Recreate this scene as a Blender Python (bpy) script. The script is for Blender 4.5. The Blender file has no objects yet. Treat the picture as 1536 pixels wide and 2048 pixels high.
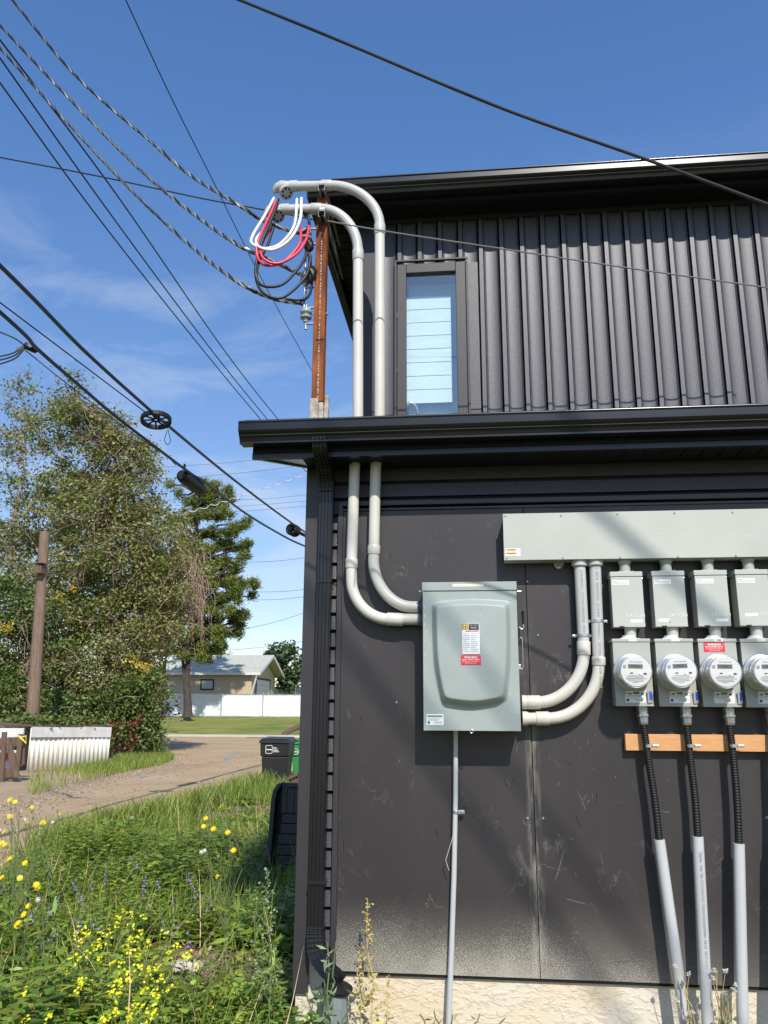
import bpy, bmesh, math, random
import numpy as np
from mathutils import Vector, Matrix
random.seed(7); RNG = np.random.default_rng(7)
scn = bpy.context.scene
R = math.radians

# ------------------------------------------------------------------ camera
FPX, CAMD, CAMH = 1620.0, 4.4, 1.62
_p, _y, _r = R(13.6443), R(6.0609), R(-0.27183)
def _rx(a): return Matrix(((1,0,0),(0,math.cos(a),-math.sin(a)),(0,math.sin(a),math.cos(a))))
def _rz(a): return Matrix(((math.cos(a),-math.sin(a),0),(math.sin(a),math.cos(a),0),(0,0,1)))
def _ry(a): return Matrix(((math.cos(a),0,math.sin(a)),(0,1,0),(-math.sin(a),0,math.cos(a))))
MC = _rz(_y) @ _rx(_p) @ _ry(_r)
CAM = Vector((0, -CAMD, CAMH))
cam_d = bpy.data.cameras.new("camera"); cam = bpy.data.objects.new("camera", cam_d)
scn.collection.objects.link(cam)
cam.matrix_world = Matrix.Translation(CAM) @ (MC @ _rx(R(90))).to_4x4()
cam_d.sensor_fit = 'VERTICAL'; cam_d.sensor_height = 36.0; cam_d.lens = 36.0 * FPX / 2048.0
cam_d.clip_start = 0.05; cam_d.clip_end = 3000
scn.camera = cam

# ------------------------------------------------------------------ world, sun, exposure
SUN_TO = Vector((0.30, -1.0, 0.95)).normalized()
sun_el = math.asin(SUN_TO.z)
world = bpy.data.worlds.new("World"); scn.world = world; world.use_nodes = True
wn, wl = world.node_tree.nodes, world.node_tree.links
wn.clear()
w_out = wn.new("ShaderNodeOutputWorld"); w_bg = wn.new("ShaderNodeBackground")
w_sky = wn.new("ShaderNodeTexSky"); w_sky.sky_type = 'NISHITA'; w_sky.sun_disc = False
w_sky.sun_elevation = sun_el; w_sky.sun_rotation = math.atan2(SUN_TO.x, SUN_TO.y)
w_sky.air_density = 1.0; w_sky.dust_density = 0.6; w_sky.ozone_density = 2.2; w_sky.altitude = 600
tc = wn.new("ShaderNodeTexCoord"); mp = wn.new("ShaderNodeMapping")
mp.inputs['Rotation'].default_value = (0.2, 0.5, 0.3); mp.inputs['Scale'].default_value = (2.2, 5.0, 9.0)
nz = wn.new("ShaderNodeTexNoise"); nz.inputs['Scale'].default_value = 1.1; nz.inputs['Detail'].default_value = 9
nz.inputs['Roughness'].default_value = 0.62; nz.inputs['Distortion'].default_value = 0.9
rp = wn.new("ShaderNodeValToRGB"); rp.color_ramp.elements[0].position = 0.47; rp.color_ramp.elements[1].position = 0.78
rp.color_ramp.elements[1].color = (0.62, 0.62, 0.62, 1)
sep = wn.new("ShaderNodeSeparateXYZ")
hm = wn.new("ShaderNodeMapRange"); hm.inputs['From Min'].default_value = 0.62; hm.inputs['From Max'].default_value = 0.30
mul = wn.new("ShaderNodeMath"); mul.operation = 'MULTIPLY'
mx = wn.new("ShaderNodeMix"); mx.data_type = 'RGBA'; mx.inputs['B'].default_value = (6.2, 6.6, 7.2, 1)
wl.new(tc.outputs['Generated'], mp.inputs['Vector']); wl.new(mp.outputs[0], nz.inputs['Vector'])
wl.new(nz.outputs['Fac'], rp.inputs[0]); wl.new(tc.outputs['Generated'], sep.inputs[0])
wl.new(sep.outputs['Z'], hm.inputs['Value']); wl.new(rp.outputs[0], mul.inputs[0]); wl.new(hm.outputs[0], mul.inputs[1])
em = wn.new("ShaderNodeMapRange"); em.inputs['From Min'].default_value = 0.0; em.inputs['From Max'].default_value = 0.60
tm = wn.new("ShaderNodeMix"); tm.data_type = 'RGBA'; tm.inputs['A'].default_value = (1.16, 1.0, 0.92, 1); tm.inputs['B'].default_value = (0.93, 1.28, 1.62, 1)
tx = wn.new("ShaderNodeMix"); tx.data_type = 'RGBA'; tx.blend_type = 'MULTIPLY'; tx.inputs['Factor'].default_value = 1.0
wl.new(sep.outputs['Z'], em.inputs['Value']); wl.new(em.outputs[0], tm.inputs['Factor']); wl.new(tm.outputs['Result'], tx.inputs['B']); wl.new(w_sky.outputs[0], tx.inputs['A'])
wl.new(mul.outputs[0], mx.inputs['Factor']); wl.new(tx.outputs['Result'], mx.inputs['A'])
wl.new(mx.outputs['Result'], w_bg.inputs[0]); w_bg.inputs[1].default_value = 0.12
wl.new(w_bg.outputs[0], w_out.inputs[0])
sun_d = bpy.data.lights.new("sun", 'SUN'); sun_d.energy = 4.6; sun_d.angle = R(0.53); sun_d.color = (1.0, 0.95, 0.87)
sun = bpy.data.objects.new("sun", sun_d); scn.collection.objects.link(sun)
sun.rotation_euler = SUN_TO.to_track_quat('Z', 'Y').to_euler(); sun.location = (3, -10, 12)
scn.view_settings.view_transform = 'Standard'; scn.view_settings.look = 'None'
scn.view_settings.gamma = 1.0; scn.view_settings.use_curve_mapping = False
scn.view_settings.exposure = 0.15

# ------------------------------------------------------------------ picking points in the place
def ray(x, y): return MC @ Vector(((x-768)/FPX, 1, -(y-1024)/FPX))
def at(x, y, Y=0.0): d = ray(x, y); return CAM + d*((Y+CAMD)/d.y)
def atZ(x, y, Z=0.0): d = ray(x, y); return CAM + d*((Z-CAMH)/d.z)
def atX(x, y, X): d = ray(x, y); return CAM + d*(X/d.x)
def PX(x, y, Y=0.0): return at(x, y, Y).x
def PZ(x, y, Y=0.0): return at(x, y, Y).z

# ------------------------------------------------------------------ mesh helpers
class MB:
    def __init__(s): s.v = []; s.f = []
    def box(s, x0, x1, y0, y1, z0, z1):
        n = len(s.v)
        s.v += [(x0,y0,z0),(x1,y0,z0),(x1,y1,z0),(x0,y1,z0),(x0,y0,z1),(x1,y0,z1),(x1,y1,z1),(x0,y1,z1)]
        s.f += [tuple(n+i for i in q) for q in ((0,3,2,1),(4,5,6,7),(0,1,5,4),(1,2,6,5),(2,3,7,6),(3,0,4,7))]
        return s
    def poly(s, pts):
        n = len(s.v); s.v += [tuple(p) for p in pts]; s.f.append(tuple(range(n, n+len(pts)))); return s
    def hexa(s, a, b):          # two quads (4 points each), same winding
        n = len(s.v); s.v += [tuple(p) for p in a] + [tuple(p) for p in b]
        s.f += [tuple(n+i for i in q) for q in ((3,2,1,0),(4,5,6,7),(0,1,5,4),(1,2,6,5),(2,3,7,6),(3,0,4,7))]
        return s
    def extrude_x(s, prof, x0, x1, closed=True):   # prof: (y,z) list
        n = len(s.v); k = len(prof)
        s.v += [(x0, y, z) for y, z in prof] + [(x1, y, z) for y, z in prof]
        for i in range(k if closed else k-1):
            j = (i+1) % k; s.f.append((n+i, n+j, n+k+j, n+k+i))
        if closed:
            s.f.append(tuple(n+i for i in range(k-1, -1, -1))); s.f.append(tuple(n+k+i for i in range(k)))
        return s
    def extrude_z(s, prof, z0, z1, closed=True):   # prof: (x,y)
        n = len(s.v); k = len(prof)
        s.v += [(x, y, z0) for x, y in prof] + [(x, y, z1) for x, y in prof]
        for i in range(k if closed else k-1):
            j = (i+1) % k; s.f.append((n+i, n+j, n+k+j, n+k+i))
        if closed:
            s.f.append(tuple(n+i for i in range(k-1, -1, -1))); s.f.append(tuple(n+k+i for i in range(k)))
        return s
    def sweep(s, pts, prof, cap=True, up=None, radii=None):   # prof: list of (a,b) offsets
        pts = [Vector(p) for p in pts]; k = len(prof); n0 = len(s.v)
        t = (pts[1]-pts[0]).normalized()
        u = Vector(up) if up is not None else (Vector((0,0,1)) if abs(t.z) < 0.9 else Vector((0,1,0)))
        u = (u - t*u.dot(t)).normalized()
        for i, p in enumerate(pts):
            if i == 0: t = (pts[1]-pts[0]).normalized()
            elif i == len(pts)-1: t = (pts[-1]-pts[-2]).normalized()
            else:
                t = (pts[i+1]-pts[i]).normalized() + (pts[i]-pts[i-1]).normalized()
                t = t.normalized() if t.length > 1e-9 else (pts[i+1]-pts[i]).normalized()
            u = u - t*u.dot(t)
            u = u.normalized() if u.length > 1e-6 else t.orthogonal().normalized()
            w = t.cross(u); r = radii[i] if radii is not None else 1.0
            for a, b in prof: s.v.append(tuple(p + (u*a + w*b)*r))
        for i in range(len(pts)-1):
            for j in range(k):
                a = n0+i*k+j; b = n0+i*k+(j+1) % k
                s.f.append((a, b, b+k, a+k))
        if cap:
            s.f.append(tuple(n0+j for j in range(k-1, -1, -1))); m = n0+(len(pts)-1)*k
            s.f.append(tuple(m+j for j in range(k)))
        return s
    def tube(s, pts, r, n=12, cap=True):
        prof = [(math.cos(2*math.pi*i/n), math.sin(2*math.pi*i/n)) for i in range(n)]
        radii = r if isinstance(r, (list, tuple)) else [r]*len(pts)
        return s.sweep(pts, prof, cap, None, radii)
    def lathe(s, base, axis, prof, n=24):   # prof: (dist along axis, radius)
        ax = Vector(axis).normalized(); u = ax.orthogonal().normalized(); w = ax.cross(u); base = Vector(base)
        n0 = len(s.v)
        for d, r in prof:
            for i in range(n):
                a = 2*math.pi*i/n; s.v.append(tuple(base+ax*d+(u*math.cos(a)+w*math.sin(a))*r))
        for q in range(len(prof)-1):
            for i in range(n):
                a = n0+q*n+i; b = n0+q*n+(i+1) % n; s.f.append((a, b, b+n, a+n))
        s.f.append(tuple(n0+i for i in range(n-1, -1, -1))); m = n0+(len(prof)-1)*n
        s.f.append(tuple(m+i for i in range(n)))
        return s
    def mesh(s, name):
        me = bpy.data.meshes.new(name); me.from_pydata(s.v, [], s.f); me.update(); return me

ORIG = {}
def link(o): scn.collection.objects.link(o); return o
def build(name, mb, mat, parent=None, bevel=0.0, smooth=False, fix=True, seg=2, kind=None, label=None, origin=None):
    me = mb.mesh(name) if isinstance(mb, MB) else mb
    if fix:
        b = bmesh.new(); b.from_mesh(me); bmesh.ops.recalc_face_normals(b, faces=b.faces); b.to_mesh(me); b.free()
    if mat is not None: me.materials.append(mat)
    if smooth:
        me.polygons.foreach_set('use_smooth', [True]*len(me.polygons))
        try: me.set_sharp_from_angle(angle=R(38))
        except Exception: pass
    o = bpy.data.objects.new(name, me); link(o)
    if parent is not None:
        o.parent = parent; root = parent; off = Vector((0,0,0)); loc = False
        while root is not None:
            off -= root.location; loc = loc or bool(root.get('local')); root = root.parent
        o.location = (0,0,0) if loc else off
    if bevel > 0:
        m = o.modifiers.new('bevel', 'BEVEL'); m.width = bevel; m.segments = seg; m.limit_method = 'ANGLE'; m.angle_limit = R(40)
    if kind: o['kind'] = kind
    if label: o['label'] = label
    return o
def thing(name, label, cat, loc, group=None, local=False):
    o = bpy.data.objects.new(name, None); link(o); o.location = loc; o.empty_display_size = 0.1
    o['label'] = label; o['category'] = cat
    if group: o['group'] = group
    if local: o['local'] = 1
    return o
def tag(o, label, cat, group=None):
    o['label'] = label; o['category'] = cat
    if group: o['group'] = group
    return o
def dup(root, loc, label):
    r = root.copy(); link(r); r.location = loc; r['label'] = label
    for ch in list(root.children):
        c = ch.copy(); link(c); c.parent = r
        for g in list(ch.children):
            d = g.copy(); link(d); d.parent = c
    return r
def cr(pts, n=12):              # Catmull-Rom through points
    P = [Vector(p) for p in pts]; P = [P[0]*2-P[1]] + P + [P[-1]*2-P[-2]]; out = []
    for i in range(1, len(P)-2):
        for k in range(n):
            t = k/n
            out.append(0.5*((2*P[i]) + (-P[i-1]+P[i+1])*t + (2*P[i-1]-5*P[i]+4*P[i+1]-P[i+2])*t*t + (-P[i-1]+3*P[i]-3*P[i+1]+P[i+2])*t**3))
    out.append(P[-2]); return out
def bend(a, c, b, n=14):        # smooth quarter bend from a to b with corner c
    a, c, b = Vector(a), Vector(c), Vector(b); out = []
    k = 0.5523
    p1 = a+(c-a)*k; p2 = b+(c-b)*k
    for i in range(n+1):
        t = i/n; out.append(a*(1-t)**3 + p1*3*t*(1-t)**2 + p2*3*t*t*(1-t) + b*t**3)
    return out
def text(body, size, loc, mat, parent, name='lettering', rot=(R(90),0,0), align='CENTER', ext=0.0004, bold=0.0, sx=1.0, gap=1.0):
    cu = bpy.data.curves.new(name, 'FONT'); cu.body = body; cu.size = size; cu.align_x = align; cu.align_y = 'CENTER'
    cu.extrude = ext; cu.offset = bold; cu.resolution_u = 2; cu.space_character = gap
    t = bpy.data.objects.new(name, cu); link(t)
    me = bpy.data.meshes.new_from_object(t); bpy.data.objects.remove(t); bpy.data.curves.remove(cu)
    me.transform(Matrix.Translation(loc) @ (Matrix.Rotation(rot[2],4,'Z') @ Matrix.Rotation(rot[1],4,'Y') @ Matrix.Rotation(rot[0],4,'X')) @ Matrix.Diagonal((sx,1,1,1)))
    return build(name, me, mat, parent, fix=False)

# ------------------------------------------------------------------ materials
def lin(r, g, b):
    f = lambda c: (c/255/12.92) if c/255 <= 0.04045 else ((c/255+0.055)/1.055)**2.4
    return (f(r), f(g), f(b), 1)
def mat(name, col, rough=0.6, metal=0.0, var=0.0, vscale=8.0, bump=0.0, bscale=40.0, spec=0.5, col2=None, stretch=(1,1,1), island=0.0, trans=0.0, detail=6):
    m = bpy.data.materials.new(name); m.use_nodes = True; nt = m.node_tree; N, L = nt.nodes, nt.links
    b = N['Principled BSDF']; b.inputs['Roughness'].default_value = rough; b.inputs['Metallic'].default_value = metal
    b.inputs['Specular IOR Level'].default_value = spec
    col = (*col[:3], 1); b.inputs['Base Color'].default_value = col
    src = None
    if var > 0 or col2 is not None or bump > 0:
        t = N.new('ShaderNodeTexCoord'); mp = N.new('ShaderNodeMapping'); mp.inputs['Scale'].default_value = stretch
        L.new(t.outputs['Object'], mp.inputs[0])
    if var > 0 or col2 is not None:
        n = N.new('ShaderNodeTexNoise'); n.inputs['Scale'].default_value = vscale; n.inputs['Detail'].default_value = detail
        n.inputs['Roughness'].default_value = 0.6
        L.new(mp.outputs[0], n.inputs['Vector'])
        r = N.new('ShaderNodeMapRange'); r.inputs['From Min'].default_value = 0.32; r.inputs['From Max'].default_value = 0.68
        L.new(n.outputs['Fac'], r.inputs['Value'])
        x = N.new('ShaderNodeMix'); x.data_type = 'RGBA'
        c2 = (*col2[:3], 1) if col2 is not None else tuple(min(1, c*(1+var)) for c in col[:3])+(1,)
        c1 = col if col2 is not None else tuple(c*(1-var) for c in col[:3])+(1,)
        x.inputs['A'].default_value = c1; x.inputs['B'].default_value = c2
        L.new(r.outputs[0], x.inputs['Factor']); src = x.outputs['Result']
    if island > 0:
        g = N.new('ShaderNodeNewGeometry'); hs = N.new('ShaderNodeHueSaturation')
        r1 = N.new('ShaderNodeMapRange'); r1.inputs['To Min'].default_value = 1-island; r1.inputs['To Max'].default_value = 1+island
        r2 = N.new('ShaderNodeMapRange'); r2.inputs['To Min'].default_value = 0.5-island*0.07; r2.inputs['To Max'].default_value = 0.5+island*0.05
        m2 = N.new('ShaderNodeMath'); m2.operation = 'FRACT'; m3 = N.new('ShaderNodeMath'); m3.operation = 'MULTIPLY'; m3.inputs[1].default_value = 7.31
        L.new(g.outputs['Random Per Island'], r1.inputs['Value']); L.new(g.outputs['Random Per Island'], m3.inputs[0])
        L.new(m3.outputs[0], m2.inputs[0]); L.new(m2.outputs[0], r2.inputs['Value'])
        L.new(r1.outputs[0], hs.inputs['Value']); L.new(r2.outputs[0], hs.inputs['Hue'])
        if src is not None: L.new(src, hs.inputs['Color'])
        else: hs.inputs['Color'].default_value = col
        src = hs.outputs['Color']
    if src is not None: L.new(src, b.inputs['Base Color'])
    if bump > 0:
        n = N.new('ShaderNodeTexNoise'); n.inputs['Scale'].default_value = bscale; n.inputs['Detail'].default_value = 5
        L.new(mp.outputs[0], n.inputs['Vector']); bm = N.new('ShaderNodeBump'); bm.inputs['Strength'].default_value = min(1, bump)
        bm.inputs['Distance'].default_value = 0.01*max(1, bump); L.new(n.outputs['Fac'], bm.inputs['Height']); L.new(bm.outputs[0], b.inputs['Normal'])
    if trans > 0:
        tr = N.new('ShaderNodeBsdfTranslucent'); ms = N.new('ShaderNodeMixShader'); ms.inputs[0].default_value = trans
        if src is not None: L.new(src, tr.inputs['Color'])
        else: tr.inputs['Color'].default_value = col
        L.new(b.outputs[0], ms.inputs[1]); L.new(tr.outputs[0], ms.inputs[2]); L.new(ms.outputs[0], N['Material Output'].inputs['Surface'])
    return m
M_trim = mat('charcoal_painted_metal', (0.036, 0.032, 0.036), 0.42, var=0.06, vscale=3, bump=0.05, bscale=300)
M_side = mat('charcoal_textured_siding', (0.058, 0.055, 0.064), 0.42, var=0.35, vscale=120, bump=0.12, bscale=420, detail=3, spec=0.6)
M_gut = mat('black_gutter_metal', (0.012, 0.012, 0.013), 0.26, var=0.1, vscale=3, spec=0.5)
M_lip = mat('glossy_black_gutter_lip', (0.05, 0.05, 0.05), 0.22, spec=1.0)
M_face = mat('off_white_meter_face', (0.60,0.60,0.58), 0.5)
M_dprint = mat('meter_print', (0.12,0.12,0.14), 0.6)
M_soff = mat('black_soffit_metal', (0.010, 0.010, 0.011), 0.6, spec=0.25)
M_black = mat('black_plastic', (0.011, 0.011, 0.012), 0.55, spec=0.3)
M_rubber = mat('black_cable_jacket', (0.010, 0.010, 0.011), 0.5)
M_shingle = mat('dark_shingle', (0.02, 0.02, 0.022), 0.95, var=0.3, vscale=60)
M_ansi = mat('grey_green_enclosure_paint', (0.310, 0.352, 0.326), 0.42, var=0.06, vscale=3.5, bump=0.04, bscale=9)
M_duct = mat('pale_grey_enclosure_paint', (0.445, 0.455, 0.405), 0.42, var=0.05, vscale=3, bump=0.03, bscale=7)
M_sock = mat('warm_grey_meter_socket_paint', (0.37, 0.375, 0.335), 0.42, var=0.03, vscale=6)
M_pvc = mat('pale_pvc_conduit', (0.56, 0.52, 0.43), 0.36, var=0.07, vscale=5, col2=(0.60,0.585,0.54))
M_pvc2 = mat('grey_pvc_conduit', (0.475, 0.465, 0.44), 0.36, var=0.05, vscale=6)
M_sleeve = mat('new_grey_pvc_sleeve', (0.47, 0.48, 0.475), 0.34, var=0.03, vscale=4)
M_hub = mat('dark_grey_pvc_hub', (0.10, 0.115, 0.13), 0.5)
M_zinc = mat('galvanised_steel', (0.55, 0.56, 0.57), 0.33, metal=0.85, var=0.15, vscale=20)
M_alu = mat('twisted_aluminium', (0.36, 0.36, 0.36), 0.42, metal=0.6, var=0.2, vscale=30)
M_alu2 = mat('dull_grey_strand', (0.16, 0.16, 0.16), 0.5, metal=0.5, var=0.2, vscale=30)
M_dkstrand = mat('dark_weathered_strand', (0.12, 0.12, 0.12), 0.45, metal=0.4, var=0.4, vscale=8)
M_rust = mat('rusty_steel', (0.40, 0.125, 0.035), 0.9, spec=0.2, var=0.3, vscale=16, col2=(0.10,0.036,0.022), bump=0.3, bscale=60, stretch=(1,1,0.25))
M_whitep = mat('white_paint', (0.64, 0.64, 0.62), 0.5, var=0.05)
M_red = mat('red_warning_vinyl', (0.72, 0.02, 0.035), 0.45)
M_white = mat('white_label', (0.80, 0.80, 0.78), 0.45)
M_ink = mat('black_ink', (0.02, 0.02, 0.02), 0.6)
M_grayink = mat('grey_ink', (0.30, 0.31, 0.33), 0.6)
M_yellow = mat('yellow_label', (0.80, 0.55, 0.03), 0.5)
M_orange = mat('orange_label', (0.85, 0.42, 0.03), 0.5)
M_green = mat('green_label_band', (0.03, 0.25, 0.13), 0.5)
M_blue = mat('blue_tag', (0.03, 0.09, 0.62), 0.4)
M_navy = mat('navy_print', (0.02, 0.035, 0.16), 0.5)
M_cream = mat('cream_tape', (0.72, 0.67, 0.50), 0.6)
M_wlead = mat('white_cable_jacket', (0.78, 0.76, 0.68), 0.42)
M_rlead = mat('red_cable_jacket', (0.70, 0.028, 0.07), 0.40)
M_bare = mat('peeled_grey_paint', (0.50, 0.47, 0.42), 0.9, col2=(0.25,0.2,0.15), vscale=25, bump=0.5, bscale=50)
M_lumber = mat('fresh_sawn_lumber', (0.56, 0.27, 0.10), 0.7, col2=(0.66,0.36,0.15), vscale=9, stretch=(1,6,9), bump=0.2, bscale=40)
M_oldwood = mat('weathered_brown_wood', (0.17, 0.105, 0.07), 0.9, col2=(0.09,0.06,0.045), vscale=7, stretch=(5,5,0.6), bump=0.6, bscale=14)
M_pole = mat('weathered_pole_wood', (0.27, 0.19, 0.14), 0.95, spec=0.1, col2=(0.15,0.10,0.075), vscale=6, stretch=(6,6,0.5), bump=0.6, bscale=12)
M_corr = mat('white_corrugated_sheet', (0.84, 0.76, 0.60), 0.6, col2=(0.88,0.86,0.80), vscale=2.5)
M_stucco_h = mat('beige_house_stucco', (0.50, 0.40, 0.27), 0.9, var=0.08, vscale=6)
M_hroof = mat('pale_grey_shingles', (0.50, 0.49, 0.40), 0.95, spec=0.1, var=0.3, vscale=5, col2=(0.36,0.37,0.33), stretch=(1,1,2.5), detail=3)
M_fence = mat('white_fence_slats', (0.72, 0.74, 0.76), 0.6, var=0.06, vscale=1.5)
M_conc = mat('pale_concrete', (0.50, 0.44, 0.35), 0.9, var=0.1, vscale=2)
M_binb = mat('black_bin_plastic', (0.018, 0.018, 0.019), 0.42, var=0.1, vscale=4)
M_bing = mat('green_bin_plastic', (0.035, 0.24, 0.06), 0.45, var=0.06)
M_resin = mat('charcoal_resin_panel', (0.030, 0.033, 0.040), 0.5, var=0.12, vscale=5, bump=0.15, bscale=90)
M_bark = mat('grey_brown_bark', (0.13, 0.095, 0.07), 0.95, var=0.3, vscale=4, bump=0.5, bscale=10)
M_pinebark = mat('dark_pine_bark', (0.065, 0.05, 0.042), 0.95, var=0.3, vscale=4)
M_twig = mat('dead_brown_twigs', (0.27, 0.19, 0.14), 0.95, var=0.2, vscale=3)
M_leafA = mat('mottled_broad_leaf', (0.20, 0.25, 0.05), 0.55, island=0.5, trans=0.30, col2=(0.30,0.29,0.11), vscale=0.35)
M_leafB = mat('dark_hedge_leaf', (0.095, 0.155, 0.032), 0.55, island=0.5, trans=0.28, col2=(0.16,0.21,0.05), vscale=0.5)
M_leafC = mat('far_poplar_leaf', (0.055, 0.105, 0.03), 0.6, island=0.35, trans=0.25)
M_leafY = mat('yellow_autumn_leaf', (0.60, 0.43, 0.04), 0.6, island=0.2, trans=0.3)
M_leafR = mat('russet_vine_leaf', (0.22, 0.05, 0.025), 0.6, island=0.3, trans=0.25)
M_needle = mat('pine_needles', (0.085, 0.135, 0.02), 0.6, island=0.5, trans=0.15, col2=(0.19,0.22,0.03), vscale=0.6)
M_grass = mat('weedy_grass_blade', (0.19, 0.28, 0.04), 0.5, island=0.55, trans=0.38, col2=(0.31,0.37,0.07), vscale=1.2)
M_weed = mat('broad_weed_leaf', (0.165, 0.285, 0.032), 0.45, island=0.6, trans=0.38, col2=(0.32,0.41,0.055), vscale=1.5)
M_stem = mat('weed_stem', (0.13, 0.17, 0.06), 0.6)
M_dry = mat('dry_gold_weed', (0.50, 0.40, 0.14), 0.8, island=0.3)
M_fl = mat('yellow_petals', (0.90, 0.66, 0.01), 0.5, island=0.10, trans=0.25)
M_fl2 = mat('lemon_mustard_petals', (0.83, 0.80, 0.02), 0.5, island=0.08, trans=0.25)
M_fl3 = mat('purple_petals', (0.36, 0.25, 0.56), 0.5, island=0.2, trans=0.25)
M_puff = mat('white_seed_puff', (0.75, 0.73, 0.66), 0.9, trans=0.3)
M_dgrass = mat('straw_litter', (0.48, 0.36, 0.20), 0.9, island=0.35)
M_stone = mat('pale_stone', (0.55, 0.5, 0.42), 0.9, bump=0.4, bscale=20)
M_lawn = mat('mown_lawn', (0.10, 0.16, 0.03), 0.95, spec=0.1, col2=(0.30,0.26,0.08), vscale=0.35, stretch=(1,4,1), bump=1.0, bscale=30, detail=10)
M_bluep = mat('blue_survey_paint', (0.08, 0.35, 0.62), 0.7)
M_brick = mat('rust_red_roof', (0.22, 0.07, 0.045), 0.9, var=0.2)
M_grate = mat('dark_iron_grate', (0.05, 0.05, 0.05), 0.6)

def shader_panel():
    m = bpy.data.materials.new('dusty_charcoal_sheet'); m.use_nodes = True; nt = m.node_tree; N, L = nt.nodes, nt.links
    b = N['Principled BSDF']; b.inputs['Roughness'].default_value = 0.42; b.inputs['Specular IOR Level'].default_value = 0.45
    t = N.new('ShaderNodeTexCoord'); sp = N.new('ShaderNodeSeparateXYZ'); L.new(t.outputs['Object'], sp.inputs[0])
    def noise(sc, det=3, st=(1,1,1), rough=0.5, dist=0.0):
        mp = N.new('ShaderNodeMapping'); mp.inputs['Scale'].default_value = st; L.new(t.outputs['Object'], mp.inputs[0])
        n = N.new('ShaderNodeTexNoise'); n.inputs['Scale'].default_value = sc; n.inputs['Detail'].default_value = det
        n.inputs['Roughness'].default_value = rough; n.inputs['Distortion'].default_value = dist
        L.new(mp.outputs[0], n.inputs[0]); return n.outputs['Fac']
    def mr(v, a, c, d=0.0, e=1.0):
        r = N.new('ShaderNodeMapRange'); r.inputs['From Min'].default_value = a; r.inputs['From Max'].default_value = c
        r.inputs['To Min'].default_value = d; r.inputs['To Max'].default_value = e; L.new(v, r.inputs['Value']); return r.outputs[0]
    def mt(op, a, c):
        q = N.new('ShaderNodeMath'); q.operation = op
        for i, v in enumerate((a, c)):
            if isinstance(v, float): q.inputs[i].default_value = v
            else: L.new(v, q.inputs[i])
        return q.outputs[0]
    fine = noise(210, 2, rough=0.75)
    # dust thrown up by rain splash, dense near the foundation, in speckles
    zg = mr(sp.outputs['Z'], 0.98, 0.30); zg = mt('POWER', zg, 1.6)
    xg = mr(sp.outputs['X'], 1.7, 0.1, 0.35, 1.0)
    patch = mr(noise(2.2, 3), 0.3, 0.7, 0.55, 1.25)
    dens = mt('MULTIPLY', mt('MULTIPLY', zg, xg), patch)
    thr = mt('SUBTRACT', 0.78, mt('MULTIPLY', dens, 0.43))
    speck = mt('MULTIPLY', mr(mt('SUBTRACT', fine, thr), -0.02, 0.09), 0.95)
    film = mt('MULTIPLY', mt('POWER', mr(sp.outputs['Z'], 0.72, 0.33), 1.5), mt('MULTIPLY', xg, 0.42))
    # scuffs: thin scratches and smudges
    sc = noise(2.6, 7, (1.2,1,0.8), 0.6, 1.8)
    scratch = mt('MULTIPLY', mr(mt('ABSOLUTE', mt('SUBTRACT', sc, 0.5), 0.0), 0.0022, 0.0), mr(noise(3.1, 2), 0.56, 0.66))
    smud = mt('MULTIPLY', mr(noise(5.5, 6, (1,1,0.55), 0.65, 0.8), 0.60, 0.80), mr(noise(1.3, 2), 0.46, 0.62))
    dots = mt('MULTIPLY', mr(noise(75, 1), 0.80, 0.84), mr(noise(4, 2), 0.5, 0.6))
    # white streak down the joint
    jx = mr(mt('ABSOLUTE', mt('SUBTRACT', sp.outputs['X'], 0.305), 0.0), 0.045, 0.0)
    jn = mt('MULTIPLY', mt('MULTIPLY', jx, mr(noise(30, 5, (1,1,0.12), 0.7), 0.46, 0.66)), mr(sp.outputs['Z'], 2.2, 1.3))
    tot = mt('ADD', mt('ADD', speck, film), mt('ADD', mt('MULTIPLY', scratch, 0.8), mt('ADD', mt('MULTIPLY', smud, 0.55), mt('ADD', mt('MULTIPLY', dots, 0.9), mt('MULTIPLY', jn, 0.6)))))
    tot = mt('MINIMUM', tot, 1.0)
    base = N.new('ShaderNodeMix'); base.data_type = 'RGBA'; base.inputs['A'].default_value = (0.030,0.0252,0.0258,1); base.inputs['B'].default_value = (0.049,0.042,0.042,1)
    L.new(mr(noise(1.6, 5, (1,1,0.35)), 0.3, 0.7), base.inputs['Factor'])
    x = N.new('ShaderNodeMix'); x.data_type = 'RGBA'; x.inputs['B'].default_value = (0.44,0.41,0.33,1)
    L.new(base.outputs['Result'], x.inputs['A']); L.new(mt('MULTIPLY', tot, 0.85), x.inputs['Factor']); L.new(x.outputs['Result'], b.inputs['Base Color'])
    L.new(mr(tot, 0, 1, 0.42, 0.9), b.inputs['Roughness'])
    return m
M_panel = shader_panel()

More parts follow.
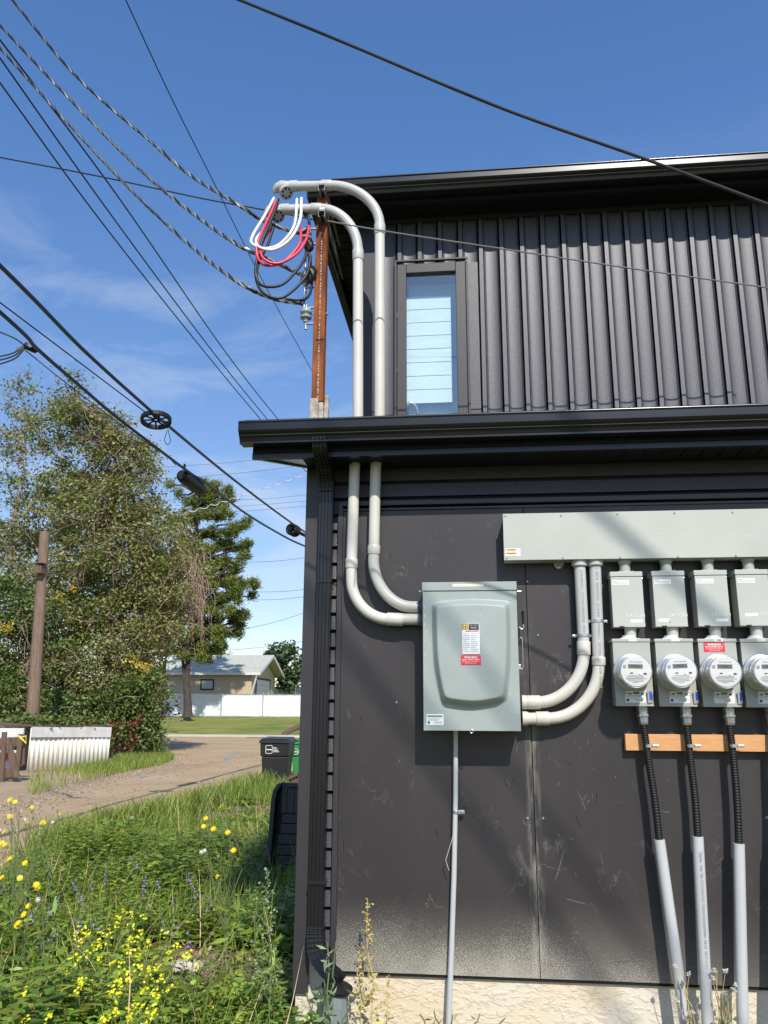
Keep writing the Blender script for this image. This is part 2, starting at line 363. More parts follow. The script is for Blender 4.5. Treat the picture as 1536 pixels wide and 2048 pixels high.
def shader_stucco():
    m = bpy.data.materials.new('parged_foundation'); m.use_nodes = True; nt = m.node_tree; N, L = nt.nodes, nt.links
    b = N['Principled BSDF']; b.inputs['Roughness'].default_value = 0.95
    t = N.new('ShaderNodeTexCoord')
    n1 = N.new('ShaderNodeTexNoise'); n1.inputs['Scale'].default_value = 2.3; n1.inputs['Detail'].default_value = 6; L.new(t.outputs['Object'], n1.inputs[0])
    r1 = N.new('ShaderNodeValToRGB'); e = r1.color_ramp.elements; e[0].position = 0.36; e[0].color = (0.64,0.52,0.35,1); e[1].position = 0.62; e[1].color = (0.62,0.57,0.46,1)
    L.new(n1.outputs['Fac'], r1.inputs[0]); L.new(r1.outputs[0], b.inputs['Base Color'])
    mp = N.new('ShaderNodeMapping'); mp.inputs['Scale'].default_value = (1,1,1.9); L.new(t.outputs['Object'], mp.inputs[0])
    n2 = N.new('ShaderNodeTexNoise'); n2.inputs['Scale'].default_value = 17; n2.inputs['Detail'].default_value = 7; n2.inputs['Distortion'].default_value = 0.7; L.new(mp.outputs[0], n2.inputs[0])
    ab = N.new('ShaderNodeMath'); ab.operation = 'SUBTRACT'; ab.inputs[1].default_value = 0.5; L.new(n2.outputs['Fac'], ab.inputs[0])
    ab2 = N.new('ShaderNodeMath'); ab2.operation = 'ABSOLUTE'; L.new(ab.outputs[0], ab2.inputs[0])
    rg = N.new('ShaderNodeMapRange'); rg.inputs['From Max'].default_value = 0.035; L.new(ab2.outputs[0], rg.inputs['Value'])
    st = N.new('ShaderNodeMath'); st.operation = 'GREATER_THAN'; st.inputs[1].default_value = 0.5; L.new(n2.outputs['Fac'], st.inputs[0])
    n3 = N.new('ShaderNodeTexNoise'); n3.inputs['Scale'].default_value = 60; n3.inputs['Detail'].default_value = 4; L.new(mp.outputs[0], n3.inputs[0])
    s1 = N.new('ShaderNodeMath'); s1.operation = 'MULTIPLY'; s1.inputs[1].default_value = 0.30; L.new(n3.outputs['Fac'], s1.inputs[0])
    nm = N.new('ShaderNodeTexNoise'); nm.inputs['Scale'].default_value = 24; nm.inputs['Detail'].default_value = 2; L.new(mp.outputs[0], nm.inputs[0])
    nr = N.new('ShaderNodeMapRange'); nr.inputs['From Min'].default_value = 0.46; nr.inputs['From Max'].default_value = 0.60; L.new(nm.outputs['Fac'], nr.inputs['Value'])
    s2 = N.new('ShaderNodeMath'); s2.operation = 'MULTIPLY_ADD'; L.new(nr.outputs[0], s2.inputs[1]); L.new(rg.outputs[0], s2.inputs[0]); L.new(s1.outputs[0], s2.inputs[2])
    s3 = N.new('ShaderNodeMath'); s3.operation = 'MULTIPLY_ADD'; s3.inputs[1].default_value = 0.0; L.new(st.outputs[0], s3.inputs[0]); L.new(s2.outputs[0], s3.inputs[2])
    bm = N.new('ShaderNodeBump'); bm.inputs['Strength'].default_value = 0.55; bm.inputs['Distance'].default_value = 0.005
    L.new(s3.outputs[0], bm.inputs['Height']); L.new(bm.outputs[0], b.inputs['Normal'])
    return m
M_stucco = shader_stucco()

def shader_ground(name, c1, c2, c3, sc, bump=0.4):
    m = bpy.data.materials.new(name); m.use_nodes = True; nt = m.node_tree; N, L = nt.nodes, nt.links
    b = N['Principled BSDF']; b.inputs['Roughness'].default_value = 0.95; b.inputs['Specular IOR Level'].default_value = 0.2
    t = N.new('ShaderNodeTexCoord')
    n1 = N.new('ShaderNodeTexNoise'); n1.inputs['Scale'].default_value = sc; n1.inputs['Detail'].default_value = 9; n1.inputs['Roughness'].default_value = 0.65; L.new(t.outputs['Object'], n1.inputs[0])
    r1 = N.new('ShaderNodeValToRGB'); r1.color_ramp.elements[0].position = 0.34; r1.color_ramp.elements[0].color = (*c1,1)
    r1.color_ramp.elements[1].position = 0.66; r1.color_ramp.elements[1].color = (*c2,1)
    L.new(n1.outputs['Fac'], r1.inputs[0])
    n2 = N.new('ShaderNodeTexNoise'); n2.inputs['Scale'].default_value = 55; n2.inputs['Detail'].default_value = 4; L.new(t.outputs['Object'], n2.inputs[0])
    mr = N.new('ShaderNodeMapRange'); mr.inputs['From Min'].default_value = 0.55; mr.inputs['From Max'].default_value = 0.75; mr.inputs['To Max'].default_value = 0.5; L.new(n2.outputs['Fac'], mr.inputs['Value'])
    x = N.new('ShaderNodeMix'); x.data_type = 'RGBA'; x.inputs['B'].default_value = (*c3,1); L.new(mr.outputs[0], x.inputs['Factor']); L.new(r1.outputs[0], x.inputs['A'])
    L.new(x.outputs['Result'], b.inputs['Base Color'])
    bm = N.new('ShaderNodeBump'); bm.inputs['Strength'].default_value = bump; bm.inputs['Distance'].default_value = 0.02
    L.new(n2.outputs['Fac'], bm.inputs['Height']); L.new(bm.outputs[0], b.inputs['Normal'])
    return m
M_dirt = shader_ground('dry_dirt', (0.34,0.25,0.15), (0.44,0.33,0.21), (0.20,0.14,0.08), 1.3, 0.7)
M_soil = shader_ground('weedy_soil', (0.10,0.09,0.045), (0.24,0.18,0.10), (0.06,0.07,0.025), 2.2, 0.8)
M_alley = shader_ground('dusty_asphalt', (0.38,0.265,0.155), (0.48,0.34,0.205), (0.25,0.17,0.10), 0.55, 0.25)
M_patch = shader_ground('grassy_ground', (0.07,0.10,0.03), (0.15,0.14,0.06), (0.05,0.07,0.025), 1.8, 0.8)

def glass(name, refl=0.12, tint=(1,1,1), rough=0.0):
    m = bpy.data.materials.new(name); m.use_nodes = True; N, L = m.node_tree.nodes, m.node_tree.links
    N.remove(N['Principled BSDF']); tr = N.new('ShaderNodeBsdfTransparent'); tr.inputs[0].default_value = (*tint,1)
    gl = N.new('ShaderNodeBsdfGlossy'); gl.inputs['Roughness'].default_value = rough; gl.inputs['Color'].default_value = (1,1,1,1)
    lw = N.new('ShaderNodeLayerWeight'); lw.inputs['Blend'].default_value = 0.5
    fr = N.new('ShaderNodeMath'); fr.operation = 'POWER'; fr.inputs[1].default_value = 4.0; L.new(lw.outputs['Facing'], fr.inputs[0])
    ad = N.new('ShaderNodeMath'); ad.operation = 'ADD'; ad.use_clamp = True; ad.inputs[1].default_value = refl
    ms = N.new('ShaderNodeMixShader'); L.new(fr.outputs[0], ad.inputs[0]); L.new(ad.outputs[0], ms.inputs[0])
    L.new(tr.outputs[0], ms.inputs[1]); L.new(gl.outputs[0], ms.inputs[2]); L.new(ms.outputs[0], N['Material Output'].inputs[0])
    return m
M_winglass = glass('low_e_window_glass', 0.13, (0.94,0.98,0.97))
M_dome = glass('clear_meter_cover', 0.04)

def structure(o, **k): o['kind'] = 'structure'; return o

# ================================================================== THE DARK BUILDING
XL = PX(606, 1400)                       # left corner of the lower storey
XR = 3.6                                 # goes on past the right edge of the picture
YU = 0.35                                # face of the upper wall
XUL = PX(722, 600, YU)
ZS = 2.955                               # underside of the lower eave
ZPT, ZPB = PZ(900, 1009), 0.355          # sheeted panel area
XP = PX(680, 1300)
bld = thing('dark_metal_clad_building', 'charcoal two-storey building corner clad in ribbed metal and dark sheet, with black gutters', 'building', (XL, 0, 0))
W0 = PX(789, 540, YU-0.03); W1 = PX(937, 600, YU-0.03); WT = PZ(860, 521, YU-0.03); WB = 3.36
# cores
core = MB(); core.box(XL+0.03, XR, 0.04, 7.5, 0.0, 3.0); build('lower_storey_core', core, M_soff, bld)
c2 = MB(); c2.box(XUL+0.02, XR, YU+0.45, 7.5, 3.0, 4.95); c2.box(XUL+0.02, W0+0.03, YU+0.02, YU+0.45, 3.0, 4.95)
c2.box(W1-0.03, XR, YU+0.02, YU+0.45, 3.0, 4.95); c2.box(W0+0.03, W1-0.03, YU+0.02, YU+0.45, 3.0, WB)
c2.box(W0+0.03, W1-0.03, YU+0.02, YU+0.45, WT-0.02, 4.95); build('upper_storey_core', c2, M_soff, bld)
# foundation
build('foundation', MB().box(XL+0.035, XR, 0.012, 0.05, -0.3, 0.42), M_stucco, bld)
build('foundation_side', MB().box(XL+0.0, XL+0.034, 0.012, 7.5, -0.3, 0.42), M_stucco, bld)
# corner trim and laps
ZT0 = PZ(600, 1985)
build('corner_trim', MB().box(XL-0.012, PX(630, 1400), -0.012, 0.03, ZT0, 3.02).box(XL-0.012, XL+0.01, 0.031, 0.14, ZT0, 3.02), M_trim, bld, bevel=0.003)
XLAP0, XLAP1 = PX(630, 1400)+0.001, XP
pitch = 0.0932; z = 0.27; nlap = 0
lap_me = {}
while z < ZS:
    full = z > ZPT+0.02
    x1 = XR if full else XLAP1+0.02
    if full not in lap_me:
        m = MB(); x0 = 0; w = x1-XLAP0
        m.hexa([(0,0.014,0),(0,0.036,0),(w,0.036,0),(w,0.014,0)], [(0,0.0255,pitch-0.019),(0,0.036,pitch-0.019),(w,0.036,pitch-0.019),(w,0.0255,pitch-0.019)])
        me = m.mesh('lap_board'); b = bmesh.new(); b.from_mesh(me); bmesh.ops.recalc_face_normals(b, faces=b.faces); b.to_mesh(me); b.free()
        me.materials.append(M_side); lap_me[full] = me
    o = bpy.data.objects.new('lap_board', lap_me[full]); link(o); o.parent = bld; o.location = Vector((XLAP0, 0, z))-bld.location
    z += pitch; nlap += 1
# side wall laps (left face)
me = None
for k in range(29):
    if me is None:
        m = MB(); m.hexa([(-0.012,0,0),(-0.012,7.3,0),(0.02,7.3,0),(0.02,0,0)], [(0.0,0,pitch-0.008),(0.0,7.3,pitch-0.008),(0.02,7.3,pitch-0.008),(0.02,0,pitch-0.008)])
        me = m.mesh('side_lap_board'); me.materials.append(M_side)
    o = bpy.data.objects.new('side_lap_board', me); link(o); o.parent = bld; o.location = Vector((XL, 0.145, 0.27+k*pitch))-bld.location
# panel frame trim, sheets
build('sheet_frame_trim', MB().box(XP-0.022, XP+0.006, -0.013, 0.012, ZPB-0.02, ZPT+0.025), M_trim, bld, bevel=0.002)
build('sheet_head_trim', MB().box(XP+0.0065, XR, -0.028, 0.012, ZPT-0.003, ZPT+0.025).box(XP+0.0065, XR, -0.019, 0.01, ZPT-0.03, ZPT-0.016), M_trim, bld, bevel=0.002)
for i, (a, b_) in enumerate(((XP+0.007, 0.3035), (0.3065, 1.86), (1.863, XR))):
    build('wall_sheet', MB().box(a, b_, -0.010, 0.010, ZPB, ZPT-0.031), M_panel, bld, bevel=0.0015)
build('sheet_base_flashing', MB().box(XP-0.02, XR, -0.004, 0.014, ZPB-0.014, ZPB-0.002), M_soff, bld)
sf = MB(); c8 = lambda L: [(1100+x*.2839, 1500+y*.2839) for x, y in L]; c7 = lambda L: [(560+x*.3516, 1500+y*.3516) for x, y in L]
marks = [c8(q) for q in ([(20,60),(110,160),(170,260),(225,350),(250,420),(260,490)], [(25,1012),(120,1050),(250,1085),(330,1096),(400,1100)], [(480,1062),(520,1045),(565,1018)], [(100,700),(60,850),(35,920)], [(290,560),(345,700),(372,800),(380,880)], [(780,430),(840,440),(910,470)], [(330,290),(325,370)], [(540,152),(575,150),(605,160)], [(820,215),(835,200)], [(345,870),(375,885),(395,870)], [(470,400),(500,385)], [(1010,795),(1018,780)], [(180,450),(210,540)], [(120,80),(150,120)], [(480,880),(495,850)], [(460,1495),(560,1488)], [(920,1180),(935,1200)], [(1440,900),(1530,1010)])]
marks += [c7(q) for q in ([(325,670),(345,740),(372,792)], [(362,515),(360,575)], [(370,195),(420,235),(465,272)], [(1278,168),(1292,212)], [(1332,165),(1322,190)], [(1412,178),(1398,212)], [(1300,618),(1342,662),(1322,702)], [(1248,440),(1270,475)], [(1180,315),(1184,350)], [(1222,310),(1228,345)], [(890,455),(896,490)], [(1425,420),(1415,460)], [(1290,170),(1310,205)], [(780,470),(795,490)], [(1040,320),(1056,335)], [(1160,400),(1150,450)])]
for _ in range(46): x_, y_ = random.gauss(1120, 110), random.uniform(1470, 1800); dx_, dy_ = random.uniform(-7, 7), random.uniform(-12, 12); marks.append([(x_, y_), (x_+dx_*.5+random.uniform(-1,1), y_+dy_*.5), (x_+dx_, y_+dy_)])
for _ in range(30): x_, y_ = random.uniform(700, 1000), random.uniform(1060, 1440); dx_, dy_ = random.uniform(-5, 5), random.uniform(-4, 8); marks.append([(x_, y_), (x_+dx_, y_+dy_)])
for mk in marks:
    if 836 < mk[0][0] < 1050 and mk[0][1] < 1500: continue
    P_ = [at(x_, y_, -0.0102) for x_, y_ in mk]; n_ = len(P_); w0 = random.uniform(0.0005, 0.0013)
    sf.sweep(P_, [(0.0001,-1),(0.0001,1),(-0.0001,1),(-0.0001,-1)] if False else [(-1,0.00001),(1,0.00001),(1,-0.00001),(-1,-0.00001)], True, up=(1,0,0.9), radii=[w0*(0.25+math.sin(math.pi*(i+.5)/n_)) for i in range(n_)])
build('scuff_marks', sf, mat('pale_scuff', (0.22,0.205,0.19), 0.8), bld, kind='stuff')
scr = MB()
for (x, y) in ((793,1405),(1076,1271),(1055,1163),(1086,1637),(1055,1637),(1533,1635),(1008,1270),(1093,1995)):
    if y > 1900: continue
    p = at(x, y, -0.01); scr.lathe(p, (0,-1,0), [(0,0.007),(0.003,0.007),(0.006,0.003)], 8)
build('sheet_screws', scr, M_zinc, bld, kind='stuff')

# ---- lower eave: roof slab, fascia, soffit, gutter
YF = -0.25
XE = PX(505, 919, YF); SL = 0.2617
zr = lambda y, base: base + SL*(y-YF)
ZF0 = PZ(505, 919, YF)
# fascia and rake
build('fascia', MB().extrude_x([(YF,ZF0),(YF-0.010,ZF0),(YF-0.010,ZF0+0.028),(YF-0.002,ZF0+0.036),(YF-0.002,ZF0+0.19),(YF+0.02,ZF0+0.19),(YF+0.02,ZF0)], XE, XR), M_gut, bld, smooth=False)
rk = MB(); rk.hexa([(XE-0.004,YF+0.021,ZF0+0.005),(XE+0.02,YF+0.021,ZF0+0.005),(XE+0.02,4.5,zr(4.5,ZF0)+0.005),(XE-0.004,4.5,zr(4.5,ZF0)+0.005)],
     [(XE-0.004,YF+0.021,ZF0+0.19),(XE+0.02,YF+0.021,ZF0+0.19),(XE+0.02,4.5,zr(4.5,ZF0)+0.19),(XE-0.004,4.5,zr(4.5,ZF0)+0.19)]); build('rake_board', rk, M_gut, bld)
rs = MB(); rx0, rx1 = XE-0.03, XUL+0.0
def slab(m, x0, x1, y0, y1, t=0.03, base=ZF0+0.192):
    m.hexa([(x0,y0,zr(y0,base)),(x1,y0,zr(y0,base)),(x1,y1,zr(y1,base)),(x0,y1,zr(y1,base))],
           [(x0,y0,zr(y0,base)+t),(x1,y0,zr(y0,base)+t),(x1,y1,zr(y1,base)+t),(x0,y1,zr(y1,base)+t)])
slab(rs, rx0, rx1, YF-0.075, 4.5); slab(rs, rx1+0.001, XR, YF-0.075, YU-0.001)
build('lower_roof', rs, M_shingle, bld)
# rake soffit planks (sloped, running parallel to the front)
me = None; k = 0; y = YF+0.021
while y < 1.9:
    if me is None:
        m = MB(); w = XL-XE-0.03; m.hexa([(0,0,0),(w,0,0),(w,0.088,0.088*SL),(0,0.088,0.088*SL)],[(0,0,0.012),(w,0,0.012),(w,0.088,0.088*SL+0.012),(0,0.088,0.088*SL+0.012)])
        me = m.mesh('soffit_plank'); me.materials.append(mat('grey_soffit_plank', (0.22,0.23,0.24), 0.35))
    o = bpy.data.objects.new('soffit_plank', me); link(o); o.parent = bld; o.location = Vector((XE+0.022, y, zr(y, ZF0)+0.018))-bld.location; y += 0.098
build('front_soffit', MB().box(XL+0.0, XR, YF+0.021, 0.03, ZF0+0.012, ZF0+0.02), M_soff, bld)
me = None; x = XL+0.05
while x < XR-0.1:
    if me is None:
        me = MB().box(0, 0.012, 0, 0.20, 0, 0.006).mesh('soffit_rib'); me.materials.append(M_soff)
    o = bpy.data.objects.new('soffit_rib', me); link(o); o.parent = bld; o.location = Vector((x, YF+0.03, ZF0+0.0055))-bld.location; x += 0.1
# gutter (K-profile)
def gutter(name, xa, xb, yb, zt, h, d, parent):
    prof = [(yb, zt), (yb, zt-h), (yb-d*0.62, zt-h), (yb-d*0.66, zt-h*0.98), (yb-d*0.72, zt-h*0.80), (yb-d*0.80, zt-h*0.66), (yb-d*0.93, zt-h*0.55), (yb-d*0.98, zt-h*0.46),
            (yb-d*0.98, zt-h*0.12), (yb-d, zt-h*0.10), (yb-d, zt), (yb-d*0.9, zt), (yb-d*0.9, zt-0.006), (yb-d*0.95, zt-0.008), (yb-d*0.945, zt-h*0.44), (yb-d*0.6, zt-h*0.92), (yb-0.004, zt-h+0.006), (yb-0.004, zt)]
    g = build(name, MB().extrude_x(prof, xa, xb), M_gut, parent, smooth=False)
    end = [(yb, zt-0.001), (yb, zt-h), (yb-d*0.62, zt-h), (yb-d*0.72, zt-h*0.80), (yb-d*0.93, zt-h*0.55), (yb-d*0.98, zt-h*0.46), (yb-d, zt-0.001)]
    build('gutter_rolled_lip', MB().tube([(xa+0.001, yb-d-0.0005, zt-0.004), (xb, yb-d-0.0005, zt-0.004)], 0.0050, 10).tube([(xa+0.001, yb-d*0.80, zt-h*0.665), (xb, yb-d*0.80, zt-h*0.665)], 0.0035, 8), M_lip, g, smooth=True)
    build('gutter_end_cap', MB().extrude_x(end, xa-0.006, xa-0.001), M_gut, g)
    return g
ZGT = PZ(900, 829.5, -0.37)
g1 = gutter('gutter', PX(480, 845, -0.37), XR, YF-0.011, ZGT, 0.112, 0.12, bld)
build('gutter_bottom_lip', MB().box(PX(480,845,-0.37), XR, YF-0.11, YF-0.085, ZGT-0.122, ZGT-0.1125), M_gut, g1)

# ---- downspout
def rprof(w, d, n=4):      # ribbed rectangle, a = up axis (first), b = side
    out = []; hw, hd = w/2, d/2
    for i in range(n):
        x0 = -hw + w*i/n; q = w/n
        out += [(-hd, x0+q*0.08), (-hd, x0+q*0.58), (-hd+0.006, x0+q*0.68), (-hd+0.006, x0+q*0.98)]
    out += [(-hd, hw), (hd, hw), (hd, -hw)]
    return out
dp = rprof(0.078, 0.058)
P1, P2 = at(654, 985, -0.055), at(632, 1865, -0.055)
out0 = at(641, 882, -0.315); 
ds = MB(); ds.sweep([P1+Vector((0,0,0.02)), P1*0.5+P2*0.5, P2], dp, True, up=(0,1,0))
dsp = build('downspout', ds, M_gut, bld, smooth=False)
el = MB(); top = cr([out0+Vector((0,0,0.06)), out0, out0+Vector((0.0,0.02,-0.04)), P1+Vector((0,-0.10,0.13)), P1+Vector((0,-0.015,0.07)), P1+Vector((0,0,0.0))], 8)
rr = [1.0+0.05*(i%2) for i in range(len(top))]
el.sweep(top, rprof(0.080, 0.062), True, up=(0,1,0), radii=rr); build('downspout_upper_elbow', el, M_gut, dsp)
el = MB(); E1 = at(636, 1912, -0.07); E2 = at(652, 1936, -0.11); E3 = at(676, 1960, -0.17)
bot = cr([P2+Vector((0,0,0.03)), P2, at(632.5, 1886, -0.06), E1, E2, E3], 5)
el.sweep(bot, rprof(0.084, 0.066), True, up=(0,1,0), radii=[0.97+0.035*(i%2) for i in range(len(bot))]); build('downspout_lower_elbow', el, M_gut, dsp)
for y in (1182, 1775):
    t_ = (y-985)/(1865-985); p = P1.lerp(P2, t_); build('downspout_strap', MB().box(p.x-0.043, p.x+0.043, p.y-0.032, p.y+0.05, p.z-0.008, p.z+0.008), M_gut, dsp, bevel=0.002)
fun = E3+Vector((0.004, 0.0, -0.028))
build('funnel', MB().lathe(fun+Vector((-0.01,0,-0.02)), (0.15,-0.12,1), [(0,0.045),(0.004,0.066),(0.012,0.074),(0.020,0.076),(0.024,0.064),(0.034,0.045)], 24), M_black, dsp, smooth=True)
pipe = build('drain_pipe_stub', MB().lathe((fun.x-0.015, fun.y, -0.1), (0,0,1), [(0,0.060),(fun.z+0.075,0.060),(fun.z+0.078,0.055),(fun.z,0.055)], 28),
      mat('weathered_grey_drain_pipe', (0.12,0.15,0.15), 0.8, col2=(0.24,0.28,0.28), vscale=9, stretch=(4,4,0.5), bump=0.3, bscale=20), None, smooth=True)
tag(pipe, 'weathered grey drain pipe stub under the black downspout funnel', 'pipe')

# ---- upper wall: ribbed cladding panels
ZU0, ZU1 = 3.25, PZ(900, 439, YU)
PW = (PX(1479.9,640,YU)-PX(1435,640,YU))
bx = PX(1479.9, 640, YU)
rib_prof = [(0.0,0.006),(0.0,0.036),(0.0085,0.036),(0.0095,0.0),(0.034,0.0),(0.035,0.022),(0.0385,0.022),(0.0395,0.009)]
pan = [(0.0395+(PW-0.0395)*i/8, 0.009+0.0095*math.sin(math.pi*i/8)**0.45) for i in range(1, 8)]+[(PW-0.0045,0.009),(PW-0.001,0.005)]
prof = rib_prof+pan+[(PW, 0.03)]
def panel_mesh(z0, z1):
    m = MB(); base = [(x, YU-0.016+y) for x, y in prof]
    m.extrude_z(base+[(PW, YU+0.02), (0, YU+0.02)], z0, z1); me = m.mesh('siding_panel')
    b = bmesh.new(); b.from_mesh(me); bmesh.ops.recalc_face_normals(b, faces=b.faces); b.to_mesh(me); b.free()
    me.materials.append(M_side); return me
full_me = panel_mesh(ZU0, ZU1+0.02); short_me = panel_mesh(WT-0.01, ZU1+0.02)
k0 = -int((bx-XUL)/PW)
for k in range(k0, 18):
    x = bx+k*PW
    if x > XR-PW: break
    me = short_me if (x+PW > W0+0.03 and x < W1-0.03) else full_me
    if me is short_me:
        pass
    o = bpy.data.objects.new('siding_panel', me); link(o); o.parent = bld; o.location = Vector((x, 0, 0))-bld.location
# narrow fillers beside the window so no gap shows
xs = [bx+k*PW for k in range(k0, 18)]; sh = [x for x in xs if x+PW > W0+0.03 and x < W1-0.03]
build('siding_filler', MB().box(sh[0], W0+0.02, YU-0.012, YU+0.02, ZU0, WT-0.012), M_side, bld)
build('siding_filler', MB().box(W1-0.02, sh[-1]+PW-0.001, YU-0.004, YU+0.02, ZU0, WT-0.012), M_side, bld)
build('upper_corner_trim', MB().box(XUL-0.012, xs[0]-0.001, YU-0.022, YU+0.02, ZU0-0.3, ZU1+0.02).box(XUL-0.012, XUL+0.015, YU+0.021, 7.3, ZU0-0.3, 4.9), M_trim, bld, bevel=0.002)
# ---- upper eave
YF2 = YU-0.20; ZE2 = ZU1+0.0; XE2 = PX(625, 380, YF2)
build('upper_fascia', MB().extrude_x([(YF2,ZE2-0.004),(YF2-0.012,ZE2-0.004),(YF2-0.012,ZE2+0.022),(YF2-0.002,ZE2+0.03),(YF2-0.002,ZE2+0.16),(YF2+0.02,ZE2+0.16),(YF2+0.02,ZE2-0.004)], XE2, XR), M_gut, bld)
ZGT2 = PZ(900, 344.5, YU-0.32)
gutter('upper_gutter', XE2-0.01, XR, YF2-0.013, ZGT2, 0.098, 0.115, bld)
build('upper_roof', MB().hexa([(XE2-0.02,YF2-0.03,ZE2+0.162),(XR,YF2-0.03,ZE2+0.162),(XR,7.6,ZE2+0.162),(XE2-0.02,7.6,ZE2+0.162)],[(XE2-0.02,YF2-0.03,ZE2+0.18),(XR,YF2-0.03,ZE2+0.18),(XR,7.6,ZE2+0.5),(XE2-0.02,7.6,ZE2+0.5)]), M_shingle, bld)
build('upper_rake_board', MB().box(XE2-0.004, XE2+0.05, YF2+0.021, 7.5, ZE2-0.03, ZE2+0.16), M_gut, bld)
me = None; y = YF2+0.022
while y < 6:
    if me is None:
        me = MB().box(0, XUL-XE2-0.065, 0, 0.088, 0, 0.01).mesh('soffit_plank'); me.materials.append(M_soff)
    o = bpy.data.objects.new('upper_soffit_plank', me); link(o); o.parent = bld; o.location = Vector((XE2+0.052, y, ZE2+0.012))-bld.location; y += 0.1
build('upper_front_soffit', MB().box(XUL-0.012, XR, YF2+0.021, YU+0.02, ZE2+0.010, ZE2+0.03), M_soff, bld)
build('frieze_trim', MB().box(XUL-0.01, XR, YU-0.024, YU-0.017, ZE2-0.02, ZE2+0.0095), M_trim, bld)

# ---- window
win = build('window', MB().box(W0, W1, YU-0.034, YU-0.012, WT, WT+0.012).box(W0, W0+0.014, YU-0.034, YU+0.0, WB, WT-0.0005).box(W1-0.014, W1, YU-0.034, YU+0.0, WB, WT-0.0005), M_trim, bld, bevel=0.002)
GX0, GX1, GT = PX(813, 600, YU+0.005), PX(912, 600, YU+0.005), PZ(860, 548, YU+0.005)
fr = MB(); a0, a1, a2 = W0+0.016, W1-0.016, WT-0.012
y0, y1 = YU-0.022, YU+0.03
fr.box(a0, GX0, y0, y1, WB, a2); fr.box(GX1, a1, y0, y1, WB, a2); fr.box(GX0+0.0005, GX1-0.0005, y0, y1, GT, a2)
build('window_frame', fr, mat('dark_bronze_frame', (0.036,0.034,0.033), 0.45), win, bevel=0.003)
build('hinge', MB().box(a0-0.004, a0+0.006, y0-0.006, y0+0.0, PZ(800,640,YU), PZ(800,628,YU)), M_trim, win)
build('hinge', MB().box(a0-0.004, a0+0.006, y0-0.006, y0+0.0, PZ(800,748,YU), PZ(800,738,YU)), M_trim, win)
build('pane', MB().box(GX0+0.001, GX1-0.001, YU+0.004, YU+0.009, WB, GT-0.001), M_winglass, win)
bl = MB(); nb = 10; zt, zb = GT-0.06, 3.40
build('back_sheet', MB().box(GX0+0.002, GX1-0.002, YU+0.16, YU+0.162, WB, GT+0.01), mat('pale_blue_backing', (0.42,0.60,0.80), 0.8), win)  # plain pale blue sheet behind the pleats, as wide as the pane
bx0, bx1 = PX(800,600,YU+.1), PX(902,600,YU+.1); ztop = PZ(860,592,YU+.1); zbot = PZ(860,806,YU+.1); n = 8
M_pl = mat('white_pleated_shade', (0.80,0.88,0.90), 0.85, var=0.06, vscale=14, stretch=(0.4,1,3))
for i in range(n):
    za, zc = ztop+(zbot-ztop)*i/n, ztop+(zbot-ztop)*(i+1)/n
    build('shade_pleat', MB().hexa([(bx0,YU+0.104,zc+0.003),(bx1,YU+0.104,zc+0.003),(bx1,YU+0.107,zc+0.003),(bx0,YU+0.107,zc+0.003)],[(bx0,YU+0.1062,za),(bx1,YU+0.1062,za),(bx1,YU+0.1092,za),(bx0,YU+0.1092,za)]), M_pl, win)
cv = cr([at(812,812,YU+0.07), at(822,806,YU+0.07), at(832,815,YU+0.08), at(837,835,YU+0.1)], 6)
build('reflected_arc', MB().tube(cv, 0.011, 10), M_zinc, win, smooth=True)  # grey tube standing in for a curved reflection in the glass

# ================================================================== CONDUITS
def straps(parent, p, r, horiz_dir=(1,0,0)):
    p = Vector(p); w = 0.014; m = MB()
    pts = [Vector((p.x+(r+0.002)*math.cos(a), p.y-(r+0.002)*math.sin(a), p.z)) for a in [math.pi*i/10 for i in range(11)]]
    pts = [Vector((p.x+r+0.002+0.022, p.y+r*0.6, p.z))] + [Vector((p.x+r+0.003, p.y+r*0.6, p.z))] + pts + [Vector((p.x-r-0.003, p.y+r*0.6, p.z)), Vector((p.x-r-0.024, p.y+r*0.6, p.z))]
    m.sweep(pts, [(w/2,-0.0016),(w/2,0.0016),(-w/2,0.0016),(-w/2,-0.0016)], True, up=(0,0,1))
    for s in (-1, 1): m.lathe((p.x+s*(r+0.016), p.y+r*0.6, p.z), (0,-1,0), [(0,0.006),(0.007,0.006),(0.009,0.003)], 8)
    return build('pipe_strap', m, M_zinc, parent, smooth=True)
def coupling(parent, a, b, r, mt):
    return build('coupling', MB().tube([a, Vector(a).lerp(b,0.04), Vector(a).lerp(b,0.96), b], [r*0.97, r, r, r*0.97], 24), mt, parent, smooth=True)
YC = -0.08; RC = 0.0302

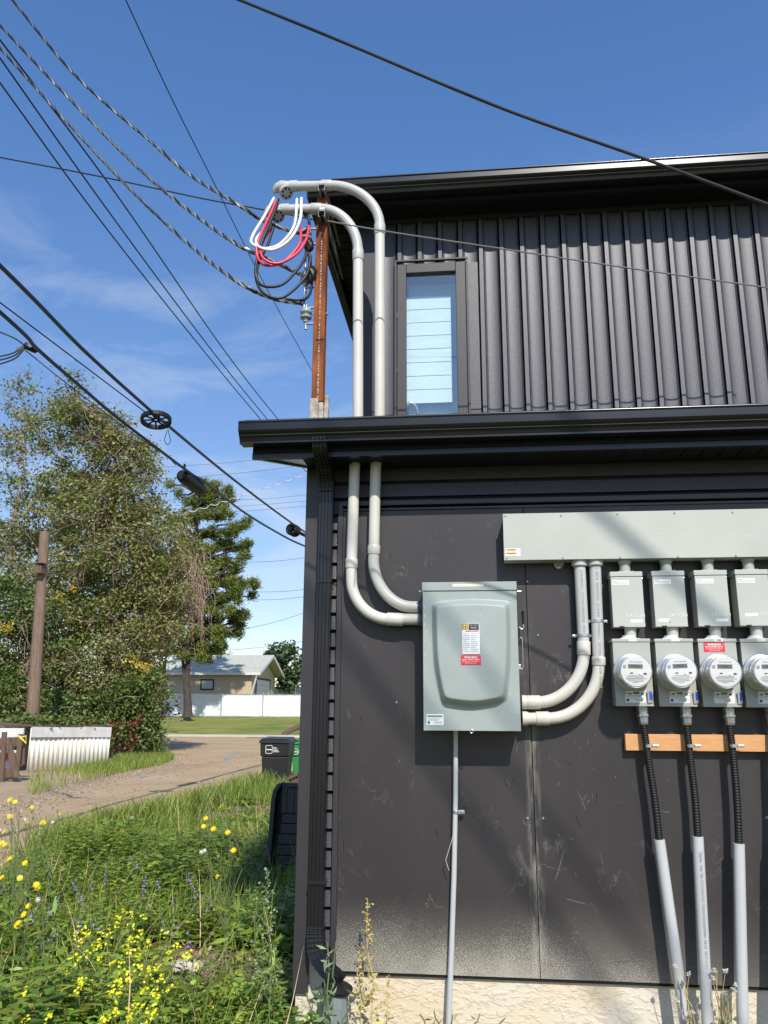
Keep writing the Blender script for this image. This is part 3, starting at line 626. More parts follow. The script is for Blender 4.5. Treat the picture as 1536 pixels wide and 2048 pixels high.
def riser(label, upx, uy0, uyel, xel, yh, xwh, lower, wm):
    """upper straight run, bend to horizontal, weatherhead; lower run with bend into the switch"""
    (l0, l1, c1, lb, lcorner, lend, hubx) = lower
    t = thing('service_conduit', label, 'conduit', at(l1[0], l1[1], YC))
    low = [at(*l0, YC), at(*l1, YC)]
    up = [at(upx, 840, YC), at(upx+0.0, uyel, YC)]
    a, c, b = at(upx, uyel, YC), at(upx-0.5, yh, YC), at(xel, yh+1.0, YC)
    straight = [low[1], low[0], up[0], up[1]]
    build('straight_pipe', MB().tube([low[1], low[0], at((l0[0]+upx)/2, 880, YC), up[0], up[1]], RC, 24), M_pvc, t, smooth=True)
    build('upper_elbow', MB().tube(bend(a, c, b, 20), RC, 24), M_pvc2, t, smooth=True)
    build('horizontal_pipe', MB().tube([b, at(xwh, yh+3, YC)], RC, 24), M_pvc2, t, smooth=True)
    d = (c-a).normalized(); coupling(t, a-d*0.06, a+d*0.008, RC*1.14, M_pvc2)
    d = (b-c).normalized(); coupling(t, b-d*0.01, b+d*0.055, RC*1.14, M_pvc2)
    # weatherhead
    w = at(xwh, yh+3, YC); dx = Vector((-1,0,0))
    wh = build('weatherhead', MB().tube([w+Vector((0.05,0,0)), w, w+Vector((-0.002,0,0)), w+dx*0.05, w+dx*0.075+Vector((0,0,-0.008)), w+dx*0.092+Vector((0,0,-0.022)), w+dx*0.098+Vector((0,0,-0.04))],
                                       [RC*1.15, RC*1.15, RC*1.05, RC*1.30, RC*1.12, RC*0.75, RC*0.2], 24), M_pvc2, t, smooth=True)
    pl = MB(); cc = w+Vector((-0.020, -0.004, -0.045)); ax = Vector((0.50, -0.40, -0.78)).normalized()
    pl.lathe(cc+ax*-0.028, ax, [(0,0.040),(0.026,0.045),(0.032,0.044),(0.034,0.02)], 22); plo = build('wire_plate', pl, mat('grey_weatherhead_plate', (0.42,0.42,0.42), 0.6), wh, smooth=True)
    hm_ = MB(); u = ax.orthogonal().normalized(); v = ax.cross(u)
    for k in range(7):
        an = k*2*math.pi/7; hm_.lathe(cc+ax*0.0045+(u*math.cos(an)+v*math.sin(an))*0.028, ax, [(0,0.0075),(0.0025,0.0075)], 10)
    build('wire_holes', hm_, M_ink, wh)
    # lower bend
    A, Cc, B = at(*lb, YC), at(*lcorner, YC), at(*lend, YC)
    build('lower_elbow', MB().tube([at(*c1, YC)]+bend(A, Cc, B, 22)+[at(hubx, lend[1]+1, YC)], RC, 24), M_pvc, t, smooth=True)
    coupling(t, at(*l1, YC), at(*c1, YC), RC*1.14, M_pvc)
    return t, w
r1, wh1 = riser('left pale conduit riser, ending in the lower of the two weatherheads', 716, 840, 503, 640, 416.5, 563,
    ((709,940),(703.5,1118),(702.5,1137),(703,1160),(703,1232),(772,1238),838), None)
coupling(r1, at(774,1238,YC), at(806,1239.5,YC), RC*1.16, M_pvc)
r2, wh2 = riser('right pale conduit riser with a wide elbow, ending in the upper weatherhead', 759.5, 840, 452, 660, 370, 580,
    ((751,940),(748,1091),(747.5,1109),(747,1120),(748,1208),(820,1213.5),838), None)
for t_, w_, r_ in ((r1, 710, 0), (r2, 754, 0)): pass
text('2 PVC RIGID CONDUIT', 0.012, at(706,1150,YC-RC-0.002)+Vector((0.012,0,0)), M_grayink, r1, rot=(R(90),R(-86),0), sx=1.0)

def conduit_r(label, xt, yt, x2, y2, ycb, corner, ends, strap_y, boxx, words):
    t = thing('conduit', label, 'conduit', at(x2, y2, YC))
    build('straight_pipe', MB().tube([at(xt, yt, YC), at(x2, y2+3, YC)], RC, 24), M_pvc2, t, smooth=True)
    build('top_hub', MB().lathe(at(xt, yt, YC)+Vector((0,0,0.012)), (0,0,-1), [(0,0.042),(0.028,0.042),(0.034,0.033)], 24), M_pvc2, t, smooth=True)
    A, Cc, B = at(x2, ycb, YC), at(*corner, YC), at(*ends, YC)
    build('elbow', MB().tube([at(x2, y2+10, YC)]+bend(A, Cc, B, 24)+[at(boxx+2, ends[1]+0.5, YC)], RC, 24), M_pvc, t, smooth=True)
    coupling(t, at(x2, y2, YC), at(x2+0.5, ycb-2, YC), RC*1.16, M_pvc)
    coupling(t, at(ends[0]+2, ends[1], YC), at(ends[0]-24, ends[1], YC), RC*1.16, M_pvc)
    build('box_adapter', MB().lathe(at(boxx, ends[1], YC), (1,0,0), [(0,0.036),(0.022,0.036),(0.022,0.033),(0.03,0.033)], 24), M_pvc, t, smooth=True)
    p = at(xt+(x2-xt)*(strap_y-yt)/(y2-yt), strap_y, YC); straps(t, p, RC)
    a = at(xt, yt, YC); b = at(x2, y2, YC); mid = a.lerp(b, 0.52)
    ang = math.atan2((b-a).x, -(b-a).z)
    text(words, 0.0185, mid+Vector((0.004, -RC-0.0015, 0)), M_grayink, t, rot=(R(90), R(-90)-ang, 0), gap=1.35)
    return t
conduit_r('pale conduit from the wireway, nearer the switch box, bending into its right side', 1159, 1126, 1167, 1283, 1312, (1164,1402), (1078,1404.5), 1271, 1044, 'RIGID NONMETALLIC CONDUIT')
conduit_r('outer pale conduit from the wireway beside the first breaker box, making the wider bend', 1190, 1125, 1197, 1314, 1333, (1196,1438), (1096,1437), 1242, 1045, 'RIGID NONMETALLIC CONDUIT ABOVE GROUND AND UNDERGROUND')
YG = -0.045
t = thing('ground_wire_conduit', 'thin grey conduit running down from the bottom of the big switch box to the ground', 'conduit', at(900, 2040, YG))
build('pipe', MB().tube([at(911.5,1458,YG), at(911,1600,YG), at(908,1750,YG), at(903,1900,YG), at(897,2048,YG), Vector((at(897,2048,YG).x-0.005, YG, -0.1))], [0.0125]*2+[0.0135]*4, 16), M_sleeve, t, smooth=True)
m = MB(); p = at(911.5,1624,YG); m.lathe(p+Vector((0,0,-0.008)), (0,0,1), [(0,0.0155),(0.016,0.0155)], 16); m.box(p.x+0.012, p.x+0.045, p.y-0.003, p.y+0.002, p.z-0.009, p.z+0.009)
m.lathe(p+Vector((0.032,-0.002,0)), (0,-1,0), [(0,0.006),(0.006,0.005)], 8); build('pipe_strap', m, M_zinc, t, bevel=0.001)
build('loose_wire', MB().tube(cr([at(913,1635,YG), at(905,1675,YG-.01), at(893,1715,YG-.02), at(892,1722,YG-.02), at(898,1741,YG-.02)], 6), 0.0018, 6), mat('pink_twine', (0.5,0.38,0.36), 0.7), t)

# ================================================================== SWITCH BOX
YB = -0.20
sw = thing('disconnect_switch', 'big grey-green fused disconnect switch box with a bulged door and red warning label', 'switch box', at(945, 1462, -0.01))
x0, x1 = PX(847, 1400, YB), PX(1040, 1400, YB); z0, z1 = PZ(945, 1461.5, YB), PZ(945, 1164, YB); zc = PZ(945, 1181, YB)
build('enclosure', MB().box(x0+0.004, x1-0.004, YB+0.035, -0.012, z0+0.006, z1-0.006), M_ansi, sw, bevel=0.003)
# door with bulge: grid
def door_mesh():
    nx, nzz = 96, 150; X = np.linspace(x0, x1, nx); Z = np.linspace(z0, zc-0.002, nzz)
    poly = [(866,1208),(945,1200),(1018,1206),(1021,1330),(1012,1401),(948,1413),(884,1403),(868,1330)]
    P = [(PX(x,y,YB), PZ(x,y,YB)) for x, y in poly]; P = P[::-1]
    XX, ZZ = np.meshgrid(X, Z); sd = None; area = sum(P[i][0]*P[(i+1)%8][1]-P[(i+1)%8][0]*P[i][1] for i in range(8)); sg = 1 if area > 0 else -1
    ds = []
    for i in range(8):
        (ax, az), (bx_, bz) = P[i], P[(i+1) % 8]; ex, ez = bx_-ax, bz-az; L = math.hypot(ex, ez)
        ds.append(sg*(ex*(ZZ-az)-ez*(XX-ax))/L)
    # smooth minimum of edge distances gives rounded corners
    ds = np.array(ds); k = 110.0; sd = -np.log(np.exp(-k*ds).sum(0))/k
    sd = np.clip((sd+0.010)/0.034, 0, 1); h = sd*sd*(3-2*sd)*0.050
    cen = np.clip(ds.min(0)/0.16, 0, 1); h = h+0.006*np.sqrt(cen)
    YY = YB-h
    v = np.stack([XX, YY, ZZ], -1).reshape(-1, 3)
    f = []
    for j in range(nzz-1):
        for i in range(nx-1): a = j*nx+i; f.append((a, a+1, a+1+nx, a+nx))
    me = bpy.data.meshes.new('door'); me.from_pydata(v.tolist(), [], f); me.update(); return me
door = build('door', door_mesh(), M_ansi, sw, smooth=True, fix=False)
build('door_rim', MB().box(x0, x0+0.003, YB+0.001, YB+0.032, z0, zc-0.002).box(x1-0.003, x1, YB+0.001, YB+0.032, z0, zc-0.002).box(x0+0.004, x1-0.004, YB+0.001, YB+0.032, z0, z0+0.003), M_ansi, door)
build('top_cap', MB().box(x0-0.004, x1+0.002, YB-0.006, -0.012, zc, z1), M_ansi, sw, bevel=0.002)
def flat(name, xa, xb, ya, yb, Y, mt, parent, th=0.0006, **k):
    return build(name, MB().box(PX(xa,ya,Y), PX(xb,ya,Y), Y-th, Y, PZ(xa,yb,Y), PZ(xa,ya,Y)), mt, parent, **k)
flat('cap_sticker', 905, 967, 1168, 1173.5, YB-0.0065, M_cream, sw)
YL = YB-0.0575
lab = flat('rating_label', 923.5, 958.5, 1247, 1308, YL, M_white, sw, th=0.0016)
YL2 = YL-0.002
flat('label_block', 924, 935.5, 1247.5, 1259, YL2, M_ink, lab); flat('label_block', 925.2, 934.3, 1248.8, 1257.8, YL2-0.001, M_yellow, lab)
flat('label_block', 937, 957.5, 1247.5, 1260, YL2, M_ink, lab)
flat('logo_bar', 927.0, 927.8, 1250.5, 1256, YL2-0.002, M_ink, lab); flat('logo_bar', 930, 932.4, 1251.5, 1255.2, YL2-0.002, M_ink, lab)
text('SAFETY SWITCH', 0.0062, at(947.2, 1250.4, YL2-0.001), M_white, lab); text('INTERRUPTEUR\nDE SECURITE', 0.0050, at(947.2, 1255.5, YL2-0.001), M_white, lab)
flat('label_band', 931, 957.5, 1261.3, 1263.2, YL2, M_red, lab); text('DANGER', 0.0045, at(944, 1262.2, YL2-0.001), M_white, lab)
for c_ in (0, 1):
    for k in range(10):
        xa = 925.5+c_*16.5; w_ = 14 if (k*7+c_*3) % 4 else 9
        flat('print_line', xa, xa+w_, 1267+k*3.9, 1268.0+k*3.9, YL2, M_grayink if k % 2 else mat('faint_print', (0.55,0.55,0.56), 0.7) if k == 0 and c_ == 0 else M_grayink, lab, th=0.0002)
wl_ = flat('warning_label', 922, 961.5, 1310.5, 1329, YL, M_red, sw, th=0.0016)
def warning(parent, cx, cy, Y, s):
    text('WARNING', 0.0135*s, at(cx, cy-5.2*s, Y), M_white, parent, bold=0.0004); text('DUAL POWER SUPPLY', 0.0088*s, at(cx, cy-0.6*s, Y), M_white, parent, bold=0.0002)
    text('DISCONNECT UTILITY SERVICE', 0.0060*s, at(cx, cy+3.2*s, Y), M_white, parent); text('AND SOLAR SYSTEM', 0.0060*s, at(cx, cy+6.4*s, Y), M_white, parent)
    for sx_ in (-1, 1):
        c = at(cx+sx_*16*s, cy-5.5*s, Y); q = 0.0055*s; o_ = MB(); o_.sweep([c+Vector((0,0,q)), c+Vector((-q,0,-q*0.7)), c+Vector((q,0,-q*0.7)), c+Vector((0,0,q))], [(0.0007,-0.0002),(0.0007,0.0002),(-0.0007,0.0002),(-0.0007,-0.0002)], True, up=(0,1,0.01)); build('warning_triangle', o_, M_white, parent)
warning(wl_, 941.7, 1320, YL-0.0022, 1.0)
def green_label(parent, xa, ya, xb, yb, Y, dy=0):
    l = flat('inspection_label', xa, xb, ya, yb, Y, M_white, parent)
    w_, h_ = xb-xa, yb-ya
    flat('label_band', xa+w_*0.05, xb-w_*0.05, ya+h_*0.12, ya+h_*0.26, Y-0.001, M_green, l, th=0.0002); flat('label_block', xa+w_*0.07, xa+w_*0.2, ya+h_*0.66, ya+h_*0.88, Y-0.001, M_navy, l, th=0.0002)
    for k in range(3): flat('print_line', xa+w_*0.07, xa+w_*(0.85-0.1*k), ya+h_*(0.36+0.1*k), ya+h_*(0.39+0.1*k), Y-0.001, M_grayink, l, th=0.0002)
    for k in range(2): flat('print_line', xa+w_*0.45, xa+w_*0.92, ya+h_*(0.70+0.1*k), ya+h_*(0.74+0.1*k), Y-0.001, M_grayink, l, th=0.0002)
    return l
green_label(sw, 853, 1428, 887, 1450, YB-0.001)
text('ON', 0.022, at(1022, 1197, YB-0.0005), mat('embossed_paint', (0.50,0.57,0.54), 0.3), sw, ext=0.0016, rot=(R(90),R(-14),0)); text('OFF', 0.020, at(1028.5, 1425.5, YB-0.0005), mat('embossed_paint_low', (0.50,0.57,0.54), 0.3), sw, ext=0.0016)
build('latch_ring', MB().tube([at(943.5,1461,YB-0.004)+Vector((0.008*math.cos(a),0,0.008*math.sin(a)-0.004)) for a in [2*math.pi*i/14 for i in range(15)]], 0.0022, 8), M_zinc, sw, smooth=True)
for x_, y_ in ((843,1183),(1038,1183)): build('cap_screw', MB().lathe(at(x_,y_,YB+0.04), (-1 if x_<900 else 1,0,0), [(-0.01,0.006),(0.012,0.006),(0.014,0.003)], 10), M_zinc, sw, smooth=True)
sm_ = MB()
for x_, y_, l_ in ((850,1212,6),(852,1219,3),(849,1228,8),(851,1246,4),(852,1262,3),(850,1280,2),(851,1306,5),(1015,1372,12),(1019,1384,8),(960,1228,5),(958,1233,4),(1018,1395,3)):
    a = at(x_, y_, YB-0.0005); b = at(x_+random.uniform(-2,2), y_+l_, YB-0.0005); Yo = -0.0003
    if 870 < x_ < 1010: a = at(x_, y_, YB-0.058); b = at(x_+1, y_+l_, YB-0.058)
    q_ = random.uniform(0.0005, 0.0013); sm_.hexa([a+Vector((-q_,0,0)), a+Vector((q_,0,0)), b+Vector((q_,0,0)), b+Vector((-q_,0,0))], [a+Vector((-q_,Yo,0)), a+Vector((q_,Yo,0)), b+Vector((q_,Yo,0)), b+Vector((-q_,Yo,0))])
build('paint_scuffs', sm_, mat('pale_paint_scuff', (0.66,0.67,0.64), 0.6), sw, kind='stuff')
# handle
h = build('handle_lever', MB().tube([at(1045.5,1228,YB+0.05), at(1046.5,1248,YB+0.05)], [0.0075,0.0055], 12).lathe(at(1045.5,1226,YB+0.05), (0,0,1), [(-0.008,0.0055),(0,0.0085),(0.008,0.007),(0.011,0.003)], 12), M_black, sw, smooth=True)
build('handle_rod', MB().tube(cr([at(1046.5,1247,YB+0.05), at(1047,1256,YB+0.05), at(1043,1258,YB+0.05), at(1038,1254,YB+0.05)],4), 0.003, 8), M_zinc, h, smooth=True)
build('handle_base', MB().box(x1-0.002, x1+0.012, YB+0.03, YB+0.07, PZ(1040,1272,YB), PZ(1040,1255,YB)), M_black, sw, bevel=0.003)
build('interlock_rod', MB().tube([at(1041,1275,YB+0.06), at(1044.5,1277,YB+0.06), at(1046.5,1334,YB+0.06), at(1045.5,1338,YB+0.06), at(1040,1338,YB+0.06)], 0.0025, 8), M_zinc, sw, smooth=True)
build('interlock_bracket', MB().box(x1-0.002, x1+0.012, YB+0.03, YB+0.07, PZ(1040,1338,YB), PZ(1040,1328,YB)), M_zinc, sw, bevel=0.002)
build('interlock_bracket', MB().box(x1-0.002, x1+0.010, YB+0.04, YB+0.06, PZ(1040,1290,YB), PZ(1040,1277,YB)), M_black, sw, bevel=0.002)
for y_ in (1213.5, 1239.5):
    build('conduit_hub', MB().lathe(at(836,y_,YC), (1,0,0), [(0,0.036),(0.004,0.038),(0.03,0.038),(0.04,0.036)], 20), M_hub, sw, smooth=True)
for k, (x_, y_, s_) in enumerate(((850,1220,1),(852,1240,.7),(849,1262,.8),(930,1214,1))):
    pass

# ================================================================== WIREWAY
YD = -0.13
ww = thing('wireway', 'long pale grey screw-covered wireway box above the row of meters', 'wireway box', at(1270, 1122, -0.01))
wx0 = PX(1007, 1080, YD); wz1, wz0 = PZ(1007, 1028, YD), PZ(1009, 1120.8, YD)
build('trough', MB().box(wx0+0.004, 2.9, YD+0.004, -0.012, wz0+0.003, wz1-0.004), M_duct, ww, bevel=0.002)
build('cover', MB().box(wx0, 2.9, YD-0.003, YD+0.0035, wz0, wz1), M_duct, ww, bevel=0.0015)
for (x_, y_) in ((1011,1032),(1122,1031),(1235,1028),(1349,1026),(1465,1024.5),(1013.5,1116),(1126,1115.5),(1240.5,1114.5),(1356,1113),(1472,1111.5)):
    build('cover_screw', MB().lathe(at(x_,y_,YD-0.003), (0,-1,0), [(0,0.0055),(0.002,0.0055),(0.004,0.003)], 10), M_zinc, ww, smooth=True)
build('mounting_tab', MB().lathe(at(1117,1130,-0.02), (0,-1,0), [(0,0.022),(0.006,0.022)], 20).box(PX(1107,1120,-0.02), PX(1127,1120,-0.02), -0.0262, -0.0198, PZ(1117,1131,-0.02), wz0+0.01), M_duct, ww, bevel=0.0015)
build('tab_bolt', MB().lathe(at(1116.5,1135,-0.027), (0,-1,0), [(0,0.010),(0.002,0.010),(0.003,0.006),(0.007,0.006),(0.008,0.003)], 16), M_zinc, ww, smooth=True)
lb = flat('caution_label', 1010, 1040.5, 1097, 1112, YD-0.0035, M_white, ww)
for k, (ya, wd) in enumerate(((1098, 'CAUTION'), (1105, 'ATTENTION'))):
    flat('label_band', 1010.5, 1033, ya, ya+3.2, YD-0.0045, M_orange, lb, th=0.0002); text(wd, 0.0085, at(1023, ya+1.7, YD-0.005), M_ink, lb, bold=0.0003)
    text('!', 0.0085, at(1013, ya+1.7, YD-0.005), M_ink, lb, bold=0.0003); text('!', 0.0085, at(1037, ya+1.7, YD-0.005), M_ink, lb, bold=0.0003)
    flat('print_line', 1013, 1034, ya+4.6, ya+5.2, YD-0.0045, M_grayink, lb, th=0.0002)
scm = MB(); M_scr = mat('pale_scratch', (0.74,0.75,0.71), 0.6)
for k in range(22):
    x_ = random.uniform(1290, 1500); y_ = random.gauss(1070, 9); l_ = random.uniform(2, 16)
    a = at(x_, y_, YD-0.0032); b = at(x_+l_, y_+random.uniform(-1,1)*0.8, YD-0.0032); q = random.uniform(0.0003,0.0009)
    scm.hexa([a+Vector((0,0,-q)), b+Vector((0,0,-q*0.3)), b+Vector((0,0,q*0.3)), a+Vector((0,0,q))], [a+Vector((0,-0.0002,-q)), b+Vector((0,-0.0002,-q*0.3)), b+Vector((0,-0.0002,q*0.3)), a+Vector((0,-0.0002,q))])
build('scratches', scm, M_scr, ww, kind='stuff')

# ================================================================== BREAKER BOXES, METER SOCKETS, METERS
YK = -0.12
ordw = ['leftmost of the row, under the wireway', 'second from the left, with a peeling white sticker near its bottom', 'third from the left, crossed by a diagonal shadow', 'cut off by the right edge of the picture']
kx = [(1226,1289.7),(1309,1373.5),(1394.5,1459),(1477,1541)]
kc = [(PX(a,1200,YK)+PX(b,1200,YK))/2 for a, b in [(1223.6,1287),(1307.5,1371.5),(1393,1457),(1475.5,1540)]]
kw = PX(1287,1200,YK)-PX(1223.6,1200,YK); kz0, kz1 = PZ(1255,1253.5,YK), PZ(1255,1143.5,YK); kh = kz1-kz0
for i in range(4):
    t = thing('breaker_enclosure', 'pale grey breaker box, '+ordw[i], 'breaker box', (kc[i], 0, kz0+i*0.001), 'breaker boxes in a row under the wireway', local=True)
    hw = kw/2
    build('enclosure', MB().box(-hw+0.004, hw-0.004, YK+0.004, -0.012, 0.0, kh-0.03), M_duct, t, bevel=0.002)
    build('cover', MB().box(-hw, hw, YK-0.003, YK+0.0035, -0.002, kh-0.027), M_duct, t, bevel=0.0015)
    build('top_cap', MB().box(-hw-0.003, hw+0.002, YK-0.007, -0.012, kh-0.025, kh), M_duct, t, bevel=0.002)
    build('top_hub', MB().lathe((0.005,-0.075,kh), (0,0,1), [(0,0.038),(0.006,0.038),(0.01,0.028),(0.05,0.028),(0.055,0.034),(wz0-kz1+0.01,0.036)], 20), M_sock, t, smooth=True)
    for sx_ in (-1, 1):
        build('cap_bolt', MB().lathe((sx_*0.035+0.004,-0.10,kh), (0,0,1), [(0,0.004),(0.008,0.004)], 8), M_zinc, t)
        build('side_screw', MB().lathe((sx_*hw,YK+0.02,kh-0.033), (sx_,0,0), [(0,0.005),(0.006,0.005),(0.008,0.002)], 8), M_zinc, t)
    build('latch', MB().box(-hw+0.03, -hw+0.055, YK-0.008, YK, -0.006, 0.003), M_black, t, bevel=0.001)
    build('bottom_nipple', MB().lathe((0.012,-0.075,0.0), (0,0,-1), [(0,0.031),(0.03,0.029),(0.075,0.026)], 20), M_pvc2, t, smooth=True)
    hx = hw-0.042
    l = build('maker_sticker', MB().box(-hw+0.008, -hw+0.092, YK-0.0036, YK-0.003, kh-0.068, kh-0.044), M_white, t)
    text('EATON', 0.006, (-hw+0.022, YK-0.004, kh-0.050), M_navy, l); 
    for q in range(3): build('print_line', MB().box(-hw+0.012, -hw+0.085, YK-0.0039, YK-0.0037, kh-0.056-q*0.004, kh-0.0545-q*0.004), M_grayink, l)
    text('EATON', 0.025, (hx-0.004, YK-0.0032, 0.055), mat('embossed_pale_paint', (0.68,0.70,0.66), 0.3), t, ext=0.0012, sx=1.15)
    s0 = (hx, 0.028) if i in (0, 2) else ((-hw+0.045, 0.030) if i == 1 else (-0.02, 0.053))
    st = build('amp_sticker', MB().box(s0[0]-0.030, s0[0]+0.030, YK-0.0038, YK-0.003, s0[1]-0.007, s0[1]+0.008), M_white, t)
    build('print_dot', MB().box(s0[0]-0.025, s0[0]-0.022, YK-0.0042, YK-0.0039, s0[1]-0.002, s0[1]+0.002), M_ink, st)
    if i == 1: build('peeled_corner', MB().hexa([(s0[0]+0.02,YK-0.004,s0[1]+0.004),(s0[0]+0.034,YK-0.012,s0[1]+0.009),(s0[0]+0.03,YK-0.010,s0[1]-0.006),(s0[0]+0.025,YK-0.006,s0[1]-0.004)],[(s0[0]+0.02,YK-0.0045,s0[1]+0.004),(s0[0]+0.034,YK-0.0125,s0[1]+0.009),(s0[0]+0.03,YK-0.0105,s0[1]-0.006),(s0[0]+0.025,YK-0.0065,s0[1]-0.004)]), M_cream, st)
YM = -0.14
ms = [(1228.5,1303.5),(1314.5,1389.5),(1401,1477),(1487,1563)]
mc = [(PX(a,1345,YM)+PX(b,1345,YM))/2 for a, b in ms]; mw = PX(1303.5,1345,YM)-PX(1228.5,1345,YM); mz0, mz1 = PZ(1270,1412.5,YM), PZ(1270,1277.5,YM); mh = mz1-mz0
msl = ['leftmost meter socket box in the row', 'second meter socket box, with a blank cream sticker on its cap', 'third meter socket box, with a red warning label above the meter', 'meter socket box cut off by the right edge of the picture']
mel = ['leftmost round electricity meter', 'second round electricity meter from the left', 'round electricity meter below the red warning label', 'round electricity meter cut off by the right edge of the picture']
mcz = PZ(1262,1345,YM)-mz0; mcx = PX(1262,1345,YM)-mc[0]
M_sock_d = mat('meter_ring_metal', (0.55,0.55,0.52), 0.3, metal=0.6)
for i in range(4):
    t = thing('meter_socket', msl[i], 'meter socket', (mc[i], 0, mz0-i*0.001), 'meter sockets in a row', local=True); hw = mw/2
    build('enclosure', MB().box(-hw+0.004, hw-0.004, YM+0.004, -0.012, 0.001, mh-0.02), M_sock, t, bevel=0.002)
    build('cover', MB().box(-hw, hw, YM-0.003, YM+0.0035, 0, mh-0.018), M_sock, t, bevel=0.0015)
    build('top_cap', MB().box(-hw-0.003, hw+0.003, YM-0.007, -0.012, mh-0.016, mh), M_sock, t, bevel=0.002)
    build('top_hub', MB().lathe((0.0,-0.085,mh), (0,0,1), [(0,0.046),(0.005,0.046),(0.012,0.032),(0.02,0.032)], 22).box(-0.05, 0.05, -0.12, -0.05, mh, mh+0.004), M_whitep, t, smooth=True)
    cs = build('cap_sticker', MB().box(-0.012, 0.028, YM-0.0078, YM-0.007, mh-0.014, mh-0.001), M_cream, t)
    if i == 2: text('3748', 0.011, (0.008, YM-0.0084, mh-0.0075), M_ink, cs, bold=0.0003)
    cr_ = MB(); rr_ = hw*1.0
    for rad in (hw*1.06, hw*1.12):
        for sx_ in (-1,):
            pts = [Vector((mcx+rad*math.cos(a), YM-0.0032, mcz-0.012+rad*1.02*math.sin(a))) for a in [R(205+ i_*5) for i_ in range(7)]]
            pts = [p for p in pts if abs(p.x) < hw-0.004 and p.z > 0.004]
            if len(pts) > 2: cr_.tube(pts, 0.0013, 6)
    if cr_.v: build('embossed_arc', cr_, M_sock, t)
    build('socket_ring', MB().lathe((mcx,YM-0.003,mcz), (0,-1,0), [(0,0.090),(0.010,0.090),(0.014,0.086),(0.018,0.086),(0.022,0.090),(0.032,0.090),(0.036,0.084)], 48), M_sock_d, t, smooth=True)
    lx = mcx-0.036+(0.004*i)
    l = build('inspection_label', MB().box(lx, lx+0.098, YM-0.0037, YM-0.003, 0.018, 0.074), M_white, t)
    build('label_band', MB().box(lx+0.003, lx+0.095, YM-0.0041, YM-0.0038, 0.060, 0.070), M_green, l)
    if i != 2: build('label_block', MB().box(lx+0.005, lx+0.018, YM-0.0041, YM-0.0038, 0.024, 0.036), M_navy, l)
    for q in range(3): build('print_line', MB().box(lx+0.005, lx+0.085-0.012*q, YM-0.0041, YM-0.0038, 0.052-q*0.007, 0.0535-q*0.007), M_grayink, l)
    for q in range(2): build('print_line', MB().box(lx+0.045, lx+0.092, YM-0.0041, YM-0.0038, 0.033-q*0.006, 0.035-q*0.006), M_grayink, l)
    for q, ox in enumerate((-0.018, 0.042)):
        cp_ = Vector((mcx+ox, YM-0.035, mcz-0.103))
        build('seal_clip', MB().box(cp_.x-0.015, cp_.x+0.015, cp_.y-0.002, cp_.y+0.002, cp_.z-0.010, cp_.z+0.010).box(cp_.x-0.02, cp_.x+0.02, cp_.y-0.006, cp_.y-0.002, cp_.z+0.006, cp_.z+0.012), M_whitep, t, bevel=0.002)
        build('clip_slot', MB().box(cp_.x-0.008, cp_.x+0.006, cp_.y-0.0035, cp_.y-0.0022, cp_.z-0.005, cp_.z+0.001), M_ink, t)
    tx = mcx+0.083; tz = 0.062
    tgx = [0.0, 0.012, 0.012, 0.012][i]
    if i < 3:
        tg = build('utility_tag', MB().hexa([(tx+tgx-0.012,YM-0.010,tz-0.048),(tx+tgx+0.010,YM-0.010,tz-0.044),(tx+tgx+0.010,YM-0.006,tz-0.044),(tx+tgx-0.012,YM-0.006,tz-0.048)],[(tx+tgx-0.014,YM-0.018,tz+0.012),(tx+tgx+0.008,YM-0.018,tz+0.016),(tx+tgx+0.008,YM-0.014,tz+0.016),(tx+tgx-0.014,YM-0.014,tz+0.012)]), mat('grey_tag', (0.33,0.35,0.36), 0.5), t)
        build('tag_face', MB().hexa([(tx+tgx-0.003,YM-0.0145,tz-0.030),(tx+tgx+0.010,YM-0.0145,tz-0.028),(tx+tgx+0.010,YM-0.0115,tz-0.028),(tx+tgx-0.003,YM-0.0115,tz-0.030)],[(tx+tgx-0.003,YM-0.020,tz+0.008),(tx+tgx+0.007,YM-0.020,tz+0.010),(tx+tgx+0.007,YM-0.0185,tz+0.010),(tx+tgx-0.003,YM-0.0185,tz+0.008)]), M_blue, tg)
    if i == 2:
        # red warning label
        xa, xb = -0.066, 0.036; za = mh-0.065; zb = mh-0.019
        w_ = build('warning_label', MB().box(xa, xb, YM-0.0045, YM-0.003, za, zb), M_red, t); cxx = (xa+xb)/2
        text('WARNING', 0.0135, (cxx, YM-0.005, zb-0.010), M_white, w_, bold=0.0004); text('DUAL POWER SUPPLY', 0.0088, (cxx, YM-0.005, zb-0.0215), M_white, w_, bold=0.0002)
        text('DISCONNECT UTILITY SERVICE', 0.0058, (cxx, YM-0.005, zb-0.031), M_white, w_); text('AND SOLAR SYSTEM', 0.0058, (cxx, YM-0.005, zb-0.039), M_white, w_)
        for sx_ in (-1, 1):
            c = Vector((cxx+sx_*0.042, YM-0.005, zb-0.010)); q = 0.0055
            build('warning_triangle', MB().sweep([c+Vector((0,0,q)), c+Vector((-q,0,-q*0.7)), c+Vector((q,0,-q*0.7)), c+Vector((0,0,q))], [(0.0007,-0.0002),(0.0007,0.0002),(-0.0007,0.0002),(-0.0007,-0.0002)], True, up=(0,1,0.01)), M_white, w_)
    # the meter itself
    t = thing('electricity_meter', mel[i], 'electricity meter', (mc[i]+mcx, YM-0.036, mz0+mcz-i*0.001), 'electricity meters in a row', local=True)
    t.rotation_euler = (R((0.8,-0.6,0.4,0)[i]), R((1.5,-2.2,0.8,-1)[i]), R((-0.8,0.9,-0.4,0)[i]))
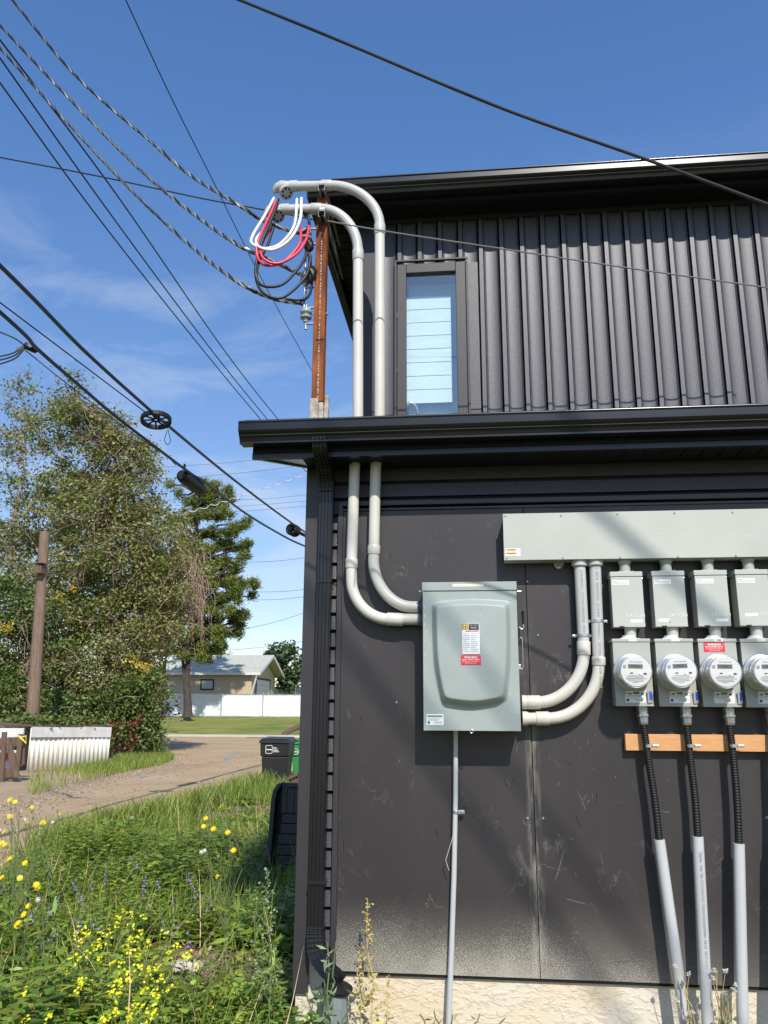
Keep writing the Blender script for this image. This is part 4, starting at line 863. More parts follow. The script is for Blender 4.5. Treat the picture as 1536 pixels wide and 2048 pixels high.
    build('base_ring', MB().lathe((0,0,0), (0,-1,0), [(0,0.084),(0.02,0.084),(0.022,0.080),(0.05,0.079),(0.052,0.076)], 48), M_sock_d, t, smooth=True)
    bd = build('body', MB().lathe((0,-0.053,0), (0,-1,0), [(0,0.074),(0.045,0.073),(0.047,0.071)], 48), M_whitep, t, smooth=True)
    YFc = -0.1008
    fp = build('face_plate', MB().lathe((0,-0.0985,0), (0,-1,0), [(0,0.070),(0.002,0.070)], 48), M_face, t)
    build('lcd_display', MB().box(-0.036, 0.032, YFc-0.002, YFc-0.0005, 0.017, 0.034), mat('dark_lcd', (0.10,0.10,0.085), 0.3), t)
    text('888888', 0.015, (-0.002, YFc-0.0024, 0.0255), mat('lcd_digits', (0.045,0.045,0.04), 0.4), t, sx=0.8)
    build('lcd_bezel', MB().box(-0.038, 0.034, YFc-0.0012, YFc-0.0003, 0.0345, 0.036).box(-0.038, 0.034, YFc-0.0012, YFc-0.0003, 0.015, 0.0165), M_grayink, t)
    build('optical_port', MB().lathe((-0.053,YFc,0.025), (0,-1,0), [(0,0.008),(0.003,0.008)], 16), M_grayink, t)
    build('barcode', MB().box(-0.028, -0.014, YFc-0.0012, YFc-0.0003, -0.010, -0.005).box(0.036, 0.050, YFc-0.0012, YFc-0.0003, -0.013, -0.005), M_ink, t)
    build('button', MB().lathe((0.020,YFc,-0.009), (0,-1,0), [(0,0.005),(0.004,0.005)], 14), M_white, t, smooth=True)
    for q in range(6):
        w_ = (0.038, 0.046, 0.05, 0.044, 0.036, 0.02)[q]
        build('print_line', MB().box(-w_, w_-0.01*(q % 2), YFc-0.0008, YFc-0.0003, -0.0210-q*0.0062, -0.0194-q*0.0062), M_dprint, t)
    text('240V 3W 60Hz CL200', 0.0062, (0.0, YFc-0.0006, 0.046), M_dprint, t)
    dm = MB(); dm.lathe((0,-0.053,0), (0,-1,0), [(0,0.080),(0.004,0.0785),(0.048,0.0765),(0.053,0.074),(0.055,0.068),(0.056,0.05),(0.0565,0.001)], 56)
    build('clear_cover', dm, M_dome, t, smooth=True)
    build('cover_rim', MB().tube([(0.0765*math.cos(a),-0.100,0.0765*math.sin(a)) for a in [2*math.pi*k/40 for k in range(41)]], 0.0014, 6), M_zinc, t, smooth=True)

# ================================================================== FLEXIBLE CONDUITS AND SLEEVES
YFX = -0.115
fl = [((1284,1412),(1287,1450),(1297,1520),(1318.5,1679),(1371,2048)), ((1370.5,1413),(1373,1450),(1381,1520),(1395.5,1673),(1415.5,2048)), ((1456.5,1413),(1459,1450),(1467,1520),(1477.8,1687),(1485.5,2048)), ((1541,1413),(1544,1450),(1549,1520),(1556,1690),(1560,2048))]
fll = ['first black ribbed flexible conduit from the left, entering a sleeve that leans to the right', 'second black ribbed flexible conduit, entering the sleeve printed with small lettering', 'third black ribbed flexible conduit, entering a plain upright sleeve', 'black ribbed flexible conduit at the right edge of the picture']
sll = ['plain grey plastic sleeve leaning to the right, leftmost of three', 'grey plastic sleeve with lettering printed down its side, between two plain ones', 'plain upright grey plastic sleeve, rightmost of three', 'grey plastic sleeve beyond the right edge']
for i, (a, b, c, d, e) in enumerate(fl):
    t = thing('flexible_conduit', fll[i], 'conduit', at(*d, YFX), 'flexible conduits below the meters')
    pts = cr([at(*b, -0.085), at(*c, -0.10), (at(*c,-0.10)+at(*d,YFX))/2+Vector((0.004,0,0)), at(*d, YFX), at(*d, YFX)+(at(*e,-0.13)-at(*d,YFX))*0.06], 30)
    rad = [0.0172+0.0013*(1 if k % 2 else -1) for k in range(len(pts))]
    build('ribbed_hose', MB().tube(pts, rad, 14), M_black, t, smooth=True)
    q = at(*a, -0.085)
    build('connector', MB().lathe(q+Vector((0,0,0.005)), (0.03,0,-1), [(0,0.026),(0.015,0.026),(0.016,0.030),(0.022,0.030),(0.023,0.027),(0.045,0.027),(0.046,0.031),(0.056,0.031),(0.058,0.026),(0.085,0.024),(0.095,0.021)], 8), M_zinc, t, bevel=0.001)
    p = at(c[0]+(0.6), 1492, -0.098)
    m = MB(); m.lathe(p+Vector((0,0,-0.007)), (0,0,1), [(0,0.0215),(0.014,0.0215)], 16); m.box(p.x+0.016, p.x+0.048, p.y-0.004, p.y+0.012, p.z-0.007, p.z+0.007); m.lathe(p+Vector((0.037,-0.004,0)), (0,-1,0), [(0,0.006),(0.005,0.005)], 8)
    build('clamp', m, M_zinc, t, bevel=0.001)
    t = thing('conduit_sleeve', sll[i], 'sleeve', at(*e, -0.13), 'grey sleeves at the foot of the wall')
    A = at(*d, YFX); B = at(*e, -0.13); B2 = A+(B-A)*1.5
    rs_ = 0.0262
    sl = MB(); n = 24; dvec = (B-A).normalized()
    build('pipe', sl.lathe(A, dvec, [(0.0,rs_-0.0035),(0.0,rs_),((B2-A).length,rs_),((B2-A).length,rs_-0.004)], n), M_sleeve, t, smooth=True)
    build('pipe_mouth', MB().lathe(A+dvec*0.004, dvec, [(0,rs_-0.003),(0.001,rs_-0.003)], n), M_ink, t)
    if i == 1:
        ang = math.atan2(dvec.x, -dvec.z)
        text('GLAST  RIGID NONMETALLIC CONDUIT ABOVE GROUND AND UNDERGROUND (SCHEDULE 40) 90C WIRE', 0.0175, A.lerp(B, 0.66)+Vector((0.004,-rs_-0.001,0)), M_grayink, t, rot=(R(90), R(-90)-ang, 0), gap=1.12)
pl = build('wood_plank', MB().box(PX(1251,1484,-0.055), 2.6, -0.055, -0.0105, PZ(1251,1501,-0.055), PZ(1251,1468,-0.055)), M_lumber, None, bevel=0.002)
tag(pl, 'fresh orange-brown lumber plank screwed flat to the wall behind the flexible conduits', 'plank')

# ================================================================== MAST, STRUTS, INSULATORS, SERVICE LOOPS
YMA = -0.01
mast = thing('service_mast', 'rusty square steel mast standing on the lower roof with three insulators', 'mast', at(640, 838, YMA))
mx0, mx1 = PX(627, 700, YMA), PX(650, 700, YMA)
mzt = PZ(635, 399, YMA); mzb = PZ(640, 800, YMA); mzr = 3.18
build('steel_tube', MB().box(mx0, mx1, YMA-0.03, YMA+0.035, mzb-0.02, mzt), M_rust, mast, bevel=0.006)
wd = MB(); z = mzb
while z < mzt-0.3:
    l_ = random.uniform(0.006, 0.02); wd.box(mx0+0.036+random.uniform(-.0015,.0015), mx0+0.042, YMA-0.0325, YMA-0.0305, z, z+l_); z += l_+random.uniform(0.001, 0.014)
build('weld_seam', wd, M_bare, mast, kind='stuff')
build('mast_foot', MB().box(mx0-0.008, mx0+0.042, YMA-0.036, YMA+0.04, mzr, mzb).box(mx0+0.0425, mx1+0.003, YMA-0.033, YMA+0.036, mzr, mzb-0.025), M_bare, mast, bevel=0.006)
build('foot_block', MB().box(mx1+0.003, mx1+0.028, YMA, YMA+0.03, mzr, PZ(655,790,YMA)), M_bare, mast, bevel=0.004)
build('roof_boot', MB().lathe(((mx0+mx1)/2, YMA, 3.13), (0,0,1), [(0,0.08),(0.06,0.06)], 16), M_rubber, mast)
def spool(py, kind):
    p = at(612, py, -0.03)
    s_ = build('insulator', MB().lathe(p+Vector((0,0,0.035)), (0,0,-1), [(0,0.016),(0.004,0.030),(0.018,0.036),(0.03,0.034),(0.038,0.022),(0.044,0.022),(0.052,0.036),(0.064,0.034),(0.070,0.018),(0.09,0.015)], 20), mat('grey_porcelain', (0.30,0.33,0.35), 0.2, spec=0.7), mast, smooth=True)
    build('insulator_bracket', MB().box(p.x-0.005, mx0+0.001, p.y-0.008, p.y+0.008, p.z+0.036, p.z+0.042).box(p.x-0.005, mx0+0.001, p.y-0.008, p.y+0.008, p.z-0.068, p.z-0.062), M_zinc, s_)
    build('insulator_bolt', MB().lathe(p+Vector((0,0,0.06)), (0,0,-1), [(0,0.006),(0.15,0.006),(0.15,0.009),(0.16,0.009)], 8), M_zinc, s_)
for py in (470, 556, 628): spool(py, 0)
build('insulator_rod', MB().lathe(at(612,480,-0.03), (0,0,-1), [(0,0.007),(0.50,0.007)], 8), M_zinc, mast)
for py in (458, 630):
    build('through_bolt', MB().lathe(at(612,py,YMA), (1,0,0), [(0,0.009),(0.012,0.009),(0.012,0.005),(0.125,0.005),(0.125,0.009),(0.135,0.009)], 8), M_zinc, mast)
for k, (sy, ey) in enumerate(((366, 447), (418, 497))):
    st = thing('strut_channel', ['upper slotted steel strut carrying the top conduit out from the eave', 'lower slotted steel strut carrying the lower conduit out from the eave'][k], 'strut', at(648, sy, YC), 'slotted steel struts')
    c = at(646, sy+12, YC+0.0); m = MB(); w, hh, tt = 0.041, 0.041, 0.003; z_ = c.z-0.022; ya, yb = YC-0.05, 0.62 if k else 0.5
    xx = c.x
    m.box(xx-w/2, xx+w/2, ya, yb, z_+hh/2-tt, z_+hh/2); m.box(xx-w/2, xx-w/2+tt, ya, yb, z_-hh/2, z_+hh/2-tt-0.0002); m.box(xx+w/2-tt, xx+w/2, ya, yb, z_-hh/2, z_+hh/2-tt-0.0002)
    m.box(xx-w/2+tt+0.0002, xx-w/2+0.011, ya, yb, z_-hh/2, z_-hh/2+tt); m.box(xx+w/2-0.011, xx+w/2-tt-0.0002, ya, yb, z_-hh/2, z_-hh/2+tt)
    build('channel', m, mat('dull_strut_steel', (0.20,0.20,0.19), 0.5, metal=0.5), st)
    cl_ = MB(); cz = c.z+0.025
    ring = [Vector((xx, YC+0.0+(RC+0.003)*math.cos(a), cz+(RC+0.003)*math.sin(a)-0.004)) for a in [R(-30+24*j) for j in range(11)]]
    cl_.sweep(ring, [(0.002,-0.016),(0.002,0.016),(-0.002,0.016),(-0.002,-0.016)], True, up=(0,1,0.1)); build('clamp', cl_, M_zinc, st)

def cable(label, pts, r, mt, cat='cable', group=None, name='cable', n=10, seg=12):
    o = build(name, MB().tube(cr(pts, seg), r, n), mt, None, smooth=True); return tag(o, label, cat, group)
def U(pxs, ys, r, mt, label, group):
    P = [at(x, y, Y) for (x, y), Y in zip(pxs, ys)]; return cable(label, P, r, mt, 'cable', group, 'service_loop')
GL = 'coloured service loops at the weatherheads'
ysA = [-0.12,-0.16,-0.22,-0.24,-0.22,-0.18,-0.14,-0.10]
U([(548,396),(530,430),(506,470),(504,487),(528,497),(560,488),(588,452),(594,398)], ysA, 0.0088, M_wlead, 'larger outer white cable loop from the upper weatherhead', GL)
U([(541,447),(520,468),(512,482),(520,495),(548,499),(580,478),(600,440),(603,396)], ysA, 0.0088, M_wlead, 'inner white cable loop from the lower weatherhead', GL)
U([(553,400),(540,430),(518,478),(514,510),(530,530),(566,524),(598,490),(602,455)], ysA, 0.0088, M_rlead, 'red cable loop that starts at the upper weatherhead', GL)
U([(543,455),(530,475),(521,497),(528,518),(556,527),(592,508),(612,480),(618,452)], ysA, 0.0088, M_rlead, 'red cable loop that starts at the lower weatherhead', GL)
U([(557,398),(546,430),(522,490),(511,545),(525,584),(565,595),(610,555),(622,512)], ysA, 0.0085, M_rubber, 'larger black cable loop hanging lowest under the red ones', GL)
U([(547,455),(535,490),(516,530),(515,560),(532,573),(566,568),(598,535),(615,505)], ysA, 0.0085, M_rubber, 'smaller black cable loop inside the largest one', GL)
U([(618,520),(624,545),(622,580),(612,597),(595,601),(560,597)], [-0.08,-0.06,-0.05,-0.05,-0.05,-0.04], 0.0085, M_rubber, 'short black jumper cable beside the mast joining the lowest service wire', GL)
for k, (x_, y_, s_) in enumerate(((612,422,1.0),(617,490,1.2),(622,548,1.3))):
    p = at(x_, y_, -0.07); m = MB()
    b = bmesh.new(); bmesh.ops.create_icosphere(b, subdivisions=3, radius=0.030*s_)
    for v in b.verts:
        nn = math.sin(v.co.x*150+k)*math.sin(v.co.z*120)*0.12+math.sin(v.co.y*170+v.co.z*60)*0.08
        v.co = Vector((v.co.x*(0.85+nn), v.co.y*(0.75+nn), v.co.z*(1.35+nn)))+p
    me = bpy.data.meshes.new('tape_wrap'); b.to_mesh(me); b.free()
    o = build('tape_wrap', me, mat('black_vinyl_tape', (0.012,0.012,0.013), 0.35, bump=0.4, bscale=90), None, smooth=True)
    tag(o, ['small black taped splice on the lower horizontal conduit', 'black taped splice ball where the red loops end at the mast', 'largest black taped splice ball low on the mast, where the black loops end'][k], 'taped splice', 'taped cable splices')
cable('short black jumper curling from the top splice down to the middle one', [at(614,424,-0.07), at(618,440,-0.08), at(617,456,-0.07), at(605,466,-0.06)], 0.009, M_rubber, 'cable', GL, 'service_loop')
cable('short black jumper between the middle and lowest splices', [at(616,495,-0.06), at(620,520,-0.07), at(622,545,-0.06)], 0.010, M_rubber, 'cable', GL, 'service_loop')

# ---- triplex service wires (twisted)
def sagpts(pts, n): return cr(pts, n)
def twisted(label, pts, r, pitch_, group, grip=1.55):
    P = cr(pts, 26); t = thing('service_wire', label, 'overhead wire', P[-1], group)
    # resample by length
    L = [0]
    for i in range(1, len(P)): L.append(L[-1]+(P[i]-P[i-1]).length)
    tot = L[-1]; N_ = int(tot/pitch_*8); N_ = min(N_, 900); Q = []; j = 0
    for i in range(N_+1):
        s = tot*i/N_
        while j < len(L)-2 and L[j+1] < s: j += 1
        f = (s-L[j])/max(1e-9, L[j+1]-L[j]); Q.append((P[j].lerp(P[j+1], f), (P[j+1]-P[j]).normalized(), s))
    for k, mt in enumerate((M_alu, M_alu2, M_rubber)):
        pts_ = []; far_ = []
        for c, tg_, s in Q:
            u = tg_.cross(Vector((0,1,0.2))).normalized(); v = tg_.cross(u); a = 2*math.pi*(s/pitch_+k/3)
            rr_ = r*(0.62 if s > tot-grip else 0.42)
            (pts_ if s > tot-grip else far_).append(c+(u*math.cos(a)+v*math.sin(a))*rr_)
        build('strand', MB().tube([far_[-1]]+pts_, r*0.62, 5), mt, t, smooth=True)
        build('strand', MB().tube(far_, r*0.55, 5), (M_dkstrand, M_rubber, M_rubber)[k], t, smooth=True)
    return t
GT_ = 'twisted service wires to the mast'
twisted('topmost of the three twisted service wires reaching the mast', [atZ(12,-15,6.6), atZ(150,150,5.9), atZ(300,282,5.35), atZ(380,350,5.05), at(470,405,-0.22), at(530,443,-0.1), at(608,470,-0.03)], 0.0105, 0.16, GT_)
twisted('middle of the three twisted service wires reaching the mast', [atZ(-15,35,6.5), atZ(120,178,5.8), atZ(270,330,5.2), atZ(370,415,4.85), at(470,486,-0.22), at(540,520,-0.1), at(608,552,-0.03)], 0.0105, 0.16, GT_)
twisted('lowest of the three twisted service wires reaching the mast', [atZ(-15,80,6.3), atZ(110,218,5.6), atZ(260,378,5.0), atZ(370,482,4.65), at(470,560,-0.22), at(540,595,-0.1), at(606,608,-0.04)], 0.0105, 0.16, GT_)
def wire(label, pts, r, mt=None, group=None, seg=14):
    return cable(label, pts, r, mt or M_rubber, 'overhead wire', group, 'overhead_wire', 8, seg)
GP = 'parallel power lines high above the alley'
wire('lowest of three parallel thin lines slanting to the gutter corner', [atZ(-15,145,9.5), atZ(200,440,9), atZ(406,700,8.8), atZ(524,842,8.8), atZ(640,975,8.9)], 0.011, group=GP)
wire('middle of three parallel thin lines slanting to the gutter corner', [atZ(-15,95,9.5), atZ(215,420,9), atZ(423,700,8.8), atZ(540,845,8.8), atZ(650,975,8.9)], 0.011, group=GP)
wire('uppermost of three parallel thin lines slanting to the gutter corner', [atZ(-15,60,9.5), atZ(230,385,9), atZ(448,700,8.8), atZ(562,846,8.8), atZ(665,970,8.9)], 0.011, group=GP)
wire('single thin wire slanting steeply down past the service loops', [atZ(240,-25,8), atZ(340,190,7.9), atZ(420,350,7.8), atZ(530,570,7.8), atZ(645,780,7.8)], 0.006)
wire('thick black cable crossing in front of the upper roof to the right edge', [at(455,-10,-1.8), at(700,90,-1.8), at(1000,215,-1.75), at(1290,318,-1.7), at(1560,418,-1.7)], 0.0060)
wire('thin nearly level wire passing behind the service loops from the left edge', [atZ(-15,312,6.8), atZ(200,353,6.6), atZ(400,396,6.4), atZ(530,420,6.3), atZ(660,446,6.2)], 0.007)
# thin drop wire in front of the upper wall; its gap to the wall follows from the line of shade it throws low on the cladding
dw = []
for (xw, yw), (xs_, ys_) in (((655,442),(640,838)), ((780,464),(800,829)), ((1000,497),(1010,817)), ((1250,535),(1260,801)), ((1560,579),(1560,781))):
    S = at(xs_, ys_, YU-0.01); best = None
    for g in [k*0.01 for k in range(5, 200)]:
        Q = S+SUN_TO*(g/(-SUN_TO.y)); Pq = at(xw, yw, Q.y); e = abs(Pq.z-Q.z)
        if best is None or e < best[0]: best = (e, Pq)
    dw.append(best[1])
wire('thin white-lit drop wire crossing in front of the ribbed upper wall', dw, 0.0042, mat('thin_grey_drop_wire', (0.16,0.16,0.17), 0.4))
GC = 'telecom cables over the alley'
F1 = [Vector((-4.4,-12,6.2)), Vector((-4.4,-3,5.75)), atZ(-20,512,5.7), atZ(167,700,5.7), atZ(303,823,5.7), atZ(343,857,5.7), atZ(404,908,5.75), atZ(476,966,5.85), atZ(557,1027,5.95), atZ(617,1069,6.2), atZ(650,1090,6.4)]
wire('upper thick black telecom cable carrying the slack disc', F1, 0.022, group=GC)
wire('thin lashing strand twisted along the upper telecom cable', [p+Vector((0.03,0.02,-0.035)) for p in F1], 0.011, group=GC)
F2 = [Vector((-4.45,-12,5.7)), Vector((-4.45,-3,5.35)), atZ(-20,607,5.3), atZ(77,700,5.3), atZ(161,773,5.32), atZ(242,841,5.33), atZ(375,942,5.35), atZ(412,966,5.38), atZ(492,1027,5.5), atZ(573,1075,5.75), atZ(617,1095,6.0), atZ(650,1110,6.2)]
wire('lower thick black telecom cable carrying the splice case', F2, 0.020, group=GC)
wire('thin strand wound along the lower telecom cable', [p+Vector((0.02,0.02,-0.03)) for p in F2], 0.009, group=GC)
wire('thin line just under the upper telecom cable ending at the slack disc', [atZ(-20,590,5.8), atZ(150,718,5.75), atZ(290,824,5.68)], 0.008, group=GC)
wire('thin line from the pole fitting down to the lower telecom cable', [atZ(50,700,6.0), atZ(150,780,5.6), atZ(270,870,5.6), atZ(330,910,5.5), atZ(352,930,5.45)], 0.007, group=GC)
# slack disc
dc = atZ(312, 840, 5.65); t = thing('fibre_slack_disc', 'black spoked cable-storage disc hanging on the upper telecom cable', 'cable disc', dc)
rad = (atZ(341,842,5.65)-dc).length*0.98; dn = Vector((0.10,-0.20,-0.97)).normalized(); u_ = (atZ(342,846,5.65)-dc).normalized(); u_ = (u_-dn*u_.dot(dn)).normalized(); v_ = dn.cross(u_)
ring = [dc+u_*math.cos(a)*rad+v_*math.sin(a)*rad for a in [2*math.pi*k/36 for k in range(37)]]
build('rim', MB().sweep(ring, [(0.03,-0.02),(0.03,0.02),(-0.03,0.02),(-0.03,-0.02)], True, up=dn), M_black, t)
for k in range(9):
    a = 2*math.pi*k/9; build('spoke', MB().tube([dc+(u_*math.cos(a)+v_*math.sin(a))*rad*0.18, dc+(u_*math.cos(a+.15)+v_*math.sin(a+.15))*rad*0.97], 0.014, 6), M_black, t)
build('hub_ring', MB().tube([dc+(u_*math.cos(a)+v_*math.sin(a))*rad*0.2 for a in [2*math.pi*k/16 for k in range(17)]], 0.016, 6), M_black, t)
wire('small loose wire loop dangling under the slack disc', [atZ(335,855,5.6), atZ(338,868,5.5), atZ(341,882,5.45), atZ(335,889,5.4), atZ(329,880,5.45), atZ(334,862,5.6)], 0.005)
sc_ = atZ(384, 966, 5.27); d_ = (atZ(404,980,5.27)-atZ(364,950,5.27)).normalized(); hl = (atZ(406,981,5.27)-atZ(362,951,5.27)).length/2
t = thing('splice_case', 'black cylindrical splice case hanging on the lower telecom cable', 'splice case', sc_)
build('case_body', MB().lathe(sc_-d_*hl, d_, [(0,0.06),(0.03,0.098),(0.10,0.107)]+[(0.1+(2*hl-0.2)*k/10, 0.107+0.006*(k%2)) for k in range(1,10)]+[(2*hl-0.10,0.107),(2*hl-0.03,0.098),(2*hl,0.06)], 24), M_black, t, smooth=True)
build('hanger', MB().tube([sc_-d_*hl*0.7, sc_-d_*hl*0.8+Vector((0,0,0.22))], 0.02, 8).tube([sc_+d_*hl*0.7, sc_+d_*hl*0.8+Vector((0,0,0.2))], 0.02, 8), M_black, t)
build('tail_strap', MB().tube([sc_+d_*hl, sc_+d_*(hl+0.25)+Vector((0,0,0.03))], 0.018, 6), M_black, t)
cc = atZ(586, 1060, 5.95); t = thing('cable_coil', 'small black coil of cable on the telecom line by the building corner', 'cable coil', cc)
dcl = (atZ(610,1070,6.0)-atZ(575,1052,6.0)).normalized(); rc_ = 0.12
for k in range(3):
    o0 = cc+dcl*(k*0.12-0.1); u2 = dcl.orthogonal().normalized(); v2 = dcl.cross(u2)
    build('coil_turn', MB().tube([o0+(u2*math.cos(a)+v2*math.sin(a))*rc_ for a in [2*math.pi*j/18 for j in range(19)]], 0.035, 7), M_black, t, smooth=True)
build('coil_bracket', MB().tube([cc-dcl*0.2, cc+dcl*0.9+Vector((0,0,0.02))], 0.045, 8), M_black, t)
# pole fitting at top left
t = thing('cable_terminal', 'small dark cable terminal on the wire at the left edge', 'cable terminal', atZ(62,692,6))
build('terminal_case', MB().lathe(atZ(48,690,6), (atZ(74,700,6)-atZ(48,690,6)), [(0,0.02),(0.02,0.045),(0.16,0.05),(0.20,0.02)], 12), M_black, t, smooth=True)
build('terminal_bracket', MB().tube([atZ(36,700,6), atZ(60,690,6)], 0.03, 6), M_zinc, t)
for k, (ya, xb, yb) in enumerate(((658,48,690),(716,44,694),(724,46,697),(733,48,699))):
    wire(['upper line entering the cable terminal from the left edge', 'first of three lines bunched at the cable terminal', 'second of three lines bunched at the cable terminal', 'third of three lines bunched at the cable terminal'][k], [atZ(-15,ya,6.2), atZ(xb-20,(ya+yb)/2+2,6.1), atZ(xb,yb,6.0)], 0.010, group='lines at the cable terminal')
# distant lines
GD = 'distant thin lines behind the trees'
dl = [((300,936),(640,904),38),((300,959),(640,927),38),((450,1000),(640,986),45),((270,1021),(640,1000),45),((300,1030),(640,1010),45),((480,1125),(640,1111),50),((490,1184),(640,1175),50),((480,1200),(640,1190),50),((480,1261),(640,1215),55),((440,1302),(640,1277),60)]
ndl = ['highest','second highest','third','fourth','fifth','sixth','seventh','eighth','ninth and slanting','lowest']
for k, (a, b, Y) in enumerate(dl):
    A, B = at(*a, Y), at(*b, Y); m_ = (A+B)/2-Vector((0,0,0.12)); wire(ndl[k]+' of the distant thin lines left of the building corner', [A, m_, B], 0.011 if Y < 50 else 0.014, mat('far_wire', (0.10,0.10,0.11), 0.5) if k == 0 else bpy.data.materials['far_wire'], GD, 8)
P = cr([at(300,1045,30), at(420,1012,30), at(530,976,30), at(640,938,30)], 10)
hel = [p+Vector((0,0.05*math.cos(i*1.1),0.05*math.sin(i*1.1))) for i, p in enumerate(cr(P, 3))]
tag(build('spiral_wrapped_wire', MB().tube(hel, 0.018, 6), mat('white_spiral_wrap', (0.55,0.57,0.6), 0.6), None, smooth=True), 'white spiral-wrapped wire climbing behind the trees to the eave corner', 'overhead wire')
# cables overhead behind the viewer: seen here only by the soft bands of shade they lay on the wall
GB = 'thick cables passing overhead, seen by their soft shade on the wall'
for k, (a, b, tt_, r_) in enumerate((((1150,1000),(1500,1300),9.5,0.024), ((640,1180),(1110,1800),12.0,0.020), ((830,1230),(1180,1700),12.0,0.017))):
    A, B = at(*a, -0.1), at(*b, -0.1); dd = (B-A)
    wire(['overhead cable whose soft shade crosses the wireway and the third breaker box', 'overhead cable whose soft shade crosses the lower left of the wall', 'overhead cable whose soft shade crosses the bulged switch door'][k], [A-dd*1.2+SUN_TO*tt_, (A+B)/2+SUN_TO*tt_-Vector((0,0,0.02)), B+dd*1.2+SUN_TO*tt_], r_, group=GB)

# ================================================================== GROUND, ALLEY, STREET, LAWN
def sheet(name, pts, z, mt, parent=None):
    o = build(name, MB().poly([(p.x, p.y, z) for p in pts]), mt, parent, fix=False)
    me = o.data
    if me.polygons[0].normal.z < 0: me.flip_normals()
    return o
def gp(lst): return [atZ(x, y, 0) for x, y in lst]
structure(build('ground', MB().poly([(-900,-600,-0.02),(900,-600,-0.02),(900,1200,-0.02),(-900,1200,-0.02)]), M_patch, None, fix=False))
ALLEY = gp([(-260,1860),(0,1752),(100,1702),(230,1655),(330,1628),(430,1595),(520,1562),(606,1532)])+[Vector((2,26,0)), Vector((14,42.2,0)), Vector((-17.6,42.2,0))]+gp([(318,1492),(345,1508),(352,1520),(330,1532),(250,1547),(180,1568),(95,1593),(0,1625),(-260,1690)])
structure(sheet('dirt_shoulder', gp([(-300,1700),(-300,1560),(60,1535),(215,1512),(330,1488),(360,1510),(340,1540),(100,1610)]), -0.018, M_dirt))
structure(sheet('alley_road', ALLEY, -0.016, M_alley))
YC0 = 42.2
structure(sheet('street_pavement', [Vector((-90,34,0)), Vector((-17.6,34,0)), Vector((-17.6,YC0,0)), Vector((-90,YC0,0))], -0.0155, M_alley))
crb = build('kerb', MB().box(-90, 60, YC0+0.01, YC0+1.7, -0.02, 0.10), M_conc, None, bevel=0.03); structure(crb)
gr = build('drain_grate', MB(), M_grate) if False else None
g0 = atZ(512, 1476, 0.0); t = thing('drain_grate', 'dark iron drain grate in the gutter of the far street', 'drain grate', (g0.x, YC0-0.5, 0))
for k in range(6): build('grate_bar', MB().box(g0.x-0.6+k*0.36, g0.x-0.42+k*0.36, YC0-0.75, YC0-0.02, -0.014, 0.006), M_grate, t)
# lawn bank
YF0 = 54.0; ZF_ = 1.62-(1431-1414.5)*(YF0+CAMD)/FPX
def bank():
    m = MB(); nx, ny = 60, 14; x0_, x1_ = -90, 60
    for j in range(ny+1):
        for i in range(nx+1):
            s = j/ny; y = YC0+1.71+s*(YF0+0.5-YC0-1.71); x = x0_+(x1_-x0_)*i/nx
            m.v.append((x, y, 0.08+(ZF_-0.08)*(s**0.8)+0.03*math.sin(x*1.3+y)))
    n = nx+1
    for j in range(ny):
        for i in range(nx): a = j*n+i; m.f.append((a, a+1, a+1+n, a+n))
    k = len(m.v); m.v += [(x0_, YF0+0.5, ZF_), (x1_, YF0+0.5, ZF_), (x1_*4, 400, ZF_+1), (x0_*4, 400, ZF_+1)]; m.f.append((k, k+1, k+2, k+3))
    return m
structure(build('lawn_bank', bank(), M_lawn, None, smooth=True, fix=False))
for k, (a, b, c, d) in enumerate((((447,1518),(459,1513),(462,1514),(451,1520)), ((464,1505),(474,1503),(474,1505),(466,1507)), ((277,1554),(290,1550),(294,1551),(283,1555)), ((318,1549),(330,1546),(333,1547),(322,1549)))):
    o = sheet('blue_paint_mark', gp([a,b,c,d]), -0.011, M_bluep)
    tag(o, ['blue survey paint stroke in the middle of the alley', 'small blue paint stroke farthest up the alley', 'blue paint stroke at the far edge of the alley, nearest the corrugated sheet', 'faint blue paint stroke at the alley edge by the vine'][k], 'paint mark', 'blue survey marks on the alley')
# white slatted fence at the top of the bank
ft = 1.62-(1388-1414.5)*(YF0+CAMD)/FPX; fh = ft-ZF_
fn = thing('slatted_fence', 'long white slatted chain-link fence at the top of the lawn bank', 'fence', (-15, YF0, ZF_))
fx0, fx1 = PX(200,1400,YF0), PX(700,1400,YF0)
me = MB(); x = fx0
while x < fx1: me.box(x, x+0.095, YF0-0.012+random.uniform(-.006,.006), YF0+0.012, ZF_+0.03+random.uniform(0,.05), ft-0.03-random.uniform(0,.02)); x += 0.125
build('fence_slats', me, M_fence, fn, kind='stuff')
build('backing_mesh', MB().box(fx0, fx1, YF0+0.02, YF0+0.03, ZF_, ft-0.05), M_fence, fn)
build('top_rail', MB().box(fx0, fx1, YF0-0.03, YF0+0.01, ft-0.04, ft+0.02), M_zinc, fn)
x = fx0
while x < fx1: build('fence_post', MB().lathe((x, YF0-0.03, ZF_-0.1), (0,0,1), [(0,0.04),(fh+0.2,0.04),(fh+0.24,0.01)], 8), M_zinc, fn); x += 3.05
